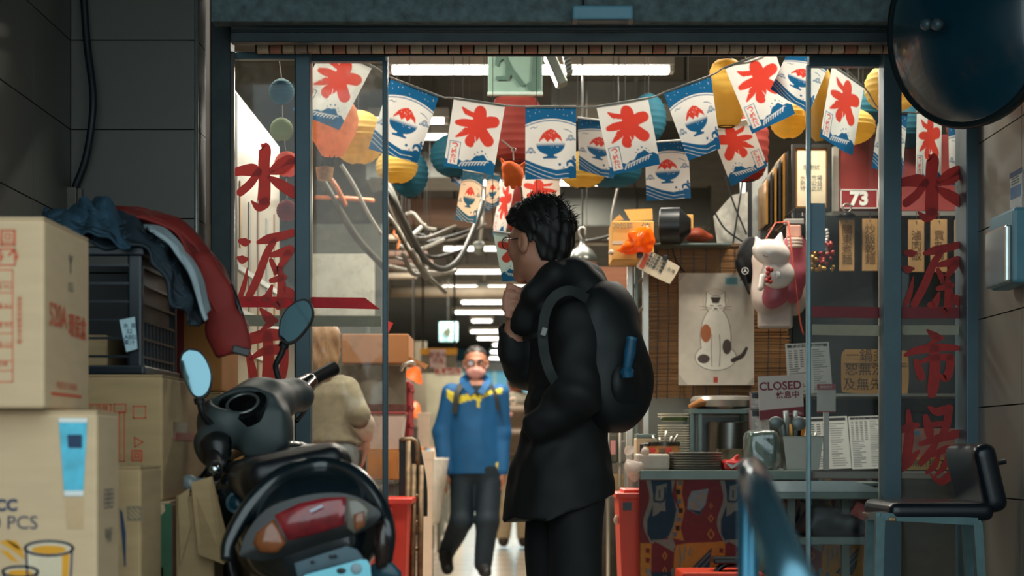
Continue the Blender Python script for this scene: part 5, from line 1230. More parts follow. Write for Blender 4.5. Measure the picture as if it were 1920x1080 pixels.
# patterned cloth
x0p, x1p, y0p, y1p, YC_ = 1198.0, 1672.0, 897.0, 1212.0, YF+.025
ck = Ink(300, 200, (y1p-y0p)/(x1p-x0p), rgb(108,40,46)); Wc = x1p-x0p
def q_(pp): return [((x-x0p)/Wc, (y-y0p)/Wc) for x,y in pp]
CB, CG, CY, CR_, CK = rgb(18,56,76), rgb(122,126,118), rgb(176,122,50), rgb(108,40,46), rgb(24,24,30)
def motif(dx, dy=0):
    f = lambda pp: q_([(x+dx,y+dy) for x,y in pp])
    ck.strokes([[(*a,.009) for a in f([(1262,897),(1256,930),(1268,960),(1256,1000),(1262,1024)])],[(*a,.010) for a in f([(1215,897),(1222,935),(1210,980),(1222,1014)])]], CG)
    ck.poly(f([(1220,900),(1226,940),(1213,975),(1213,1000),(1221,1014),(1245,1010),(1254,1004),(1262,985),(1268,955),(1260,925),(1258,900)]), CB)
    ck.poly(f([(1227,912),(1250,906),(1246,945),(1248,958),(1238,958),(1230,965),(1223,968),(1224,940)]), CG)
    ck.strokes([[(*a,.004) for a in f([(1228,914),(1226,936),(1230,940),(1244,938),(1247,915)])],[(*a,.003) for a in f([(1236,920),(1236,932)])]], CB)
    ck.poly(f([(1268,897),(1281,897),(1278,925),(1284,955),(1276,990),(1282,1014),(1258,1008),(1265,985),(1274,955),(1268,925)]), CY)
    for k,(x,y) in enumerate([(1274,905),(1271,922),(1273,940),(1276,957),(1273,974),(1270,990),(1265,1002)]): ck.poly(f([(x-4,y-4),(x+4,y-5),(x+4,y+5),(x-3,y+5)]), CK if k%2 else rgb(90,110,116))
    ck.poly(f([(1290,935),(1296,921),(1328,916),(1322,946),(1311,966),(1288,955)]), rgb(122,138,142)); ck.poly(f([(1288,955),(1300,960),(1311,966),(1322,946),(1312,958)]), CB)
    ck.strokes([[(*a,.003) for a in f(l)] for l in ([(1297,942),(1304,954)],[(1309,930),(1314,938)],[(1318,926),(1321,931)])], CY)
    for y,s in ((948,.6),(972,.9),(1001,1.2)):
        ck.poly(f([(1332,y-9*s),(1332+6*s,y),(1332,y+9*s),(1332-6*s,y)]), CY); ck.poly(f([(1332,y-6*s),(1332+3.5*s,y),(1332,y+6*s),(1332-3.5*s,y)]), CR_)
    ck.poly(f([(1221,1012),(1262,1010),(1264,1036),(1244,1024)]), CG)
    ck.poly(f([(1264,1036),(1268,1022),(1290,1018),(1336,1016),(1358,1014),(1356,1080),(1262,1084)]), CY)
    ck.poly(f([(1288,1074),(1310,1050),(1334,1026),(1330,1060),(1322,1078)]), CB); ck.strokes([[(*a,.002) for a in f(l)] for l in ([(1296,1072),(1330,1036)],[(1306,1074),(1331,1046)])], CG)
    ck.strokes([[(*a,.0035) for a in f(l)] for l in ([(1274,1028),(1276,1050),(1273,1066)],[(1284,1026),(1282,1050)],[(1294,1026),(1292,1040)])], rgb(110,116,112))
    for x,y in ((1344,1040),(1346,1062)): ck.poly(f([(x-4,y-6),(x+4,y-6),(x+4,y+6),(x-4,y+6)]), CR_)
    for y in (1042,1070): ck.poly(f([(1246,y-9),(1251,y),(1246,y+9),(1241,y)]), CY); ck.poly(f([(1246,y-5),(1248.5,y),(1246,y+5),(1243.5,y)]), CR_)
    ck.poly(f([(1200,1018),(1221,1018),(1220,1090),(1200,1090)]), CY)
    for y in (1032,1050,1070): ck.poly(f([(1210,y-5),(1218,y-4),(1217,y+5),(1210,y+4)]), rgb(110,40,44))
for dx in (0, 138, 276, 414):
    for dy in (0, 172): motif(dx, dy)
def clothf(u, v):
    x = x0p+Wc*u; y = y0p+(y1p-y0p)*v; p = P(x,y,YC_); return p+Vector((0,-.012-.010*math.sin(26*u+1.5*v)*(.3+v),0))
obj('counter_cloth', grid(clothf, ck.nu, ck.nv), M('cloth_print', (1,1,1), .75, attr='Col', var=.12, scale=40), None, 'red, blue and yellow patterned cloth hanging below the counter', 'cloth', smooth=True, col=ck.flat())
# red wheelie bin
rb = thing('red_bin', (P(1180,0,7.1).x, 7.3, 0), 'tall orange-red bin with lid beside the patterned cloth', 'bin')
rm = M('bin_red', rgb(226,72,44), .45, var=.06, scale=6); a = P(1160,935,7.08); 
V = [(a.x+.03,7.1,.0),(a.x+.30,7.1,.0),(a.x+.30,7.36,.0),(a.x+.03,7.36,.0),(a.x,7.08,a.z),(a.x+.33,7.08,a.z),(a.x+.33,7.40,a.z),(a.x,7.40,a.z)]
obj('body', (V, box(0,1,0,1,0,1)[1]), rm, rb); obj('lid', box(a.x-.012,a.x+.34,7.06,7.41,a.z,a.z+.022,.006), rm, rb); obj('lid_dome', box(a.x+.02,a.x+.31,7.10,7.38,a.z+.02,a.z+.036,.008), rm, rb)
obj('sticker', pbox(1168,1184,942,957,7.072,.002), black_m, rb); obj('hinge_knob', ellips(P(1156,975,7.12),.012,.012,.02,10,8), wcl, rb, smooth=True)
# second table, nearer, inside the right leaf
t2 = thing('side_table', (P(1560,0,6.75).x, 6.85, 0), 'narrow steel table with lower shelf inside the right glass leaf', 'table')
wt = M('table_edge_white', rgb(190,194,190), .3, metal=.3)
obj('lip', (lambda v: v)(prism([P(x,y,6.66) for x,y in [(1442,902),(1602,902),(1640,914),(1662,915),(1662,922),(1442,922)]], (0,1,0), .006)), wt, t2)
obj('top', pbox(1442,1664,922,936,6.66,.34,.003), ct_m, t2); obj('rear_deck', box(P(1442,0,6.7).x,P(1664,0,6.7).x,6.67,6.99,P(0,903,6.9).z-.01,P(0,903,6.9).z,.002), ct_m, t2)
obj('shelf', pbox(1498,1640,1007,1022,6.68,.28,.003), ct_m, t2)
for x in (1484,1586): obj('leg', box(P(x-7,0,6.9).x,P(x+7,0,6.9).x,6.9,6.93,0,P(0,930,6.9).z), ct_m, t2)
for x in (1450,1658): obj('leg', box(P(x-5,0,6.7).x,P(x+5,0,6.7).x,6.7,6.73,0,P(0,930,6.7).z), ct_m, t2)
bg_ = thing('dark_bag', P(1560,1007,6.8), 'black crumpled bag lying on the lower table shelf', 'bag')
s = SDF(P(1488,1012,6.7), P(1640,925,6.95), .009); s.ell(P(1540,972,6.82),(.07,.09,.055),k=0); s.ell(P(1590,985,6.82),(.11,.09,.045),k=.03); s.ell(P(1520,990,6.82),(.05,.08,.035),k=.03); s.warp(wrinkle(.012,1.8,7))
sdf_obj('bag_body', s, M('bag_black', rgb(22,30,36), .45, var=.3, scale=20, bump=.2), bg_)
sa = thing('pink_packet', P(1620,970,6.75), 'pinkish red paper packet with gold marks leaning on the table leg', 'packet')
obj('packet', prism([P(x,y,6.72) for x,y in [(1607,940),(1624,948),(1624,978),(1594,964)]],(0,1,0),.01), M('packet_red', rgb(170,70,66), .6), sa)
hg = thing('red_tool_box', P(1300,1068,6.8), 'low red plastic box with black handled tray by the cloth', 'box')
obj('tray', box(P(1270,0,6.8).x,P(1420,0,6.8).x,6.6,6.9,.0,P(0,1074,6.6).z,.01), rm, hg); obj('handle', tube([P(1336,1100,6.7),P(1345,1070,6.7),P(1365,1056,6.7),P(1400,1052,6.7)],.012,8,4), black_m, hg, smooth=True); obj('lid_plate', pbox(1338,1410,1046,1058,6.66,.12,.006), black_m, hg)

# ---- back of the stall: sheet wall, bamboo blind, post, cabinet
obj('wall_stall', box(P(1215,0,8.05).x, P(1530,0,8.05).x, 8.05, 8.12, 0, P(0,470,8.05).z), M('stall_sheet', rgb(136,138,130), .5, metal=.2, var=.12, scale=6), kind='structure')
YB_ = 7.90
bb = thing('bamboo_blind', (P(1340,0,YB_).x, YB_, P(0,745,YB_).z), 'brown bamboo slat blind behind the hanging canvas', 'blind')
rn = random.Random(3); parts = []
y = 462.0
while y < 744:
    h = rn.uniform(2.0,2.9); l = 1212+rn.uniform(-2,6)+ (8 if y > 690 else 0)*rn.random(); r = 1478+rn.uniform(-4,4); sl = rn.uniform(-1.5,1.5)+(y-460)*.006
    a, c = P(l,y+h-sl,YB_), P(r,y+sl,YB_); z0_, z1_ = P(0,y+h,YB_).z, P(0,y,YB_).z; d = rn.uniform(0,.004)
    parts.append(([(a.x,YB_-d,z0_-sl*.002),(c.x,YB_-d,z0_+sl*.002),(c.x,YB_-d,z1_+sl*.002),(a.x,YB_-d,z1_-sl*.002),(a.x,YB_+.006,z0_),(c.x,YB_+.006,z0_),(c.x,YB_+.006,z1_),(a.x,YB_+.006,z1_)],[[0,1,2,3],[4,7,6,5],[0,4,5,1],[3,2,6,7],[0,3,7,4],[1,5,6,2]])); y += h+.35
obj('bamboo_slats', join(*parts), M('bamboo', rgb(150,106,62), .65, var=.55, scale=5, stretch=(1,1,60)), bb, kind='stuff')
for x in (1232,1252,1276,1300,1324,1350,1378,1408,1440,1462): obj('binding_cord', tube([P(x,460,YB_-.008),P(x+2,600,YB_-.008),P(x-1,748,YB_-.008)],.0022,5), black_m, bb)
obj('head_rail', pbox(1208,1480,456,463,YB_-.01,.025,.003), M('bamboo_dark', rgb(96,70,44), .7), bb); obj('loose_cord', tube([P(1256,450,YB_-.02),P(1268,490,YB_-.02),P(1283,510,YB_-.02)],.003,6,4), black_m, bb)
pt = thing('steel_rack', (P(1200,0,7.85).x, 7.85, 0), 'galvanised rack posts beside the bamboo blind', 'rack')
for x0_,x1_,m in ((1176,1186,steel_m),(1190,1196,ct_m),(1205,1216,steel_m)): obj('post', box(P(x0_,0,7.88).x,P(x1_,0,7.88).x,7.86,7.90,0,P(0,500,7.88).z,.002), m, pt)
for y in (545,600,680,790,860): obj('rung', tube([P(1178,y,7.9),P(1213,y-30,7.95)],.008,6), steel_m, pt)
for y in (505,): obj('top_shelf', box(P(1150,0,7.8).x,P(1370,0,7.8).x,7.75,8.05,P(0,462,7.8).z,P(0,458,7.8).z,.002), ct_m, pt)
# things on the rack top
bx3 = thing('opened_box', P(1186,488,7.8), 'open yellow-brown carton marked thirty packs, on the rack top', 'box')
ob_m = M('carton_yellow', rgb(212,160,84), .8, var=.1, scale=8)
obj('body', pbox(1147,1226,414,488,7.62,.24,.005), ob_m, bx3); obj('flap', prism([P(x,y,7.86) for x,y in [(1170,393),(1223,391),(1224,412),(1182,414)]],(0,1,0),.004), ob_m, bx3); obj('flap', prism([P(x,y,7.63) for x,y in [(1148,414),(1162,402),(1170,412)]],(0,1,0),.004), ob_m, bx3)
text('30包裝', P(1168,424,7.615), X_, Z_, .028, ink_grey, bx3); text('佳', P(1211,428,7.615), X_, Z_, .045, ink_grey, bx3); obj('tape', pbox(1148,1226,452,458,7.619,.002), tape_m, bx3); obj('hand_hole', pbox(1194,1206,472,484,7.618,.003,.001), black_m, bx3)
og = thing('orange_bag', P(1190,478,7.55), 'bright orange plastic bag draped over the opened carton', 'bag')
s = SDF(P(1135,482,7.46), P(1230,420,7.64), .0045); s.rbox(P(1200,446,7.56),(.046,.045,.040),.012,[(.92,0,.38),(0,1,0),(-.38,0,.92)],k=.0); s.chain([P(1150,472,7.55),P(1178,462,7.55),P(1210,464,7.55)],[.008,.030,.026],.012,flat=((0,0,1),.7)); s.cut(lambda X,Y,Z: P(0,476,7.55).z-Z); s.warp(wrinkle(.009,2.6,31))
sdf_obj('bag', s, M('bag_orange', rgb(255,128,20), .22, var=.15, scale=18, trans=.35), og); obj('knot', ellips(P(1146,473,7.54),.012,.01,.012,10,8), wcl, og, smooth=True)
fn = thing('black_fan', P(1252,456,7.75), 'black round speaker drum on the rack top', 'speaker')
obj('drum', lathe([(.072,0),(.078,.004),(.078,.085),(.060,.10),(.03,.13)], P(1238,424,7.72), 28, (1,-.15,0)), black_m, fn, smooth=40); obj('grille', lathe([(.070,-.001),(.03,-.006),(.001,-.007)], P(1238,424,7.72), 28, (1,-.15,0)), M('grille_grey', rgb(120,124,124), .5), fn, smooth=True)
obj('motor', pbox(1262,1286,412,446,7.72,.06,.008), black_m, fn); obj('foot', pbox(1240,1262,450,458,7.72,.08,.003), black_m, fn)
rd = thing('rust_bag', P(1310,456,7.85), 'rust-red cloth bundle on the rack top right of the speaker', 'bundle')
s = SDF(P(1275,460,7.76), P(1345,422,7.95), .007); s.ell(P(1300,442,7.86),(.05,.05,.028),k=0); s.cone(P(1310,444,7.86),P(1332,446,7.86),.026,.018,.02); s.warp(wrinkle(.006,1.6,3)); sdf_obj('cloth', s, M('rust_cloth', rgb(150,62,32), .6), rd)
ob2 = obj('small_carton', pbox(1258,1300,402,432,7.93,.1,.003), ob_m, None, 'small yellow carton behind the black speaker drum', 'box')
pn = thing('dirty_panel', P(1370,460,8.0), 'slanted grey-white metal panel leaning above the blind', 'panel')
obj('plate', prism([P(x,y,8.06) for x,y in [(1338,405),(1372,366),(1402,360),(1402,458),(1345,458)]],(0,1,0),.008), M('panel_dirty', rgb(150,148,138), .6, var=.35, scale=30), pn); 
for l in ([(1338,395),(1360,430),(1395,455)],[(1392,340),(1380,420),(1374,458)],[(1360,330),(1375,380),(1400,440)]): obj('wire', tube([P(x,y,8.03) for x,y in l],.004,6,4), black_m, pn)
gp_ = obj('white_column', pbox(1408,1440,300,456,8.1,.2,.004), M('column_paint', rgb(150,152,146), .6, var=.25, scale=20), None, 'grey-white pillar above the bamboo blind', 'pillar')
obj('dark_column', pbox(1398,1410,300,456,8.09,.2), black_m, None, 'thin black post left of the grey-white pillar', 'post')
# canvas: a plain seated white cat as a stand-in for the printed picture
cv = thing('canvas_picture', P(1342,722,7.84), 'pale canvas print of a seated white cat, hung on the blind', 'picture')
a, c = P(1273,722,7.84), P(1414,512,7.84)
obj('stretcher', box(a.x,c.x,7.845,7.872,a.z,c.z,.003), M('canvas_edge', rgb(190,180,164), .8), cv)
ci = Ink(130, 194, 210/141., rgb(206,196,180)); nz_ = np.sin(ci.U*31+np.sin(ci.V*17))*np.sin(ci.V*23+1.3*np.sin(ci.U*9)); ci.C *= (1+.03*nz_)[...,None]
ci.put(np.abs(np.hypot(ci.U-.49,ci.V-.38)-.17)-.004, rgb(196,172,128))
cw = rgb(232,226,210); cd = rgb(60,50,44); 
def body(sc, colr):
    ci.put(np.minimum(np.hypot((ci.U-.49)/(.20+sc),(ci.V-.86)/(.40+sc))-1, np.hypot((ci.U-.49)/(.27+sc),(ci.V-1.12)/(.17+sc))-1)*.2, colr); ci.put((np.hypot((ci.U-.49)/(.13+sc),(ci.V-.42)/(.115+sc))-1)*.12, colr)
    ci.poly([(.37-sc,.42),(.37-sc,.25-sc),(.47,.33)], colr); ci.poly([(.61+sc,.42),(.61+sc,.25-sc),(.51,.33)], colr)
body(.008, cd); body(0, cw)
ci.poly([(.42,.32),(.56,.32),(.53,.40),(.45,.40)], cd)
ci.strokes([[(.42,.43,.006),(.46,.435,.006)],[(.52,.435,.006),(.56,.43,.006)],[(.475,.47,.008),(.505,.47,.008)],[(.49,.48,.003),(.46,.50,.003)],[(.49,.48,.003),(.52,.50,.003)]], cd)
ci.put((np.hypot((ci.U-.36)/.07,(ci.V-.80)/.12)-1)*.09, rgb(176,104,66)); ci.put((np.hypot((ci.U-.64)/.06,(ci.V-.98)/.10)-1)*.09, rgb(84,70,64)); ci.put((np.hypot((ci.U-.33)/.08,(ci.V-1.14)/.06)-1)*.09, rgb(84,70,64))
for s in (-1,1):
    ci.strokes([[(.49+s*.05,.82,.004),(.49+s*.06,1.0,.004),(.49+s*.05,1.24,.004)],[(.49+s*.05,.46,.002),(.49+s*.22,.44,.0015)],[(.49+s*.05,.47,.002),(.49+s*.21,.49,.0015)]], cd)
ci.strokes([[(.72,1.16,.03),(.84,1.10,.03),(.90,1.0,.02)]], cd)
for (u0,v0,u1,v1) in ((.6,.03,.98,.18),): ci.rect(u0,v0,u1,v1,rgb(196,200,190)).rect(u0+.02,v0+.03,u0+.18,v1-.03,rgb(110,160,166)).rect(u0+.2,v0+.05,u1-.02,v0+.07,rgb(120,150,150))
for p_ in ([(0,0),(.10,0),(0,.12)],[(0,1.49),(.12,1.49),(0,1.34)],[(1,1.49),(.9,1.49),(1,1.38)]): ci.poly(p_, rgb(178,170,156))
ci.rect(.46,1.38,.52,1.46,rgb(180,70,56))
obj('print', grid(lambda u,v: (a.x+(c.x-a.x)*u, 7.843, c.z+(a.z-c.z)*v), ci.nu, ci.nv), M('canvas_print', (1,1,1), .75, attr='Col', var=.06, scale=25), cv, col=ci.flat())
# tilted price tag
tg = thing('origin_notice', P(1234,530,7.6), 'tilted laminated notice listing meat origins, clipped at the blind corner', 'notice')
pts = [P(x,y,7.60) for x,y in dense([(1210,473),(1218,471),(1268,496),(1273,504),(1258,529),(1250,530),(1198,504),(1195,496)], 3)]
obj('card', prism(pts,(0,-1,0),.002), M('card_cream', rgb(222,206,176), .5, var=.08), tg)
ux = Vector((.885,0,-.465)); uz = Vector((.465,0,.885))
obj('red_column', prism([P(x,y,7.5972) for x,y in [(1211,475),(1218,478),(1206,505),(1198,500)]],(0,-1,0),.0006), M('tag_red', rgb(206,96,60), .6), tg)
for k,tx in enumerate(('雞肉原產地','豬肉原產地','牛肉原產地','羊肉原產地')): text(tx, P(1233,489,7.5968)-uz*(k-.9)*.0155-ux*.001, ux, uz, .0155, black_m, tg, bold=.0005)
text('台灣', P(1258,507,7.5968), ux, uz, .018, black_m, tg); obj('clip', pbox(1243,1252,478,486,7.585,.02,.003), black_m, tg)

# ---- on the counter
zc = zt
def at(px, Y): return Vector(((px-960)*Y/FPX, Y, zc))
def lat(name, px, Y, prof, m, label, cat, n=32, par=None, sm=40):
    k = Y/FPX; return obj(name, lathe([(r*k,h*k) for r,h in prof], at(px,Y), n), m, par, label, cat, smooth=sm)
ps_ = thing('plate_stack', at(1304,7.2), 'stack of round stainless plates at the counter front', 'plates'); k = 7.2/FPX
for i in range(7):
    o = obj('plate', lathe([(44*k,0),(46*k,.5*k),(50*k,3.4*k),(51*k,4.2*k),(49*k,4.4*k),(44*k,1.5*k),(1*k,1.4*k)], at(1304,7.2)+Vector((0,0,i*4.7*k)), 40), M('plate_steel', rgb(204,198,186), .34, metal=.45, var=.05), ps_, smooth=40)
bw_ = thing('paper_bowls', at(1262,7.42), 'tilted stack of cream paper bowls with green band', 'bowls'); k = 7.42/FPX
cm = M('paper_cream', rgb(236,228,204), .6, var=.04); gb = M('band_green', rgb(84,106,62), .7, var=.2, scale=50)
for i in range(14):
    o = obj('bowl', lathe([(21*k,0),(26*k,8.2*k),(29.5*k,8.2*k),(29.5*k,10*k),(26*k,10*k),(20*k,2*k)], at(1264-i*.1,7.42)+Vector((0,0,(22+i*4.6+(12 if i>11 else 0))*k)), 28), cm, bw_, smooth=40)
    if i == 12: obj('green_band', lathe([(23.2*k,1*k),(26.6*k,7.6*k)], at(1264,7.42)+Vector((0,0,(34+i*4.6)*k)), 28, cap=False), gb, o, smooth=True)
obj('wrap', lathe([(24*k,2*k),(27*k,18*k),(26.5*k,38*k),(30.5*k,44*k),(31*k,50*k)], at(1264,7.42), 20, cap=False), glass_mat('bag_clear',(.96,.96,.94),dirt=.5,dirtcol=(.8,.8,.76),refl=.05,scale=14,dirtbase=.25), bw_, smooth=True)
wb = obj('white_container', box(at(1193,7.15).x,at(1256,7.15).x,7.15,7.3,zc,zc+30*7.15/FPX,.01), M('container_milky', rgb(220,212,200), .35, trans=.3), None, 'milky white plastic container at the counter\'s left end', 'container', smooth=False)
nb = thing('napkin_box', at(1210,7.45), 'cream napkin box with clear lid behind the milky container', 'box')
obj('body', box(at(1193,7.4).x,at(1232,7.4).x,7.4,7.55,zc,zc+58*7.4/FPX,.004), M('box_cream', rgb(226,206,168), .6), nb); obj('lid', box(at(1194,7.4).x,at(1231,7.4).x,7.4,7.55,zc+58*7.4/FPX,zc+66*7.4/FPX,.003), M('lid_teal', rgb(120,140,130), .3), nb)
mug = thing('flowered_pot', at(1244,7.30), 'orange enamel pot with black handle holding spoons', 'pot'); k = 7.3/FPX
obj('pot', lathe([(28*k,0),(30*k,2*k),(30*k,50*k),(28.5*k,50*k),(28*k,10*k),(1*k,8*k)], at(1244,7.3), 28), M('pot_orange', rgb(196,136,80), .4), mug, smooth=40); obj('rim', lathe([(29.5*k,44*k),(31.5*k,44*k),(31.5*k,51*k),(29.5*k,51*k)], at(1244,7.3), 28), M('pot_steel_dark', rgb(80,76,70), .3, metal=.8), mug, smooth=40)
obj('handle', tube([at(1216,7.27)+Vector((0,0,46*k)), at(1203,7.27)+Vector((0,0,46*k)), at(1203,7.27)+Vector((0,0,16*k)), at(1206,7.27)+Vector((0,0,8*k))], .008, 8), black_m, mug)
for x in (1224,1254): obj('flower', lathe([(6*k,0),(1*k,1*k)], at(x,7.235 if x<1240 else 7.232)+Vector((0,0,36*k)), 10, (0,-1,0)), M('flower_red', rgb(206,60,50), .5), mug)
text('福', at(1241,7.2335)+Vector((0,0,32*k)), X_, Z_, .03, black_m, mug)
for i,(dx,h) in enumerate(((-16,64),(-6,60),(4,72),(12,62),(20,66))): obj('spoon', tube([at(1244+dx*.8,7.3)+Vector((0,0,44*k)), at(1244+dx,7.31)+Vector((.006*i-.01,0,h*k))],[.004,.006],6), steel_m, mug, smooth=True)
pbg = thing('plastic_bag', P(1186,880,7.05), 'crumpled white plastic bag hanging off the counter corner', 'bag')
s = SDF(P(1165,914,6.90), P(1214,836,7.22), .0042); s.ell(P(1188,880,7.07),(.034,.04,.036),k=0); s.chain([P(1190,868,7.08),P(1194,852,7.08),P(1184,844,7.08)],[.022,.012,.018],.012,flat=((0,1,0),.6)); s.cone(P(1194,852,7.08),P(1206,846,7.08),.010,.014,.01); s.warp(wrinkle(.009,3.4,5)); sdf_obj('bag', s, M('bag_white', rgb(226,214,204), .3, trans=.45, var=.1), pbg)
sf = thing('counter_shelf', at(1355,7.4), 'grey steel frame shelf standing on the counter', 'shelf'); k = 7.4/FPX
zs_ = P(0,766,7.4).z
obj('shelf_board', box(at(1295,7.4).x,at(1412,7.4).x,7.4,7.72,zs_-.022,zs_,.003), ct_m, sf)
for x in (1297,1313,1408):
    for y in (7.4,7.69): obj('post', box(at(x-4,7.4).x,at(x+4,7.4).x,y,y+.022,zc,zs_-.022,.002), ct_m, sf)
obj('back_sheet', box(at(1318,7.4).x,at(1404,7.4).x,7.70,7.708,zc,zs_-.03), M('sheet_steel', rgb(96,98,96), .35, metal=.8), sf)
lat('stock_pot', 1368, 7.57, [(38,0),(40,2),(40,86),(42,88),(38,88),(37,4),(1,3)], M('pot_steel', rgb(120,120,114), .3, metal=.9, var=.1, stretch=(1,1,10)), 'big dull steel pot inside the counter shelf', 'pot')
lat('small_pot', 1370, 7.42, [(26,0),(27,2),(27,36),(28,38),(26,38),(25,3),(1,2)], M('pot_steel_warm', rgb(170,152,130), .3, metal=.9), 'smaller bright steel pot before the big one', 'pot')
k = 7.5/FPX
bs_ = obj('steel_basin', lathe([(40*k,0),(54*k,4*k),(58*k,16*k),(55*k,22*k),(50*k,24*k)], P(1352,0,7.5)*1.0+Vector((0,0,zs_-P(1352,0,7.5).z)), 32), steel_m, None, 'upturned steel basin on the counter shelf', 'basin', smooth=40)
rl = thing('folded_cloth', P(1318,764,7.42), 'folded brown rag on the counter shelf', 'cloth'); zz = zs_
s = SDF((at(1290,7.42).x,7.34,zs_-.03), (at(1352,7.42).x,7.52,zs_+.07), .004); s.chain([at(1296,7.42)*1,at(1318,7.42),at(1340,7.42)] and [Vector((at(1297,7.42).x,7.42,zz+.010)),Vector((at(1318,7.42).x,7.42,zz+.026)),Vector((at(1338,7.42).x,7.42,zz+.022))],[.012,.020,.018],.01,flat=((0,0,1),.7)); s.cut(lambda X,Y,Z: zz+.001-Z); s.warp(wrinkle(.004,2.4,6)); sdf_obj('rag', s, M('rag_brown', rgb(170,112,62), .85, var=.15), rl)
obj('sponge', box(at(1344,7.42).x,at(1374,7.42).x,7.40,7.45,zs_,zs_+.026,.006), M('sponge_orange', rgb(206,122,60), .8, var=.2, scale=40), None, 'orange sponge block beside the folded rag', 'sponge')
pk2 = thing('snack_packet', at(1378,7.12), 'red and white paper packet lying on the counter', 'packet'); k = 7.12/FPX
s = SDF((at(1350,7.1).x,7.0,zc-.01), (at(1408,7.1).x,7.26,zc+.09), .005); s.rbox(at(1378,7.12)+Vector((0,0,.018)),(.046,.06,.018),.01,k=0); s.cone(at(1372,7.12)+Vector((0,0,.03)),at(1382,7.12)+Vector((0,0,.055)),.018,.008,.015); s.warp(wrinkle(.004,2.2,4)); sdf_obj('packet', s, M('packet_scarlet', rgb(206,56,52), .4), pk2)
obj('white_fold', prism([at(1360,7.04)+Vector((0,0,.03)),at(1375,7.04)+Vector((0,0,.02)),at(1398,7.04)+Vector((0,0,.045)),at(1392,7.04)+Vector((0,0,.028)),at(1372,7.04)+Vector((0,0,.006))],(0,1,0),.004), white_m, pk2)
gt = thing('green_caddy', at(1428,7.15), 'green basket wrapped in a clear plastic bag on the counter', 'basket'); k = 7.15/FPX
obj('basket', lathe([(22*k,0),(28*k,70*k),(30*k,70*k),(26*k,4*k)], at(1428,7.15), 4), M('basket_green', rgb(60,104,90), .5), gt)
s = SDF((at(1388,7.1).x,7.02,zc-.01), (at(1468,7.1).x,7.3,zc+.18), .006); s.rbox(at(1427,7.15)+Vector((0,0,.082)),(.066,.07,.078),.03,k=0); s.warp(wrinkle(.010,1.8,8)); sdf_obj('clear_bag', s, glass_mat('bag_film',(.95,.97,.96),dirt=.55,dirtcol=(.7,.76,.72),refl=.10,scale=22,dirtbase=.12), gt)
cu_ = thing('cutlery_bin', at(1502,7.08), 'steel pan wrapped in plastic, holding tongs and scissors', 'pan'); k = 7.08/FPX
V = []; 
for (w,h) in ((30,0),(38,62),(40,64),(36,64),(28,4)): V += [tuple(at(1502,7.13)+Vector((u*w*k, v*w*.7*k, h*k))) for u,v in ((-1,-1),(1,-1),(1,1),(-1,1))]
Fc = [[0,3,2,1],[16,17,18,19]]
for l in (0,4,8,12): Fc += [[l+i,l+(i+1)%4,l+4+(i+1)%4,l+4+i] for i in range(4)]
obj('pan', (V,Fc), steel_m, cu_)
tools = [((1462,790),(1476,840),M('tool_grey',rgb(120,130,130),.4,metal=.5),.014),((1473,770),(1478,840),MATS['tool_grey'],.012),((1482,795),(1484,840),ob_m,.010),((1492,770),(1490,840),MATS['tool_grey'],.011),((1508,800),(1500,840),M('tool_orange',rgb(230,140,40),.5),.008),((1520,815),(1512,840),steel_m,.006),((1530,812),(1520,840),steel_m,.006),((1540,818),(1524,842),steel_m,.006)]
for (a1,b1,m,r) in tools: obj('utensil', tube([P(*b1,7.13),P(*a1,7.13)],[r*.7,r],8), m, cu_, smooth=True)
obj('scissor_head', ellips(P(1498,794,7.12),.03,.008,.028,16,10), MATS['tool_grey'], cu_, smooth=True); obj('tong_head', ellips(P(1455,792,7.12),.03,.008,.024,16,10), MATS['tool_grey'], cu_, smooth=True)
# ---- papers
dk = rgb(40,42,44)
def sheet(name, quad, Y, label, cat, build, nu=80, tilt=0.0, dyv=0.0, m=None):
    tl4,tr4,br4,bl4 = [P(x,y,Y+(dyv if i<2 else 0)) for i,(x,y) in enumerate(quad)]
    asp = (bl4-tl4).length/(tr4-tl4).length; ik = Ink(nu, int(nu*asp), asp, rgb(224,222,214)); build(ik)
    f = lambda u,v: (tl4*(1-u)+tr4*u)*(1-v)+(bl4*(1-u)+br4*u)*v
    o = obj(name, grid(f, ik.nu, ik.nv), m or M('paper_print',(1,1,1),.4,attr='Col',var=.03), None, label, cat, col=ik.flat())
    return o, f
def menu(ik, seed=0, head=dk):
    r = random.Random(seed); A = ik.asp
    ik.rect(.04,.03,.96,.10,head)
    v = .16
    while v < A-.06:
        left = v < A*.45
        for c in range(4 if left else 1):
            u = .06+c*.13 if left else .06
            ik.rect(u, v, u+(.08 if left else .40*r.uniform(.5,1)), v+.022, dk if left and c else rgb(110,112,112))
        ik.rect(.60, v, .60+.34*r.uniform(.4,1), v+.016, rgb(120,122,120) if r.random() < .7 else dk); v += .052
    return ik
o,f = sheet('menu_sheet',[(1472,645),(1554,641),(1561,734),(1478,742)],7.35,'white printed menu sheet taped up above the closed sign','menu',lambda ik: menu(ik,1,rgb(36,52,44)),90)
tm = M('lettering_white', rgb(232,230,222), .6)
text('水源食坊 一樓炒飯', f(.5,.075)+Vector((0,-.001,0)), X_, Z_, .016, tm, o)
o,f = sheet('menu_sheet',[(1502,783),(1588,780),(1597,878),(1510,881)],7.42,'laminated menu leaning at the counter back, left of two','menu',lambda ik: menu(ik,2),90,dyv=.06)
o,f = sheet('menu_sheet',[(1590,781),(1656,779),(1660,878),(1598,880)],7.40,'laminated menu leaning at the counter back, right of two','menu',lambda ik: menu(ik,3),90,dyv=.06)
text('水源食坊 一樓炒飯', f(.5,.065)+Vector((0,-.001,0)), X_, Z_, .012, tm, o)
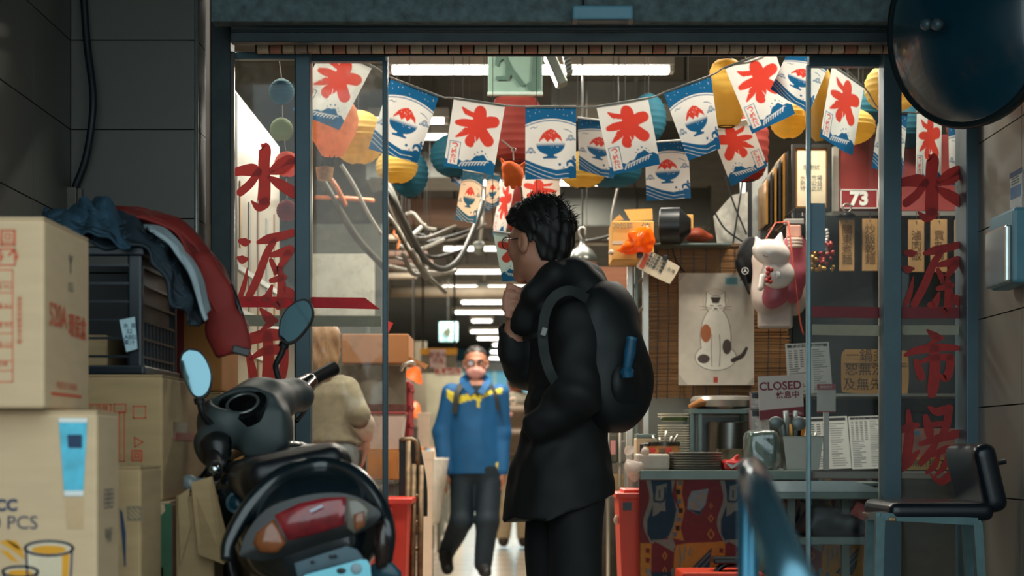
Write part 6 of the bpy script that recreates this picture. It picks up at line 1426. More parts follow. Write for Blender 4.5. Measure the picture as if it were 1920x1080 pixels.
def pinkm(ik): menu(ik,5); ik.put(-(np.minimum(np.minimum(ik.U,1-ik.U),np.minimum(ik.V,ik.asp-ik.V))-.05), rgb(206,130,130)) if False else None; ik.rect(0,0,.08,ik.asp,rgb(206,140,140)); ik.rect(.15,.1,.6,.4,dk)
o,f = sheet('price_card',[(1405,735),(1436,734),(1437,764),(1406,764)],7.36,'small black and white price card above the pink-edged one','card',pinkm,40)
o,f = sheet('price_card',[(1404,766),(1442,765),(1443,806),(1406,806)],7.35,'small pink-edged price card left of the closed sign','card',pinkm,40)
cs_ = thing('closed_sign', P(1464,785,7.28), 'white CLOSED sign with maroon foot band on the counter', 'sign')
mar = M('maroon_ink', rgb(140,48,62), .5); q4 = [(1421,706),(1504,702),(1508,780),(1424,788)]
obj('board', prism([P(x,y,7.30) for x,y in q4],(0,1,0),.004), M('sign_white', rgb(226,220,212), .45, var=.03), cs_); obj('foot_band', prism([P(x,y,7.2985) for x,y in [(1423.5,770),(1507,762),(1508,780),(1424,788)]],(0,-1,0),.0008), mar, cs_)
ur = Vector((.999,0,.045)); uu = Vector((-.045,0,.999))
text('CLOSED', P(1463,724,7.2985), ur, uu, .046, mar, cs_, bold=.0012); text('休息中', P(1477,741,7.2985), ur, uu, .032, mar, cs_, bold=.0008); text('foodpanda', P(1489,775,7.2972), ur, uu, .015, tm, cs_)
cd_ = thing('payment_card', P(1550,773,7.1), 'white card with red header stuck behind the right glass', 'card')
obj('card', pbox(1532,1567,720,773,7.1,.003), M('card_white', rgb(214,206,196), .5), cd_); obj('header', pbox(1532,1567,720,731,7.098,.002), M('header_red', rgb(176,62,74), .5), cd_); obj('foot', pbox(1532,1567,771,773,7.098,.002), MATS['header_red'], cd_); text('掃碼支付', P(1549,726,7.0975), X_, Z_, .012, tm, cd_); obj('stand', box(P(1545,0,7.1).x,P(1555,0,7.1).x,7.104,7.12,zc,P(0,722,7.1).z), MATS['card_white'], cd_)
# ---- display cabinet behind the right glass
cab = thing('display_cabinet', (P(1670,0,7.9).x, 7.9, 0), 'dark glass-shelved cabinet behind the right glass panes', 'cabinet')
ck_m = M('cabinet_dark', rgb(34,42,42), .5, var=.2, scale=4)
x0c, x1c = P(1490,0,7.95).x, P(1860,0,7.95).x
obj('back_panel', box(x0c,x1c,8.00,8.04,0,P(0,395,8).z), ck_m, cab); obj('base', box(x0c,x1c,7.46,8.0,0,P(0,885,7.46).z,.005), M('cabinet_base', rgb(96,94,86), .5, var=.15), cab)
obj('shelf', box(x0c,x1c,7.56,8.0,P(0,743,7.56).z,P(0,738,7.56).z), steel_m, cab); obj('top_rail', pbox(1505,1850,396,404,7.8,.02), steel_m, cab)
obj('side_frame', box(P(1655,0,7.5).x,P(1663,0,7.5).x,7.5,7.53,P(0,885,7.5).z,P(0,400,7.5).z), steel_m, cab)
obj('front_ledge', box(x0c,x1c,7.44,7.47,P(0,897,7.45).z,P(0,884,7.45).z,.003), steel_m, cab)
cg = thing('cardboard_notice', P(1635,738,7.6), 'handwritten cardboard notice with rounded corners on the cabinet shelf', 'notice')
obj('board', prism([P(x,y,7.6) for x,y in dense([(1586,655),(1640,655),(1694,657),(1702,664),(1704,700),(1702,732),(1695,738),(1640,738),(1586,736),(1579,728),(1578,690),(1579,664)],3)],(0,1,0),.006), M('board_tan', rgb(186,142,88), .8, var=.12, scale=10), cg)
for tx,x,y in (('一鍋多人',1636,668),('恕無法配',1634,694),('及無先後',1630,722)): text(tx, P(x,y,7.598), X_, Z_, .056, M('marker_ink', rgb(66,46,32), .7), cg, t=.0012)
obj('rule_line', pbox(1582,1700,681,682.5,7.5975,.001), MATS['marker_ink'], cg)
rbd = thing('red_board', P(1690,395,7.8), 'red signboard with white number 73 behind the right glass', 'sign')
obj('board', pbox(1572,1830,252,396,7.8,.02,.003), M('board_red', rgb(150,58,54), .55, var=.15, scale=8), rbd); obj('edge', pbox(1562,1573,275,396,7.79,.03), M('edge_pale', rgb(160,150,136), .5), rbd)
npl = obj('number_plate', pbox(1574,1648,353,393,7.785,.008,.004), M('plate_red', rgb(140,44,46), .4), rbd); ring_front([(1577,356),(1645,356),(1645,390),(1577,390)], .004, 7.784, tm, npl); text('73', P(1611,373,7.784), X_, Z_, .080, tm, npl, bold=.004)
for i,(x0_,x1_,y0_,y1_,tx) in enumerate([(1574,1602,412,508,'關東煮麵'),(1617,1646,410,508,'炒飯乾麵'),(1703,1733,412,510,'滷肉飯'),(1745,1776,411,510,'貢丸湯'),(1790,1818,412,511,'燙青菜')]):
    t = thing('menu_tag', P((x0_+x1_)/2,y1_,7.72), 'wooden menu tag, %s from the left in the right glass' % ('first','second','third','fourth','fifth')[i], 'tag', 'wooden menu tags hanging on the cabinet rail')
    obj('board', pbox(x0_,x1_,y0_,y1_,7.72,.005,.001), M('tag_wood', rgb(206,160,106), .7, var=.12, scale=12, stretch=(6,1,1)), t); text(tx, P((x0_+x1_)/2,(y0_+y1_)/2,7.719), X_, Z_, .046, M('tag_ink', rgb(110,80,52), .8), t, vertical=True)
    obj('hook', tube([P((x0_+x1_)/2,y0_+4,7.715),P((x0_+x1_)/2,398,7.79)], .002, 5), black_m, t)
bc_ = thing('binder_clip', P(1588,412,7.7), 'large black binder clip above the first menu tag', 'clip'); obj('clip', lathe([(.04,0),(.03,.012),(.012,.02)], P(1588,406,7.7), 16, (0,0,1)), black_m, bc_, smooth=True); obj('lever', torus(P(1588,390,7.7),(0,1,0),.018,.004,16,6), steel_m, bc_, smooth=True)
fr = thing('framed_certificate', P(1522,395,7.75), 'framed certificate behind the right leaf edge, below the flags', 'picture')
[obj('frame_bar', pbox(*q,7.74,.02), M('frame_black', rgb(30,28,26), .4), fr) for q in ((1485,1492,270,397),(1551,1558,270,397),(1492,1551,270,277),(1492,1551,390,397))]; obj('inner_frame', pbox(1491,1552,276,391,7.75,.01), M('frame_gold', rgb(170,120,60), .35, metal=.6), fr); obj('paper', pbox(1495,1548,281,387,7.748,.004), M('cert_paper', rgb(206,188,158), .6, var=.1), fr)
text('感謝狀\n\n水源市場\n熱心公益\n特頒此狀', P(1521,334,7.7475), X_, Z_, .024, ink_grey, fr)
gf = thing('gold_frames', P(1456,420,7.8), 'stacked black and gold picture frames edge-on beside the certificate', 'frames')
for i in range(5): obj('frame_edge', prism([P(1436+i*8,340-i*12,7.82),P(1440+i*8,334-i*12,7.82),P(1440+i*8,420,7.82),P(1436+i*8,420,7.82)],(0,1,0),.25), [M('frame_gold2', rgb(176,130,64), .3, metal=.7), MATS['frame_black']][i%2], gf)
obj('dark_side', prism([P(1474,286,7.80),P(1478,282,7.80),P(1478,422,7.80),P(1474,422,7.80)],(0,1,0),.25), MATS['frame_black'], gf)
nt2 = obj('blue_note', pbox(1519,1547,381,471,YD+.098,.001), M('note_blue', rgb(130,160,180), .6, var=.05), None, 'pale blue note stuck inside the right glass leaf', 'note')
# beads
bd_ = thing('bead_cluster', P(1540,510,7.5), 'cluster of red and gold bead strings inside the right leaf', 'beads'); rb_ = random.Random(9); bm_ = [M('bead_red', rgb(170,60,56), .25), M('bead_gold', rgb(196,150,80), .25, metal=.5), M('bead_white', rgb(214,206,196), .3)]
for k in range(60):
    x = rb_.uniform(1520,1563); y = rb_.uniform(455,506)
    if (x-1538)*.6+ (y-470) < -12: continue
    obj('bead', ellips(P(x,y,7.5+rb_.uniform(-.02,.02)),.009,.009,.009,8,6), bm_[0 if x>1532 and y<498 else 1], bd_, smooth=True)
for k in range(8): obj('bead', ellips(P(1550+2*math.sin(k),432+k*6,7.5),.008,.008,.008,8,6), bm_[2], bd_, smooth=True)
obj('string', tube([P(1551,404,7.5),P(1551,436,7.5)],.002,5), black_m, bd_)
# cap, hanging cat figure and bags
cp = thing('baseball_cap', P(1405,555,7.75), 'black cap with a three-pointed star badge, hung by the blind', 'cap')
s = SDF(P(1372,560,7.62), P(1432,435,7.9), .006); k = 7.75/FPX
s.ell(P(1408,488,7.76),(27*k,.07,44*k),k=0); s.cone(P(1388,500,7.74),P(1404,548,7.72),12*k,5*k,.03,flat=((1,0,.3),.5)); s.cut(lambda X,Y,Z: X-P(1428,0,7.75).x)
sdf_obj('crown', s, M('cap_black', rgb(22,24,26), .8, var=.15), cp)
Yc_ = 7.66; obj('badge_ring', torus(P(1397,508,Yc_),(0,1,0),6.2*7.66/FPX,.0012,20,6), white_m, cp, smooth=True)
for an in (90,210,330): obj('badge_ray', tube([P(1397,508,Yc_),P(1397+5.6*math.cos(math.radians(an)),508-5.6*math.sin(math.radians(an)),Yc_)],[.0016,.0006],6), white_m, cp)
bgs = thing('hanging_bags', P(1450,614,7.55), 'bunch of white and pink plastic bags hanging on a clip', 'bags')
def blob(name, prims, m, par, h=.006, w=.006, sd=1, cut=None):
    pts = np.array([list(p)+[r] for p,r in prims]); lo = (pts[:,:3]-pts[:,3:]).min(0)-.02; hi = (pts[:,:3]+pts[:,3:]).max(0)+.02
    s = SDF(lo, hi, h); s.chain([p for p,_ in prims], [r for _,r in prims], .02, flat=((0,1,0),.5))
    if len(prims) == 1: s.ell(prims[0][0], (prims[0][1],)*3, k=0)
    s.warp(wrinkle(w, 2.0, sd)); return sdf_obj(name, s, m, par)
bgw = M('bag_pale', rgb(226,212,200), .35, trans=.35, var=.08); bpk = M('bag_pink', rgb(196,110,124), .3, trans=.35, var=.2, scale=25)
blob('white_bag', [(P(1440,490,7.62),.07),(P(1446,560,7.62),.085)], bgw, bgs, sd=2); blob('white_bag', [(P(1492,490,7.64),.05),(P(1490,560,7.64),.065)], bgw, bgs, sd=12)
obj('white_pouch', box(P(1420,0,7.62).x,P(1486,0,7.62).x,7.60,7.63,P(0,616,7.6).z,P(0,550,7.6).z,.012), bgw, bgs); obj('orange_print', pbox(1438,1454,577,587,7.596,.002), M('print_orange', rgb(206,110,70), .6), bgs)
blob('pink_bag', [(P(1490,460,7.55),.05),(P(1488,510,7.55),.06),(P(1484,545,7.55),.05)], bpk, bgs, sd=5); blob('pink_bag', [(P(1456,520,7.5),.05),(P(1452,555,7.5),.05)], bpk, bgs, sd=6)
obj('roll_top', pbox(1477,1503,420,446,7.52,.05,.008), M('roll_peach', rgb(214,160,140), .6, var=.2), bgs); 
for i in range(3): obj('bag_neck_ring', torus(P(1490,450+i*6,7.54),(0,0,1),.026,.008,18,8), bgw, bgs, smooth=True)
obj('clip', pbox(1472,1508,410,420,7.52,.04,.003), steel_m, bgs); obj('red_cord', tube([P(1478,415,7.5),P(1482,450,7.48),P(1490,520,7.46),P(1500,600,7.46),P(1507,628,7.46)],.003,6,4), M('cord_red', rgb(196,80,60), .6), bgs, smooth=True)
obj('hook', tube([P(1490,412,7.54),(P(1490,0,7.54).x,7.54,P(0,392,7.54).z),(P(1490,0,7.54).x,7.80,P(0,392,7.54).z)],.004,6), black_m, bgs)
ctf = thing('cat_figure', P(1450,545,7.45), 'shiny white lucky-cat figure with red beads hanging among the bags', 'figurine'); k = 7.45/FPX
s = SDF(P(1400,552,7.34), P(1506,425,7.58), .005)
s.ell(P(1446,474,7.45),(36*k,.055,25*k),[(.97,0,-.22),(0,1,0),(.22,0,.97)],k=0); s.ell(P(1458,514,7.46),(32*k,.05,28*k),k=.012)
for x,y,x2,y2 in ((1424,460,1418,446),(1460,456,1464,438)): s.cone(P(x,y,7.45),P(x2,y2,7.45),11*k,3*k,.008)
s.cone(P(1430,520,7.42),P(1426,540,7.41),7*k,6*k,.008); sdf_obj('body', s, M('ceramic_white', rgb(222,214,206), .2, coat=.5, var=.04), ctf)
for x,y in ((1440,512),(1442,520),(1438,526),(1446,506),(1444,528),(1440,504)): obj('red_bead', ellips(P(x,y,7.405),.010,.006,.010,10,8), bm_[0], ctf, smooth=True)
obj('paw_mark', ellips(P(1458,516,7.41),.010,.006,.016,12,8), white_m, ctf, smooth=True); obj('loop', tube([P(1436,448,7.44),P(1454,418,7.47),P(1476,416,7.5)],.003,6), MATS['cord_red'], ctf); obj('smile', tube([P(1430,478,7.405),P(1437,482,7.402),P(1446,478,7.404)],.0012,5), black_m, ctf)
# pink poster behind the right side window
pp = thing('discount_poster', P(1745,880,7.2), 'pink and yellow discount poster low in the right side window', 'poster')
obj('sheet', pbox(1678,1800,803,881,7.40,.003), M('poster_pink', rgb(196,130,112), .5, var=.2, scale=6), pp); obj('foot', pbox(1678,1800,858,881,7.398,.002), M('poster_yellow', rgb(206,170,90), .5), pp); obj('edge', pbox(1797,1802,803,881,7.397,.003), white_m, pp); text('最高折抵 70 元', P(1745,869,7.3965), X_, Z_, .036, black_m, pp); obj('cyan_tag', pbox(1708,1724,808,816,7.397,.002), M('tag_cyan', rgb(90,150,170), .5), pp)

# rack between the backpack and the counter
wr_ = thing('wire_rack', (P(1165,0,8.9).x, 9.0, 0), 'thin steel rack behind the backpack with hanging goods', 'rack')
for x in (1140,1162,1176,1192):
    for y in (8.9,): obj('post', tube([Vector((P(x,0,y).x,y,0)),P(x,640,y)],.008,8), steel_m, wr_, smooth=True)
for y in (700,790,868,930): obj('shelf', box(P(1136,0,8.9).x,P(1196,0,8.9).x,8.88,9.25,P(0,y+3,8.9).z,P(0,y,8.9).z), duct_m, wr_)
for i,(x0_,x1_,y0_,y1_,m,l) in enumerate([(1142,1158,815,868,M('tin_olive',rgb(92,92,76),.5),'olive tin on the wire rack behind the backpack'),(1160,1184,826,868,M('tin_grey',rgb(130,126,116),.4,metal=.4),'grey tin on the wire rack behind the backpack'),(1144,1170,888,930,card_d,'small carton low on the wire rack'),(1150,1176,752,790,M('tin_dark',rgb(60,58,54),.5),'dark box on the upper wire rack')]):
    obj('storage_tin', pbox(x0_,x1_,y0_,y1_,8.9,.16,.006), m, None, l, 'tin')
obj('pink_tag', pbox(1145,1154,826,852,8.86,.004), M('tag_pink',rgb(222,150,150),.6), None, 'small pink tag hanging on the wire rack', 'tag')

# ================================================================== LEFT STALL BEHIND THE GLASS
wbd = thing('white_board', (P(437,0,6.67).x, 7.3, 0), 'tall white board receding behind the left side window', 'board')
xw = -1.026
obj('panel', box(xw-.02, xw, 6.70, 8.0, 0, 2.32), M('board_white', rgb(176,166,148), .35, var=.06, scale=3), wbd); obj('edge_post', box(xw-.03, xw+.012, 6.64, 6.70, 0, 2.30, .004), frame_d, wbd)
for i,(y,w,m) in enumerate([(6.82,.03,M('strip_amber',rgb(206,160,90),.4)),(7.05,.05,M('strip_grey',rgb(150,150,146),.4)),(7.3,.04,M('strip_brown',rgb(140,110,84),.4)),(7.55,.06,MATS['strip_grey']),(7.8,.03,MATS['strip_brown'])]): obj('hanging_strip', box(xw, xw+.004, y, y+w, 1.0 if i else 1.75, 1.85+(.1 if i%2 else .15)), m, wbd)
for i,(z,h) in enumerate([(1.66,.02),(1.50,.02),(1.35,.015)]): obj('lit_rail', box(xw, xw+.008, 6.75, 7.95, z, z+h), white_m, wbd)
# grey notice panel and dim stall wall behind the dirty leaf
gpn = thing('grey_panel', P(640,560,9.9), 'pale grey panel behind the dirty left glass leaf', 'panel')
obj('board', pbox(583,702,476,592,9.9,.03,.004), M('panel_grey', rgb(170,166,152), .6, var=.08), gpn)
for x in (600,690): obj('post', box(P(x-3,0,9.93).x,P(x+3,0,9.93).x,9.93,9.96,0,P(0,478,9.93).z), duct_m, gpn)
obj('wall_stall_left', box(P(560,0,10.4).x, P(716,0,10.4).x, 10.4, 10.46, 0, P(0,420,10.4).z), M('stall_wall_l', rgb(96,94,84), .7, var=.3, scale=3), kind='structure')
# shelf rack with pot, tubs and boxes at the leaf edge
rk = thing('stock_rack', (P(700,0,8.6).x, 8.8, 0), 'shelf carrying stock pot and tubs behind the left leaf', 'shelf'); zsh = P(0,946,8.5).z
obj('board', box(P(600,0,8.6).x,P(742,0,8.6).x,8.5,9.0,P(0,900,8.5).z-.02,P(0,900,8.5).z,.003), duct_m, rk)
for x in (612,735):
    for y in (8.53,8.95): obj('leg', box(P(x,0,8.6).x-.015,P(x,0,8.6).x+.015,y,y+.03,0,P(0,900,8.5).z-.02), duct_m, rk)
zr = P(0,900,8.5).z
t = carton(P(688,0,8.5).x, P(747,0,8.5).x, 8.5, 8.85, zr, P(0,842,8.5).z, card_o, 'orange-brown carton beneath the white tub, beside the left leaf')
tub = bin_(650,757,772,842,8.5,M('tub_white',rgb(206,186,172),.45,var=.05),'large white tub with red rim under the stock pot',.86,lid=M('tub_rim_red',rgb(150,50,52),.5))
k = 8.6/FPX; spz = P(0,771,8.5).z
sp_ = thing('large_stock_pot', Vector((P(712,0,8.7).x,8.72,spz)), 'large dull steel stock pot with open carton on top', 'pot')
cpt = Vector((P(700,0,8.7).x,8.72,spz)); pm_ = M('pot_aluminium', rgb(136,126,112), .42, metal=.6, var=.2, scale=14)
obj('pot', lathe([(58*k,0),(62*k,3*k),(62*k,86*k),(64*k,88*k),(60*k,88*k),(59*k,5*k),(1*k,4*k)], cpt, 40), pm_, sp_, smooth=40); obj('scorch', lathe([(62.3*k,1*k),(62.5*k,14*k)], cpt, 40, cap=False), M('scorch_red', rgb(96,56,48), .6, var=.4, scale=30), sp_, smooth=True)
obj('handle', tube([P(752,694,8.45),P(758,684,8.40),P(772,679,8.40),P(778,684,8.42)], .008, 8, 4), steel_m, sp_, smooth=True)
oc = thing('open_carton', Vector((P(700,0,8.7).x,8.7,P(0,680,8.5).z)), 'brown open carton lying on the stock pot', 'box')
obj('body', box(P(640,0,8.5).x,P(766,0,8.5).x,8.5,8.95,P(0,681,8.5).z,P(0,626,8.5).z,.006), M('carton_brown', rgb(170,116,72), .8, var=.12, scale=7), oc); obj('flap', prism([P(766,668,8.48),P(804,684,8.40),P(798,692,8.40),P(766,680,8.48)],(0,1,0),.01), MATS['carton_brown'], oc)
obj('red_scrap', prism([P(x,y,8.55) for x,y in [(722,600),(737,606),(728,624),(722,622)]],(0,1,0),.004), M('scrap_red', rgb(190,44,44), .5), oc)
cr2 = thing('red_crate', (P(762,0,9.2).x,9.3,0), 'red plastic crate stack behind the white tub', 'crate')
for i in range(3): 
    z0_ = .45+i*.30; obj('crate', box(P(735,0,9.1).x,P(768,0,9.1).x,9.1,9.5,z0_,z0_+.28,.01), M('crate_red',rgb(150,40,44),.5,var=.1), cr2)
    for j in range(3): obj('rib', box(P(735,0,9.1).x-.002,P(768,0,9.1).x+.004,9.095,9.505,z0_+.05+j*.09,z0_+.065+j*.09), MATS['crate_red'], cr2)
obj('foot', box(P(735,0,9.1).x,P(768,0,9.1).x,9.1,9.5,0,.45,.01), duct_m, cr2)
rbn = thing('red_tub', (P(735,0,8.0).x,8.15,0), 'red plastic tub with rim below the cartons, right of the scooter', 'bin')
obj('body', (lambda a: ([(a.x-.07,8.05,0),(a.x+.06,8.05,0),(a.x+.06,8.33,0),(a.x-.07,8.33,0),(a.x-.11,8.0,a.z),(a.x+.085,8.0,a.z),(a.x+.085,8.38,a.z),(a.x-.11,8.38,a.z)], box(0,1,0,1,0,1)[1]))(P(728,944,8.0)), M('tub_red',rgb(206,58,46),.4,var=.06), rbn)
a = P(728,944,8.0); obj('rim', box(a.x-.13,a.x+.105,7.98,8.40,a.z-.004,a.z+.022,.006), MATS['tub_red'], rbn); obj('grip', box(a.x-.06,a.x+.02,7.965,8.0,a.z-.05,a.z-.02,.006), MATS['tub_red'], rbn)
# folded trolley / metal bars
tr = thing('folded_trolley', (P(780,0,8.3).x,8.35,0), 'folded rusty tube trolley leaning by the red tub', 'trolley'); rst = M('rusty_tube', rgb(120,100,74), .5, metal=.5, var=.4, scale=30)
for x0_,x1_,y0_ in ((766,762,826),(776,772,870),(790,786,872)): obj('tube', tube([P(x0_,y0_,8.35),Vector((P(x1_,0,8.35).x,8.33,0.02))],.013,10), rst, tr, smooth=True)
for y in (930,980,1030): obj('cross_tube', tube([P(764,y,8.35),P(790,y,8.35)],.010,8), rst, tr, smooth=True)
obj('board', box(P(748,0,8.4).x,P(764,0,8.4).x,8.40,8.44,0,P(0,822,8.4).z,.004), black_m, tr); obj('top_tube', tube([P(752,824,8.36),P(780,828,8.36),P(783,872,8.36)],.011,8,3), rst, tr, smooth=True)
cb2 = obj('dark_apron', drape([[P(770,822,8.45),P(778,822,8.45),P(786,824,8.46)],[P(772,880,8.45),P(786,890,8.45),P(800,900,8.46)],[P(774,960,8.45),P(788,968,8.45),P(802,968,8.46)]],14,14,.008,1,2), M('apron_dark',rgb(22,30,30),.8), None, 'dark apron hanging behind the trolley tubes', 'apron', smooth=True)
# pots low behind the leaf
for i,(px,py0,py1,r,l) in enumerate(((655,822,900,30,'tall steel pot behind the long-haired person'),(700,850,930,28,'steel canister low behind the leaf edge'))):
    k = 8.62/FPX; zb_ = zr
    obj('steel_canister', lathe([(r*k,0),(r*k,(900-py0)*k),(r*1.06*k,(902-py0)*k),(r*.95*k,(902-py0)*k),(r*.93*k,4*k),(1*k,3*k)], Vector((P(px,0,8.62).x,8.60 if i else 8.66,zb_)), 28), steel_m, None, l, 'pot', smooth=40) if i == 0 else None

# ================================================================== PEOPLE
skin = M('skin', rgb(188,132,106), .5, var=.08, scale=20); skin2 = M('skin_tan', rgb(170,112,86), .5, var=.08, scale=20)
hair_b = M('hair_black', rgb(16,15,14), .62, var=.3, scale=60); hair_g = M('hair_dark_grey', rgb(46,42,40), .55, var=.3, scale=60)
def v3(a): return np.array(a, float)
def frame(fw, up=(0,0,1)):
    f = v3(fw); f /= np.linalg.norm(f); u = v3(up); u -= f*(u@f); u /= np.linalg.norm(u); l = np.cross(u, f); return f, l, u
def head(s, C, fw, up=(0,0,1), q=1.0):
    f, l, u = frame(fw, up); C = v3(C); R = [f, l, u]; p = lambda a,b,c: C+q*(f*a+l*b+u*c)
    s.ell(p(-.012,0,.025), v3((.095,.077,.088))*q, R, k=.0); s.ell(p(.022,0,-.03), v3((.072,.063,.083))*q, R, k=.03)
    for b in (-1,1):
        s.cone(p(.0,b*.052,-.055), p(.058,b*.018,-.098), .020*q, .018*q, .03); s.ell(p(.060,b*.042,-.028), v3((.020,.018,.020))*q, R, k=.02)
    s.cone(p(.066,-.008,-.100), p(.066,.008,-.100), .019*q, .019*q, .02)
    s.ell(p(.076,0,.020), v3((.020,.050,.012))*q, R, k=.015)
    for b in (-1,1): s.ell(p(.094,b*.031,.0), v3((.014,.017,.011))*q, R, k=.008, sub=True)
    s.cone(p(.088,0,.008), p(.106,0,-.028), .008*q, .0125*q, .012); 
    for b in (-1,1): s.ell(p(.096,b*.012,-.031), v3((.010,.008,.007))*q, R, k=.006)
    s.ell(p(.083,0,-.058), v3((.013,.022,.006))*q, R, k=.006); s.ell(p(.081,0,-.069), v3((.012,.019,.006))*q, R, k=.006)
    for b in (-1,1):
        s.ell(p(-.010,b*.083,-.010), v3((.021,.010,.033))*q, [f*.94+l*b*.3, l, u], k=.006); s.ell(p(-.003,b*.093,-.006), v3((.010,.007,.019))*q, R, k=.004, sub=True)
    return p, R
def eyes(p, par, q=1.0):
    for b in (-1,1):
        e = obj('eye', ellips(p(.074,b*.031,0), .0115*q,.0115*q,.0105*q,12,8), M('eye_white', rgb(220,214,206), .2), par, smooth=True); obj('pupil', ellips(p(.084,b*.031,0), .0045*q,.0045*q,.0045*q,10,6), M('eye_dark', rgb(26,18,14), .15), e, smooth=True)
        obj('eyebrow', tube([p(.092,b*.014,.022),p(.091,b*.032,.027),p(.078,b*.050,.022)], [.003*q,.0035*q,.002*q], 6, 3), hair_b, par, smooth=True)
def spectacles(p, par, q=1.0, m=None, r=.021):
    m = m or M('spectacle_metal', rgb(90,76,66), .3, metal=.7)
    g = obj('glasses', join(tube([p(.108,.010,.002),p(.110,0,.005),p(.108,-.010,.002)], .0018*q, 6)), m, par)
    for b in (-1,1):
        obj('glasses_rim', tube([p(.104-.06*abs(math.cos(a)*.021+.031)*.5, b*.031+math.cos(a)*r, math.sin(a)*r*.85) for a in np.linspace(0,2*math.pi,21)], .0018*q, 6, cap=False), m, g, smooth=True)
        obj('glasses_temple', tube([p(.098,b*.054,.004),p(.06,b*.078,.006),p(-.004,b*.084,.004),p(-.022,b*.083,-.014)], .0017*q, 6), m, g, smooth=True)
        obj('glasses_lens', prism([p(.103,b*.031+math.cos(a)*r*.95, math.sin(a)*r*.8) for a in np.linspace(0,2*math.pi,17)[:-1]], tuple(p(.001,0,0)-p(0,0,0)), 1.0), glass_mat('lens_glass',(.97,.97,.97),dirt=.02,refl=.08), g)
    return g
# ---------------------------------------------------------------- man in the black coat
YM = 5.35
def pm(px, py, dy=0.0): return v3(P(px, py, YM+dy))
th = math.radians(42); FH = (-math.cos(th), math.sin(th), 0)
Ch = pm(1010, 453)
s = SDF((pm(925,0)[0], YM-.34, 0), (pm(1150,0)[0], YM+.42, pm(0,372)[2]), .0055)
p, R = head(s, Ch, FH, (-.06,.03,1), .97)
s.chain([p(-.022,0,-.05), p(-.040,0,-.12), pm(1045,575)], [.054,.056,.075], .03)
s.loft([(pm(0,930)[2],pm(1060,0)[0],YM,.11,.09),(pm(0,800)[2],pm(1062,0)[0],YM,.09,.08),(pm(0,650)[2],pm(1064,0)[0],YM,.09,.09),(pm(0,585)[2],pm(1062,0)[0],YM,.07,.11)], .03)
s.chain([pm(1080,605,-.13),pm(1078,735,-.18),pm(1015,790,-.13)],[.05,.042,.034],.02)
s.chain([pm(1008,612,.12),pm(988,686,.09),pm(964,640,.04),pm(962,620,.03)],[.045,.038,.030,.026],.02)
s.chain([pm(962,628,.03),pm(964,600,.02)],[.026,.024],.01); s.ell(pm(967,572,.015),(.024,.020,.034),k=.015)
fing = [[(977,546,.0),(955,535,-.004),(951,552,-.008),(962,560,-.008)],[(979,556,-.006),(950,549,-.012),(946,566,-.016),(958,573,-.014)],[(979,568,-.010),(948,563,-.016),(947,579,-.018),(958,585,-.016)],[(977,580,-.012),(952,578,-.016),(951,591,-.016),(960,595,-.014)]]
for i,fg in enumerate(fing): s.chain([pm(*q) for q in fg], [.0095,.0092,.0085,.007], .004)
s.chain([pm(974,588,.02),pm(985,564,.02),pm(983,543,.015)],[.012,.0105,.008],.006)
for b,x in ((-.075,1085),(.075,1035)):
    s.chain([pm(x-5,900,b),pm(x-4,1160,b),pm(x+6,1420,b)],[.075,.055,.042],.02); s.cone(pm(x+4,1440,b),pm(x-70,1462,b+.05),.04,.03,.02)
man = sdf_obj('person', s, skin, label='man in long black coat and glasses, hand at chin, looking left', cat='person')
eyes(p, man, .97); spectacles(p, man, .97, r=.022)
# hair: cropped sides, tousled top
s = SDF(Ch-.17, Ch+.19, .0045)
Rn = np.array(R)
s.ell(p(-.018,0,.055), (.098,.086,.082), R, k=0); s.ell(p(-.034,0,.0), (.072,.078,.092), R, k=.03); s.ell(p(.052,0,.080), (.048,.060,.038), R, k=.03)
def hairline(X,Y,Z):
    a = (X-Ch[0])*Rn[0,0]+(Y-Ch[1])*Rn[0,1]+(Z-Ch[2])*Rn[0,2]; c = (X-Ch[0])*Rn[2,0]+(Y-Ch[1])*Rn[2,1]+(Z-Ch[2])*Rn[2,2]
    lim = np.interp(c, [-.12,-.06,-.02,.018,.034,.05,.07,.12], [-.075,-.06,-.046,-.032,.020,.055,.095,.13]); return np.maximum(a-lim, -.105-c)
s.cut(hairline); s.warp(lambda X,Y,Z: .005*np.sin(90*X+40*Z)*np.sin(80*Y-50*Z)+.003*np.sin(160*X+120*Y))
sdf_obj('hair', s, hair_b, man)
rh = np.random.RandomState(5); parts = []
for k in range(1100):
    d = rh.normal(size=3); d /= np.linalg.norm(d)
    if d[2] < -.15: continue
    w = Rn.T@(d*v3((.103,.090,.090))); b0 = p(-.018,0,.052)+w*.93
    loc = Rn@(b0-Ch)
    if loc[0] > np.interp(loc[2], [-.06,.015,.03,.05,.075], [-.06,-.04,-.01,.04,.12]): continue
    dirv = w/np.linalg.norm(w)*.55+rh.normal(size=3)*.38+v3((.1,0,.12)); L = rh.uniform(.010,.028)
    parts.append(tube([b0, b0+dirv*L*.5, b0+dirv*L+v3((0,0,-.004))], [.0016,.0012,.0003], 3, cap=False))
obj('hair_strands', join(*parts), hair_b, man, kind='stuff')
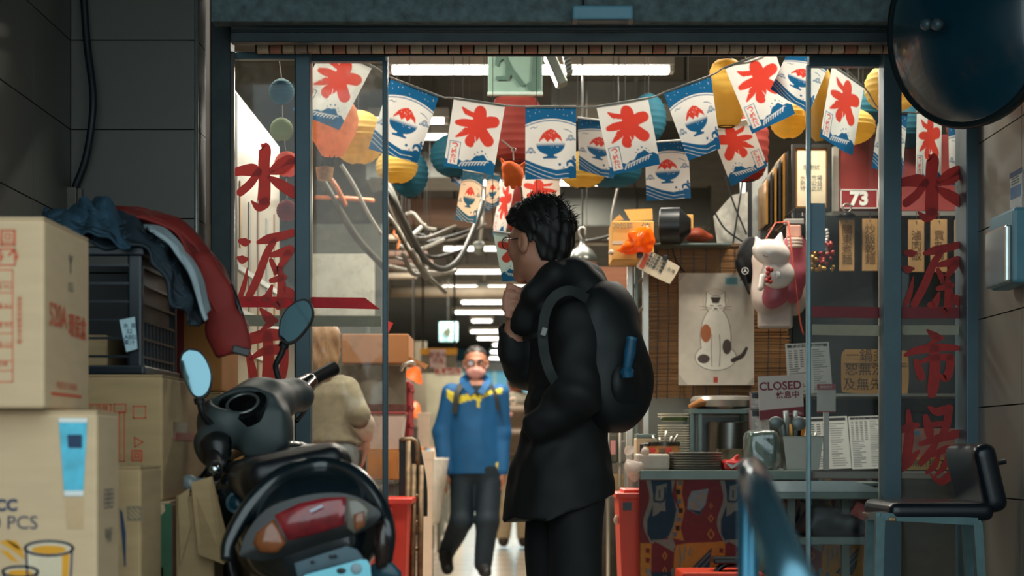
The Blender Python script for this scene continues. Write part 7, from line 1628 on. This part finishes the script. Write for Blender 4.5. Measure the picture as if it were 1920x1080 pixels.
# coat
coat_m = M('coat_black', rgb(16,18,19), .72, var=.2, scale=12, bump=.06)
s = SDF((pm(920,0)[0], YM-.36, pm(0,985)[2]), (pm(1175,0)[0], YM+.40, pm(0,470)[2]), .0065)
def ringp(y, x0, x1, ry, dy=0): return (pm(0,y)[2], pm((x0+x1)/2,0)[0], YM+dy, (x1-x0)/2*YM/FPX, ry)
s.loft([ringp(976,944,1154,.185),ringp(900,958,1150,.17),ringp(800,976,1143,.155),ringp(700,987,1140,.15),ringp(620,987,1135,.155),ringp(588,994,1126,.15),ringp(560,1012,1112,.11),ringp(540,1020,1105,.09)], .03)
s.chain([pm(1085,602,-.13),pm(1082,735,-.19),pm(1012,796,-.15)],[.074,.066,.050],.035)
s.chain([pm(1010,604,.13),pm(985,690,.10)],[.07,.062],.03); s.chain([pm(984,688,.09),pm(968,660,.05),pm(963,622,.03)],[.054,.053,.048],.03)
s.chain([pm(1005,548,-.08),pm(1040,520,-.10),pm(1078,512,-.05),pm(1102,520,.04),pm(1070,530,.14),pm(1015,558,.13)],[.036,.040,.036,.040,.045,.045],.03)
s.chain([pm(1070,515,-.06),pm(1108,545,-.05),pm(1118,560,.04)],[.040,.042,.045],.03); s.chain([pm(1002,560,-.05),pm(990,600,.0),pm(1000,560,.10)],[.042,.052,.045],.03)
s.cone(pm(963,590,.025),pm(966,618,.03),.030,.034,.008,sub=True)
s.ell(p(-.02,0,-.03),(.088,.082,.11),R,k=.01,sub=True)
s.cut(lambda X,Y,Z: pm(0,976)[2]+.42*np.maximum(X-pm(1030,0)[0],0)-Z)
s.warp(wrinkle(.007, .8, 14)); s.warp(wrinkle(.003, 2.4, 15)); s.warp(lambda X,Y,Z: .004*np.sin(70*Z+25*X+20*Y)*np.exp(-((Z-pm(0,760)[2])/.10)**2))
coat = sdf_obj('coat', s, coat_m, man)
s = SDF((pm(980,0)[0], YM-.25, .04), (pm(1150,0)[0], YM+.25, pm(0,900)[2]), .009)
for b,x in ((-.08,1082),(.08,1044)): s.chain([pm(x,905,b*.8),pm(x-2,1160,b),pm(x+8,1430,b)],[.088,.078,.07],.03)
s.warp(wrinkle(.006,1,3)); sdf_obj('trousers', s, M('trousers_black', rgb(18,20,22), .8, var=.2), man)
for b,x in ((-.075,1085),(.075,1045)):
    s = SDF(pm(x-110,1478,b)-.06, pm(x+50,1420,b)+v3((.05,.12,.02)), .008); s.chain([pm(x+15,1448,b),pm(x-40,1452,b+.03),pm(x-80,1458,b+.05)],[.045,.042,.034],.02); s.cut(lambda X,Y,Z: .002-Z); sdf_obj('shoe', s, rub_m, man)
# backpack
bpm = M('backpack_black', rgb(18,24,27), .6, var=.2, scale=16, bump=.06); bd = v3((.88,-.47,0)); bl_v = v3((.47,.88,0))
bk = thing('backpack', tuple(pm(1160,800,-.10)), 'black backpack with grey strap worn by the man in black', 'backpack')
Rb2 = [bd, bl_v, v3((0,0,1))]
s = SDF((pm(1075,0)[0], YM-.45, pm(0,812)[2]), (pm(1225,0)[0], YM+.30, pm(0,535)[2]), .0065)
s.ell(pm(1138,668,-.06),(.085,.15,.225),Rb2,k=0); s.ell(pm(1158,715,-.08),(.085,.140,.150),Rb2,k=.05); s.rbox(pm(1132,610,-.05),(.06,.11,.07),.05,Rb2,k=.06)
s.warp(wrinkle(.007,1.3,22)); sdf_obj('bag', s, bpm, bk)
s = SDF((pm(1095,0)[0], YM-.5, pm(0,800)[2]), (pm(1230,0)[0], YM+.25, pm(0,640)[2]), .0065); s.ell(pm(1178,722,-.12),(.040,.105,.090),Rb2,k=0); s.warp(wrinkle(.006,1.3,9)); sdf_obj('front_pocket', s, bpm, bk)
stp = M('strap_grey', rgb(40,46,45), .75, var=.15)
def ribbon(pts, w, t, m, par, nm):
    q = [Vector(a) for a in spline(pts, 5)]; V=[]; Fc=[]
    for i,a in enumerate(q):
        tn = (q[min(i+1,len(q)-1)]-q[max(i-1,0)]).normalized(); sd = tn.cross(Vector((0,1,0))); sd = sd.normalized() if sd.length > .1 else Vector((1,0,0)); nn = sd.cross(tn)
        V += [a-sd*w-nn*t, a+sd*w-nn*t, a+sd*w+nn*t, a-sd*w+nn*t]
    for i in range(len(q)-1): Fc += [[i*4+k, i*4+(k+1)%4, i*4+4+(k+1)%4, i*4+4+k] for k in range(4)]
    Fc += [[3,2,1,0],[len(q)*4-4+k for k in range(4)]]; return obj(nm, (V,Fc), m, par, smooth=40)
ribbon([pm(1100,560,-.16),pm(1070,545,-.20),pm(1040,556,-.215),pm(1022,590,-.205),pm(1018,640,-.205),pm(1028,690,-.235),pm(1052,735,-.20)],.014,.005,stp,bk,'shoulder_strap')
ribbon([pm(1024,620,-.212),pm(1000,630,-.19),pm(982,636,-.14)],.006,.003,bpm,bk,'chest_strap'); obj('buckle', xf(box(-.008,.008,-.005,.005,-.012,.012,.002), pm(1020,622,-.225), ry=.3), M('buckle_grey', rgb(130,134,130), .35), bk)
obj('loose_strap', tube([pm(1205,680,-.1),pm(1212,700,-.1),pm(1212,734,-.1)],.006,6,4), bpm, bk, smooth=True)
um = thing('folded_umbrella', tuple(pm(1176,700,-.24)), 'small blue folded umbrella in the backpack side pocket', 'umbrella'); ubm = M('umbrella_blue', rgb(20,84,116), .5, var=.2, scale=20)
obj('canopy', tube([pm(1184,636,-.245),pm(1181,660,-.245),pm(1176,688,-.24)],[.0145,.017,.013],12), ubm, um, smooth=40); obj('cap', tube([pm(1185,632,-.245),pm(1184,637,-.245)],.0155,12), M('umbrella_cap', rgb(36,104,132), .4), um, smooth=40); obj('frill', lathe([(.012,0),(.020,-.014),(.016,-.03),(.002,-.032)], tuple(pm(1175,688,-.24)), 9, (-.1,0,1)), ubm, um)

# ---------------------------------------------------------------- masked man in blue and yellow
YW = 13.3
def pw(px, py, dy=0.0): return v3(P(px, py, YW+dy))
s = SDF((pw(808,0)[0], YW-.45, -.02), (pw(962,0)[0], YW+.5, pw(0,636)[2]), .010)
p, R = head(s, pw(892,681), (.03,-1,-.06), q=1.06)
s.chain([p(-.02,0,-.06),p(-.02,0,-.14)],[.056,.065],.03)
s.loft([(pw(0,880)[2],pw(890,0)[0],YW,.12,.07),(pw(0,800)[2],pw(888,0)[0],YW,.14,.09),(pw(0,735)[2],pw(890,0)[0],YW,.17,.10),(pw(0,718)[2],pw(890,0)[0],YW,.10,.08)],.03)
armL = [pw(845,738),pw(830,810,.02),pw(833,880,-.04)]; armR = [pw(936,738),pw(942,812,.02),pw(942,882,-.02)]
for a in (armL, armR): s.chain(a,[.055,.045,.032],.02)
def walk_hand(s, w, sx, pk, sc=1.0):
    """relaxed hand hanging from wrist w"""
    w = v3(w); s.ell(w+v3((0,-.005,-.055))*sc, v3((.028,.040,.048))*sc, k=.02)
    for i,(dy,L) in enumerate(((-.030,.070),(-.010,.080),(.010,.075),(.028,.060))): s.chain([w+v3((0,dy,-.09))*sc, w+v3((sx*.006,dy-.004,-.09-L*.55))*sc, w+v3((sx*.020,dy-.012,-.09-L))*sc],[.0095*sc,.009*sc,.0075*sc],.004)
    s.chain([w+v3((sx*.015,-.030,-.045))*sc, w+v3((sx*.034,-.045,-.075))*sc, w+v3((sx*.036,-.046,-.10))*sc],[.012*sc,.0105*sc,.009*sc],.006)
walk_hand(s, armL[2], 1, pw); walk_hand(s, armR[2], -1, pw)
lL = [pw(870,890),pw(866,975,-.06),pw(838,1035,.25)]; lR = [pw(914,890),pw(913,978,-.10),pw(906,1058,-.12)]
for a in (lL,lR): s.chain(a,[.085,.062,.045],.02)
wm = sdf_obj('person', s, skin2, label='walking man in blue and yellow jersey with pink face mask', cat='person')
eyes(p, wm, 1.06); spectacles(p, wm, 1.06, M('spectacle_brown', rgb(40,26,22), .6), .024)
s = SDF(pw(868,715)-v3((0,.2,0)), pw(918,690)+v3((0,.05,.0)), .006); s.ell(p(.035,0,-.058),(.080,.072,.060),R,k=0); s.cone(p(.095,0,-.02),p(.108,0,-.045),.014,.016,.03); s.cut(lambda X,Y,Z: Y-(p(.03,0,0)[1]))
sdf_obj('face_mask', s, M('mask_pink', rgb(222,160,150), .8, var=.06), wm)
for b in (-1,1): obj('mask_loop', tube([p(.05,b*.068,-.035),p(.0,b*.086,-.012)],.002,5), M('loop_white',rgb(220,210,206),.6), wm)
s = SDF(p(0,0,.02)-.14, p(0,0,.02)+.15, .008); s.ell(p(-.020,0,.040),(.106,.087,.086),R,k=0)
Rw = np.array(R); Cw = pw(892,681)
s.cut(lambda X,Y,Z: ((X-Cw[0])*Rw[0,0]+(Y-Cw[1])*Rw[0,1]+(Z-Cw[2])*Rw[0,2])-np.interp(Z-Cw[2],[-.06,0,.050,.082,.12],[-.07,-.035,.0,.068,.11])); s.warp(lambda X,Y,Z: .004*np.sin(130*X)*np.sin(110*Z))
sdf_obj('hair', s, hair_g, wm)
s = SDF((pw(808,0)[0], YW-.40, pw(0,895)[2]), (pw(962,0)[0], YW+.35, pw(0,702)[2]), .010)
s.loft([(pw(0,890)[2],pw(890,0)[0],YW,.185,.14),(pw(0,860)[2],pw(890,0)[0],YW,.19,.145),(pw(0,800)[2],pw(889,0)[0],YW,.185,.14),(pw(0,742)[2],pw(890,0)[0],YW,.19,.125),(pw(0,726)[2],pw(890,0)[0],YW,.15,.11),(pw(0,716)[2],pw(891,0)[0],YW,.09,.085)],.04)
for a in (armL,armR): s.chain([a[0],a[1],a[2]],[.075,.066,.046],.03)
s.cone(p(-.02,0,-.11),p(-.03,0,-.16),.066,.10,.01); s.cone(p(-.005,0,-.09),p(.06,0,-.19),.060,.03,.01,sub=True)
s.cut(lambda X,Y,Z: pw(0,889)[2]-Z); s.warp(wrinkle(.008,.55,6))
V_, F_2 = s.mesh(); xx = 960+V_[:,0]*FPX/YW; yy = HOR-(V_[:,2]-CAMZ)*FPX/YW
jb, jy = v3(rgb(6,84,136)), v3(rgb(222,204,60))
yb = np.interp(xx,[835,850,862,893,897,903,912,920,938],[742,756,757,748,770,748,744,740,738]); yt = np.interp(xx,[835,850,862,893,905,912,938],[728,736,742,738,738,734,728])
ymask = ((yy<yb)&(yy>yt)&(V_[:,1]<YW)&(xx>838)&(xx<942))|((yy>868)&(yy<884)&(xx>930)&(xx<934)&(V_[:,1]<YW))
obj('jersey', (V_,F_2), M('jersey_cloth',(1,1,1),.7,attr='Col',var=.12,scale=8), wm, smooth=True, col=np.where(ymask[:,None],jy,jb))
ribbon([pw(864,722,-.10),pw(856,740,-.145),pw(852,775,-.15)],.020,.006,M('strap_dark',rgb(34,36,36),.7),wm,'bag_strap'); ribbon([pw(921,722,-.10),pw(929,740,-.14),pw(935,770,-.14)],.013,.006,MATS['strap_dark'],wm,'bag_strap')
s = SDF((pw(815,0)[0], YW-.45, -.02), (pw(955,0)[0], YW+.5, pw(0,862)[2]), .011)
for a in (lL,lR): s.chain([a[0],a[1],a[2]],[.105,.082,.064],.03)
s.cone(pw(878,878),pw(904,878),.125,.125,.03); s.warp(wrinkle(.006,.7,2)); sdf_obj('jeans', s, M('denim_dark', rgb(6,28,40), .75, var=.2), wm)
s = SDF(pw(812,1085)-v3((0,.3,.02)), pw(860,1000)+v3((0,.5,0)), .009); s.chain([pw(838,1018,.24),pw(836,1045,.18),pw(839,1066,.06)],[.045,.050,.046],.02); sdf_obj('shoe', s, rub_m, wm)
s = SDF(pw(880,1090)-v3((0,.4,.05)), pw(935,1050)+v3((0,.2,0)), .009); s.chain([pw(906,1062,-.10),pw(909,1070,-.20),pw(912,1074,-.28)],[.05,.046,.038],.02); s.cut(lambda X,Y,Z: .002-Z); sdf_obj('shoe', s, rub_m, wm)

for sx, pts in ((1,[pw(884,704,.06),pw(868,712,-.02),pw(872,722,-.10),pw(887,738,-.142)]),(-1,[pw(896,704,.06),pw(914,712,-.02),pw(911,722,-.10),pw(901,738,-.142)])): ribbon(pts,.024,.006,M('collar_blue',rgb(6,84,136),.7),wm,'collar')
obj('undershirt', prism([pw(886,722,-.130),pw(903,722,-.130),pw(898,742,-.138),pw(893,742,-.138)],(0,1,0),.006), M('undershirt_dark',rgb(36,42,44),.8), wm)
obj('neck_opening', prism([pw(880,714,-.112),pw(906,714,-.112),pw(902,724,-.124),pw(886,724,-.124)],(0,1,0),.004), skin2, wm)

# ---------------------------------------------------------------- person walking away with a brown bag
YK2 = 17.8
def pk_(px, py, dy=0.0): return v3(P(px, py, YK2+dy))
s = SDF((pk_(915,0)[0], YK2-.4, -.02), (pk_(1015,0)[0], YK2+.4, pk_(0,690)[2]), .014)
p, R = head(s, pk_(968,716), (0,1,0)); s.cone(p(0,0,-.06),p(-.01,0,-.15),.055,.07,.02)
s.loft([(pk_(0,865)[2],pk_(966,0)[0],YK2,.16,.11),(pk_(0,800)[2],pk_(966,0)[0],YK2,.15,.11),(pk_(0,752)[2],pk_(966,0)[0],YK2,.18,.10),(pk_(0,738)[2],pk_(966,0)[0],YK2,.10,.08)],.03)
ar = [[pk_(934,757),pk_(928,810),pk_(932,862,-.05)],[pk_(998,757),pk_(1004,810),pk_(1000,862,-.05)]]
for a in ar: s.chain(a,[.05,.042,.03],.02); walk_hand(s, a[2], 0, pk_)
lg = [[pk_(952,865),pk_(949,940),pk_(944,1005)],[pk_(982,865),pk_(982,940),pk_(982,1005)]]
for a in lg: s.chain(a,[.08,.06,.045],.02)
bpn = sdf_obj('person', s, skin2, label='person walking away in beige trousers, behind the masked man', cat='person')
s = SDF(p(0,0,.02)-.15,p(0,0,.02)+.15,.010); s.ell(p(-.02,0,.03),(.105,.09,.10),R,k=0); s.cut(lambda X,Y,Z: (Y-YK2)-np.interp(Z-pk_(0,716)[2],[-.05,.05,.1],[.0,.05,.12])); sdf_obj('hair', s, hair_b, bpn)
s = SDF((pk_(915,0)[0], YK2-.4, pk_(0,885)[2]), (pk_(1015,0)[0], YK2+.4, pk_(0,728)[2]), .013)
s.loft([(pk_(0,880)[2],pk_(966,0)[0],YK2,.18,.13),(pk_(0,800)[2],pk_(966,0)[0],YK2,.17,.13),(pk_(0,752)[2],pk_(966,0)[0],YK2,.19,.12),(pk_(0,736)[2],pk_(966,0)[0],YK2,.11,.09)],.03)
for a in ar: s.chain(a,[.066,.056,.042],.03)
sdf_obj('jacket', s, M('jacket_olive', rgb(110,104,88), .8, var=.15), bpn)
s = SDF((pk_(920,0)[0], YK2-.3, .03), (pk_(1012,0)[0], YK2+.3, pk_(0,855)[2]), .013)
for a in lg: s.chain(a,[.10,.085,.07],.03)
sdf_obj('trousers', s, M('trousers_beige', rgb(168,150,122), .8, var=.1), bpn)
for a in lg:
    s = SDF(a[2]-v3((.1,.15,.12)), a[2]+v3((.1,.22,.05)), .011); s.cone(a[2]+v3((0,-.03,-.05)),a[2]+v3((0,.12,-.065)),.055,.04,.02); s.cut(lambda X,Y,Z: .002-Z); sdf_obj('shoe', s, M('shoe_brown', rgb(46,36,30), .6), bpn)
bgb = thing('brown_backpack', tuple(pk_(962,860,-.25)), 'brown backpack with pale straps on the person walking away', 'backpack')
s = SDF(pk_(928,872,-.45), pk_(1000,740,-.05), .011); s.rbox(pk_(963,806,-.22),(.16,.09,.24),.07,k=0); s.rbox(pk_(963,830,-.30),(.13,.05,.12),.04,k=.02); sdf_obj('bag', s, M('bag_brown', rgb(96,76,56), .7, var=.15), bgb); obj('badge', lathe([(.02,0),(.001,.004)], pk_(958,777,-.325), 12, (0,-1,0)), M('badge_pink', rgb(226,170,150), .5), bgb); obj('grab_loop', torus(pk_(962,752,-.2),(0,1,0),.03,.008,14,6), wcl, bgb, smooth=True)

# ---------------------------------------------------------------- long-haired person behind the dirty glass
YS = 8.02
def pl_(px, py, dy=0.0): return v3(P(px, py, YS+dy))
s = SDF((pl_(555,0)[0], YS-.4, -.02), (pl_(712,0)[0], YS+.4, pl_(0,600)[2]), .010)
p, R = head(s, pl_(604,652), (.35,.94,0), q=.97); s.cone(p(-.01,0,-.06),p(-.02,0,-.15),.05,.06,.02)
s.loft([(pl_(0,880)[2],pl_(614,0)[0],YS,.13,.10),(pl_(0,800)[2],pl_(612,0)[0],YS,.11,.09),(pl_(0,730)[2],pl_(614,0)[0],YS,.14,.09),(pl_(0,712)[2],pl_(612,0)[0],YS,.08,.07)],.03)
aR = [pl_(652,732),pl_(672,775,-.06),pl_(684,815,.05)]; aL = [pl_(575,732),pl_(566,790,.05),pl_(585,830,.18)]
s.chain(aR,[.048,.040,.028],.02); s.chain(aL,[.048,.040,.028],.02)
for h,sx in ((aR[2],-1),(aL[2],1)): walk_hand(s, h, sx, pl_, .9)
lg2 = [[pl_(596,880,.0),pl_(596,1050),pl_(598,1230)],[pl_(632,880),pl_(634,1050),pl_(634,1230)]]
for a in lg2: s.chain(a,[.08,.055,.042],.02)
lh = sdf_obj('person', s, skin, label='long-haired person in grey-beige sweater behind the dirty left glass', cat='person')
s = SDF(pl_(560,715,-.25), pl_(650,605,.3), .008); s.ell(p(-.02,0,.035),(.105,.092,.095),R,k=0); s.chain([p(-.05,0,.03),p(-.06,.0,-.07),p(-.065,-.01,-.19)],[.085,.088,.050],.04,flat=((0,1,0),.75)); s.cut(lambda X,Y,Z: (X-pl_(604,0)[0])*R[0][0]+(Y-YS)*R[0][1]-.05); s.warp(lambda X,Y,Z: .006*np.sin(110*X+6*np.sin(9*Z))*np.sin(60*Y))
sdf_obj('hair', s, M('hair_brown', rgb(150,112,76), .5, var=.4, scale=40, stretch=(6,6,1)), lh)
s = SDF((pl_(555,0)[0], YS-.4, pl_(0,850)[2]), (pl_(712,0)[0], YS+.4, pl_(0,690)[2]), .009)
s.loft([(pl_(0,832)[2],pl_(613,0)[0],YS,.15,.12),(pl_(0,800)[2],pl_(612,0)[0],YS,.145,.115),(pl_(0,740)[2],pl_(614,0)[0],YS,.155,.115),(pl_(0,720)[2],pl_(614,0)[0],YS,.12,.10),(pl_(0,704)[2],pl_(612,0)[0],YS,.07,.07)],.03)
s.chain([aR[0],aR[1]],[.068,.058],.03); s.chain(aL,[.066,.056,.042],.03); s.warp(wrinkle(.007,.8,17)); sdf_obj('sweater', s, M('sweater_beige', rgb(146,136,112), .9, var=.15, scale=30, bump=.1), lh)
s = SDF(aR[2]-v3((.12,.12,.08)), aR[1]+v3((.12,.15,.08)), .007); s.chain([aR[1]+v3((0,0,-.015)),aR[1]*.45+aR[2]*.55,aR[2]],[.050,.056,.036],.02); s.warp(wrinkle(.005,1.6,4)); sdf_obj('sleeve_cover', s, M('cover_white', rgb(214,196,178), .5, trans=.2), lh)
s = SDF((pl_(560,0)[0], YS-.3, .03), (pl_(675,0)[0], YS+.3, pl_(0,822)[2]), .010)
for a in lg2: s.chain([a[0]+v3((0,0,.06)),a[1],a[2]],[.092,.072,.062],.04)
s.cone(pl_(600,850),pl_(632,850),.09,.09,.03); sdf_obj('jeans', s, M('denim_light', rgb(116,124,126), .8, var=.2, scale=30), lh)
for a in lg2:
    s = SDF(a[2]-v3((.1,.15,.12)), a[2]+v3((.1,.25,.05)), .010); s.cone(a[2]+v3((0,-.03,-.04)),a[2]+v3((0,.12,-.05)),.05,.04,.02); s.cut(lambda X,Y,Z: .002-Z); sdf_obj('shoe', s, rub_m, lh)
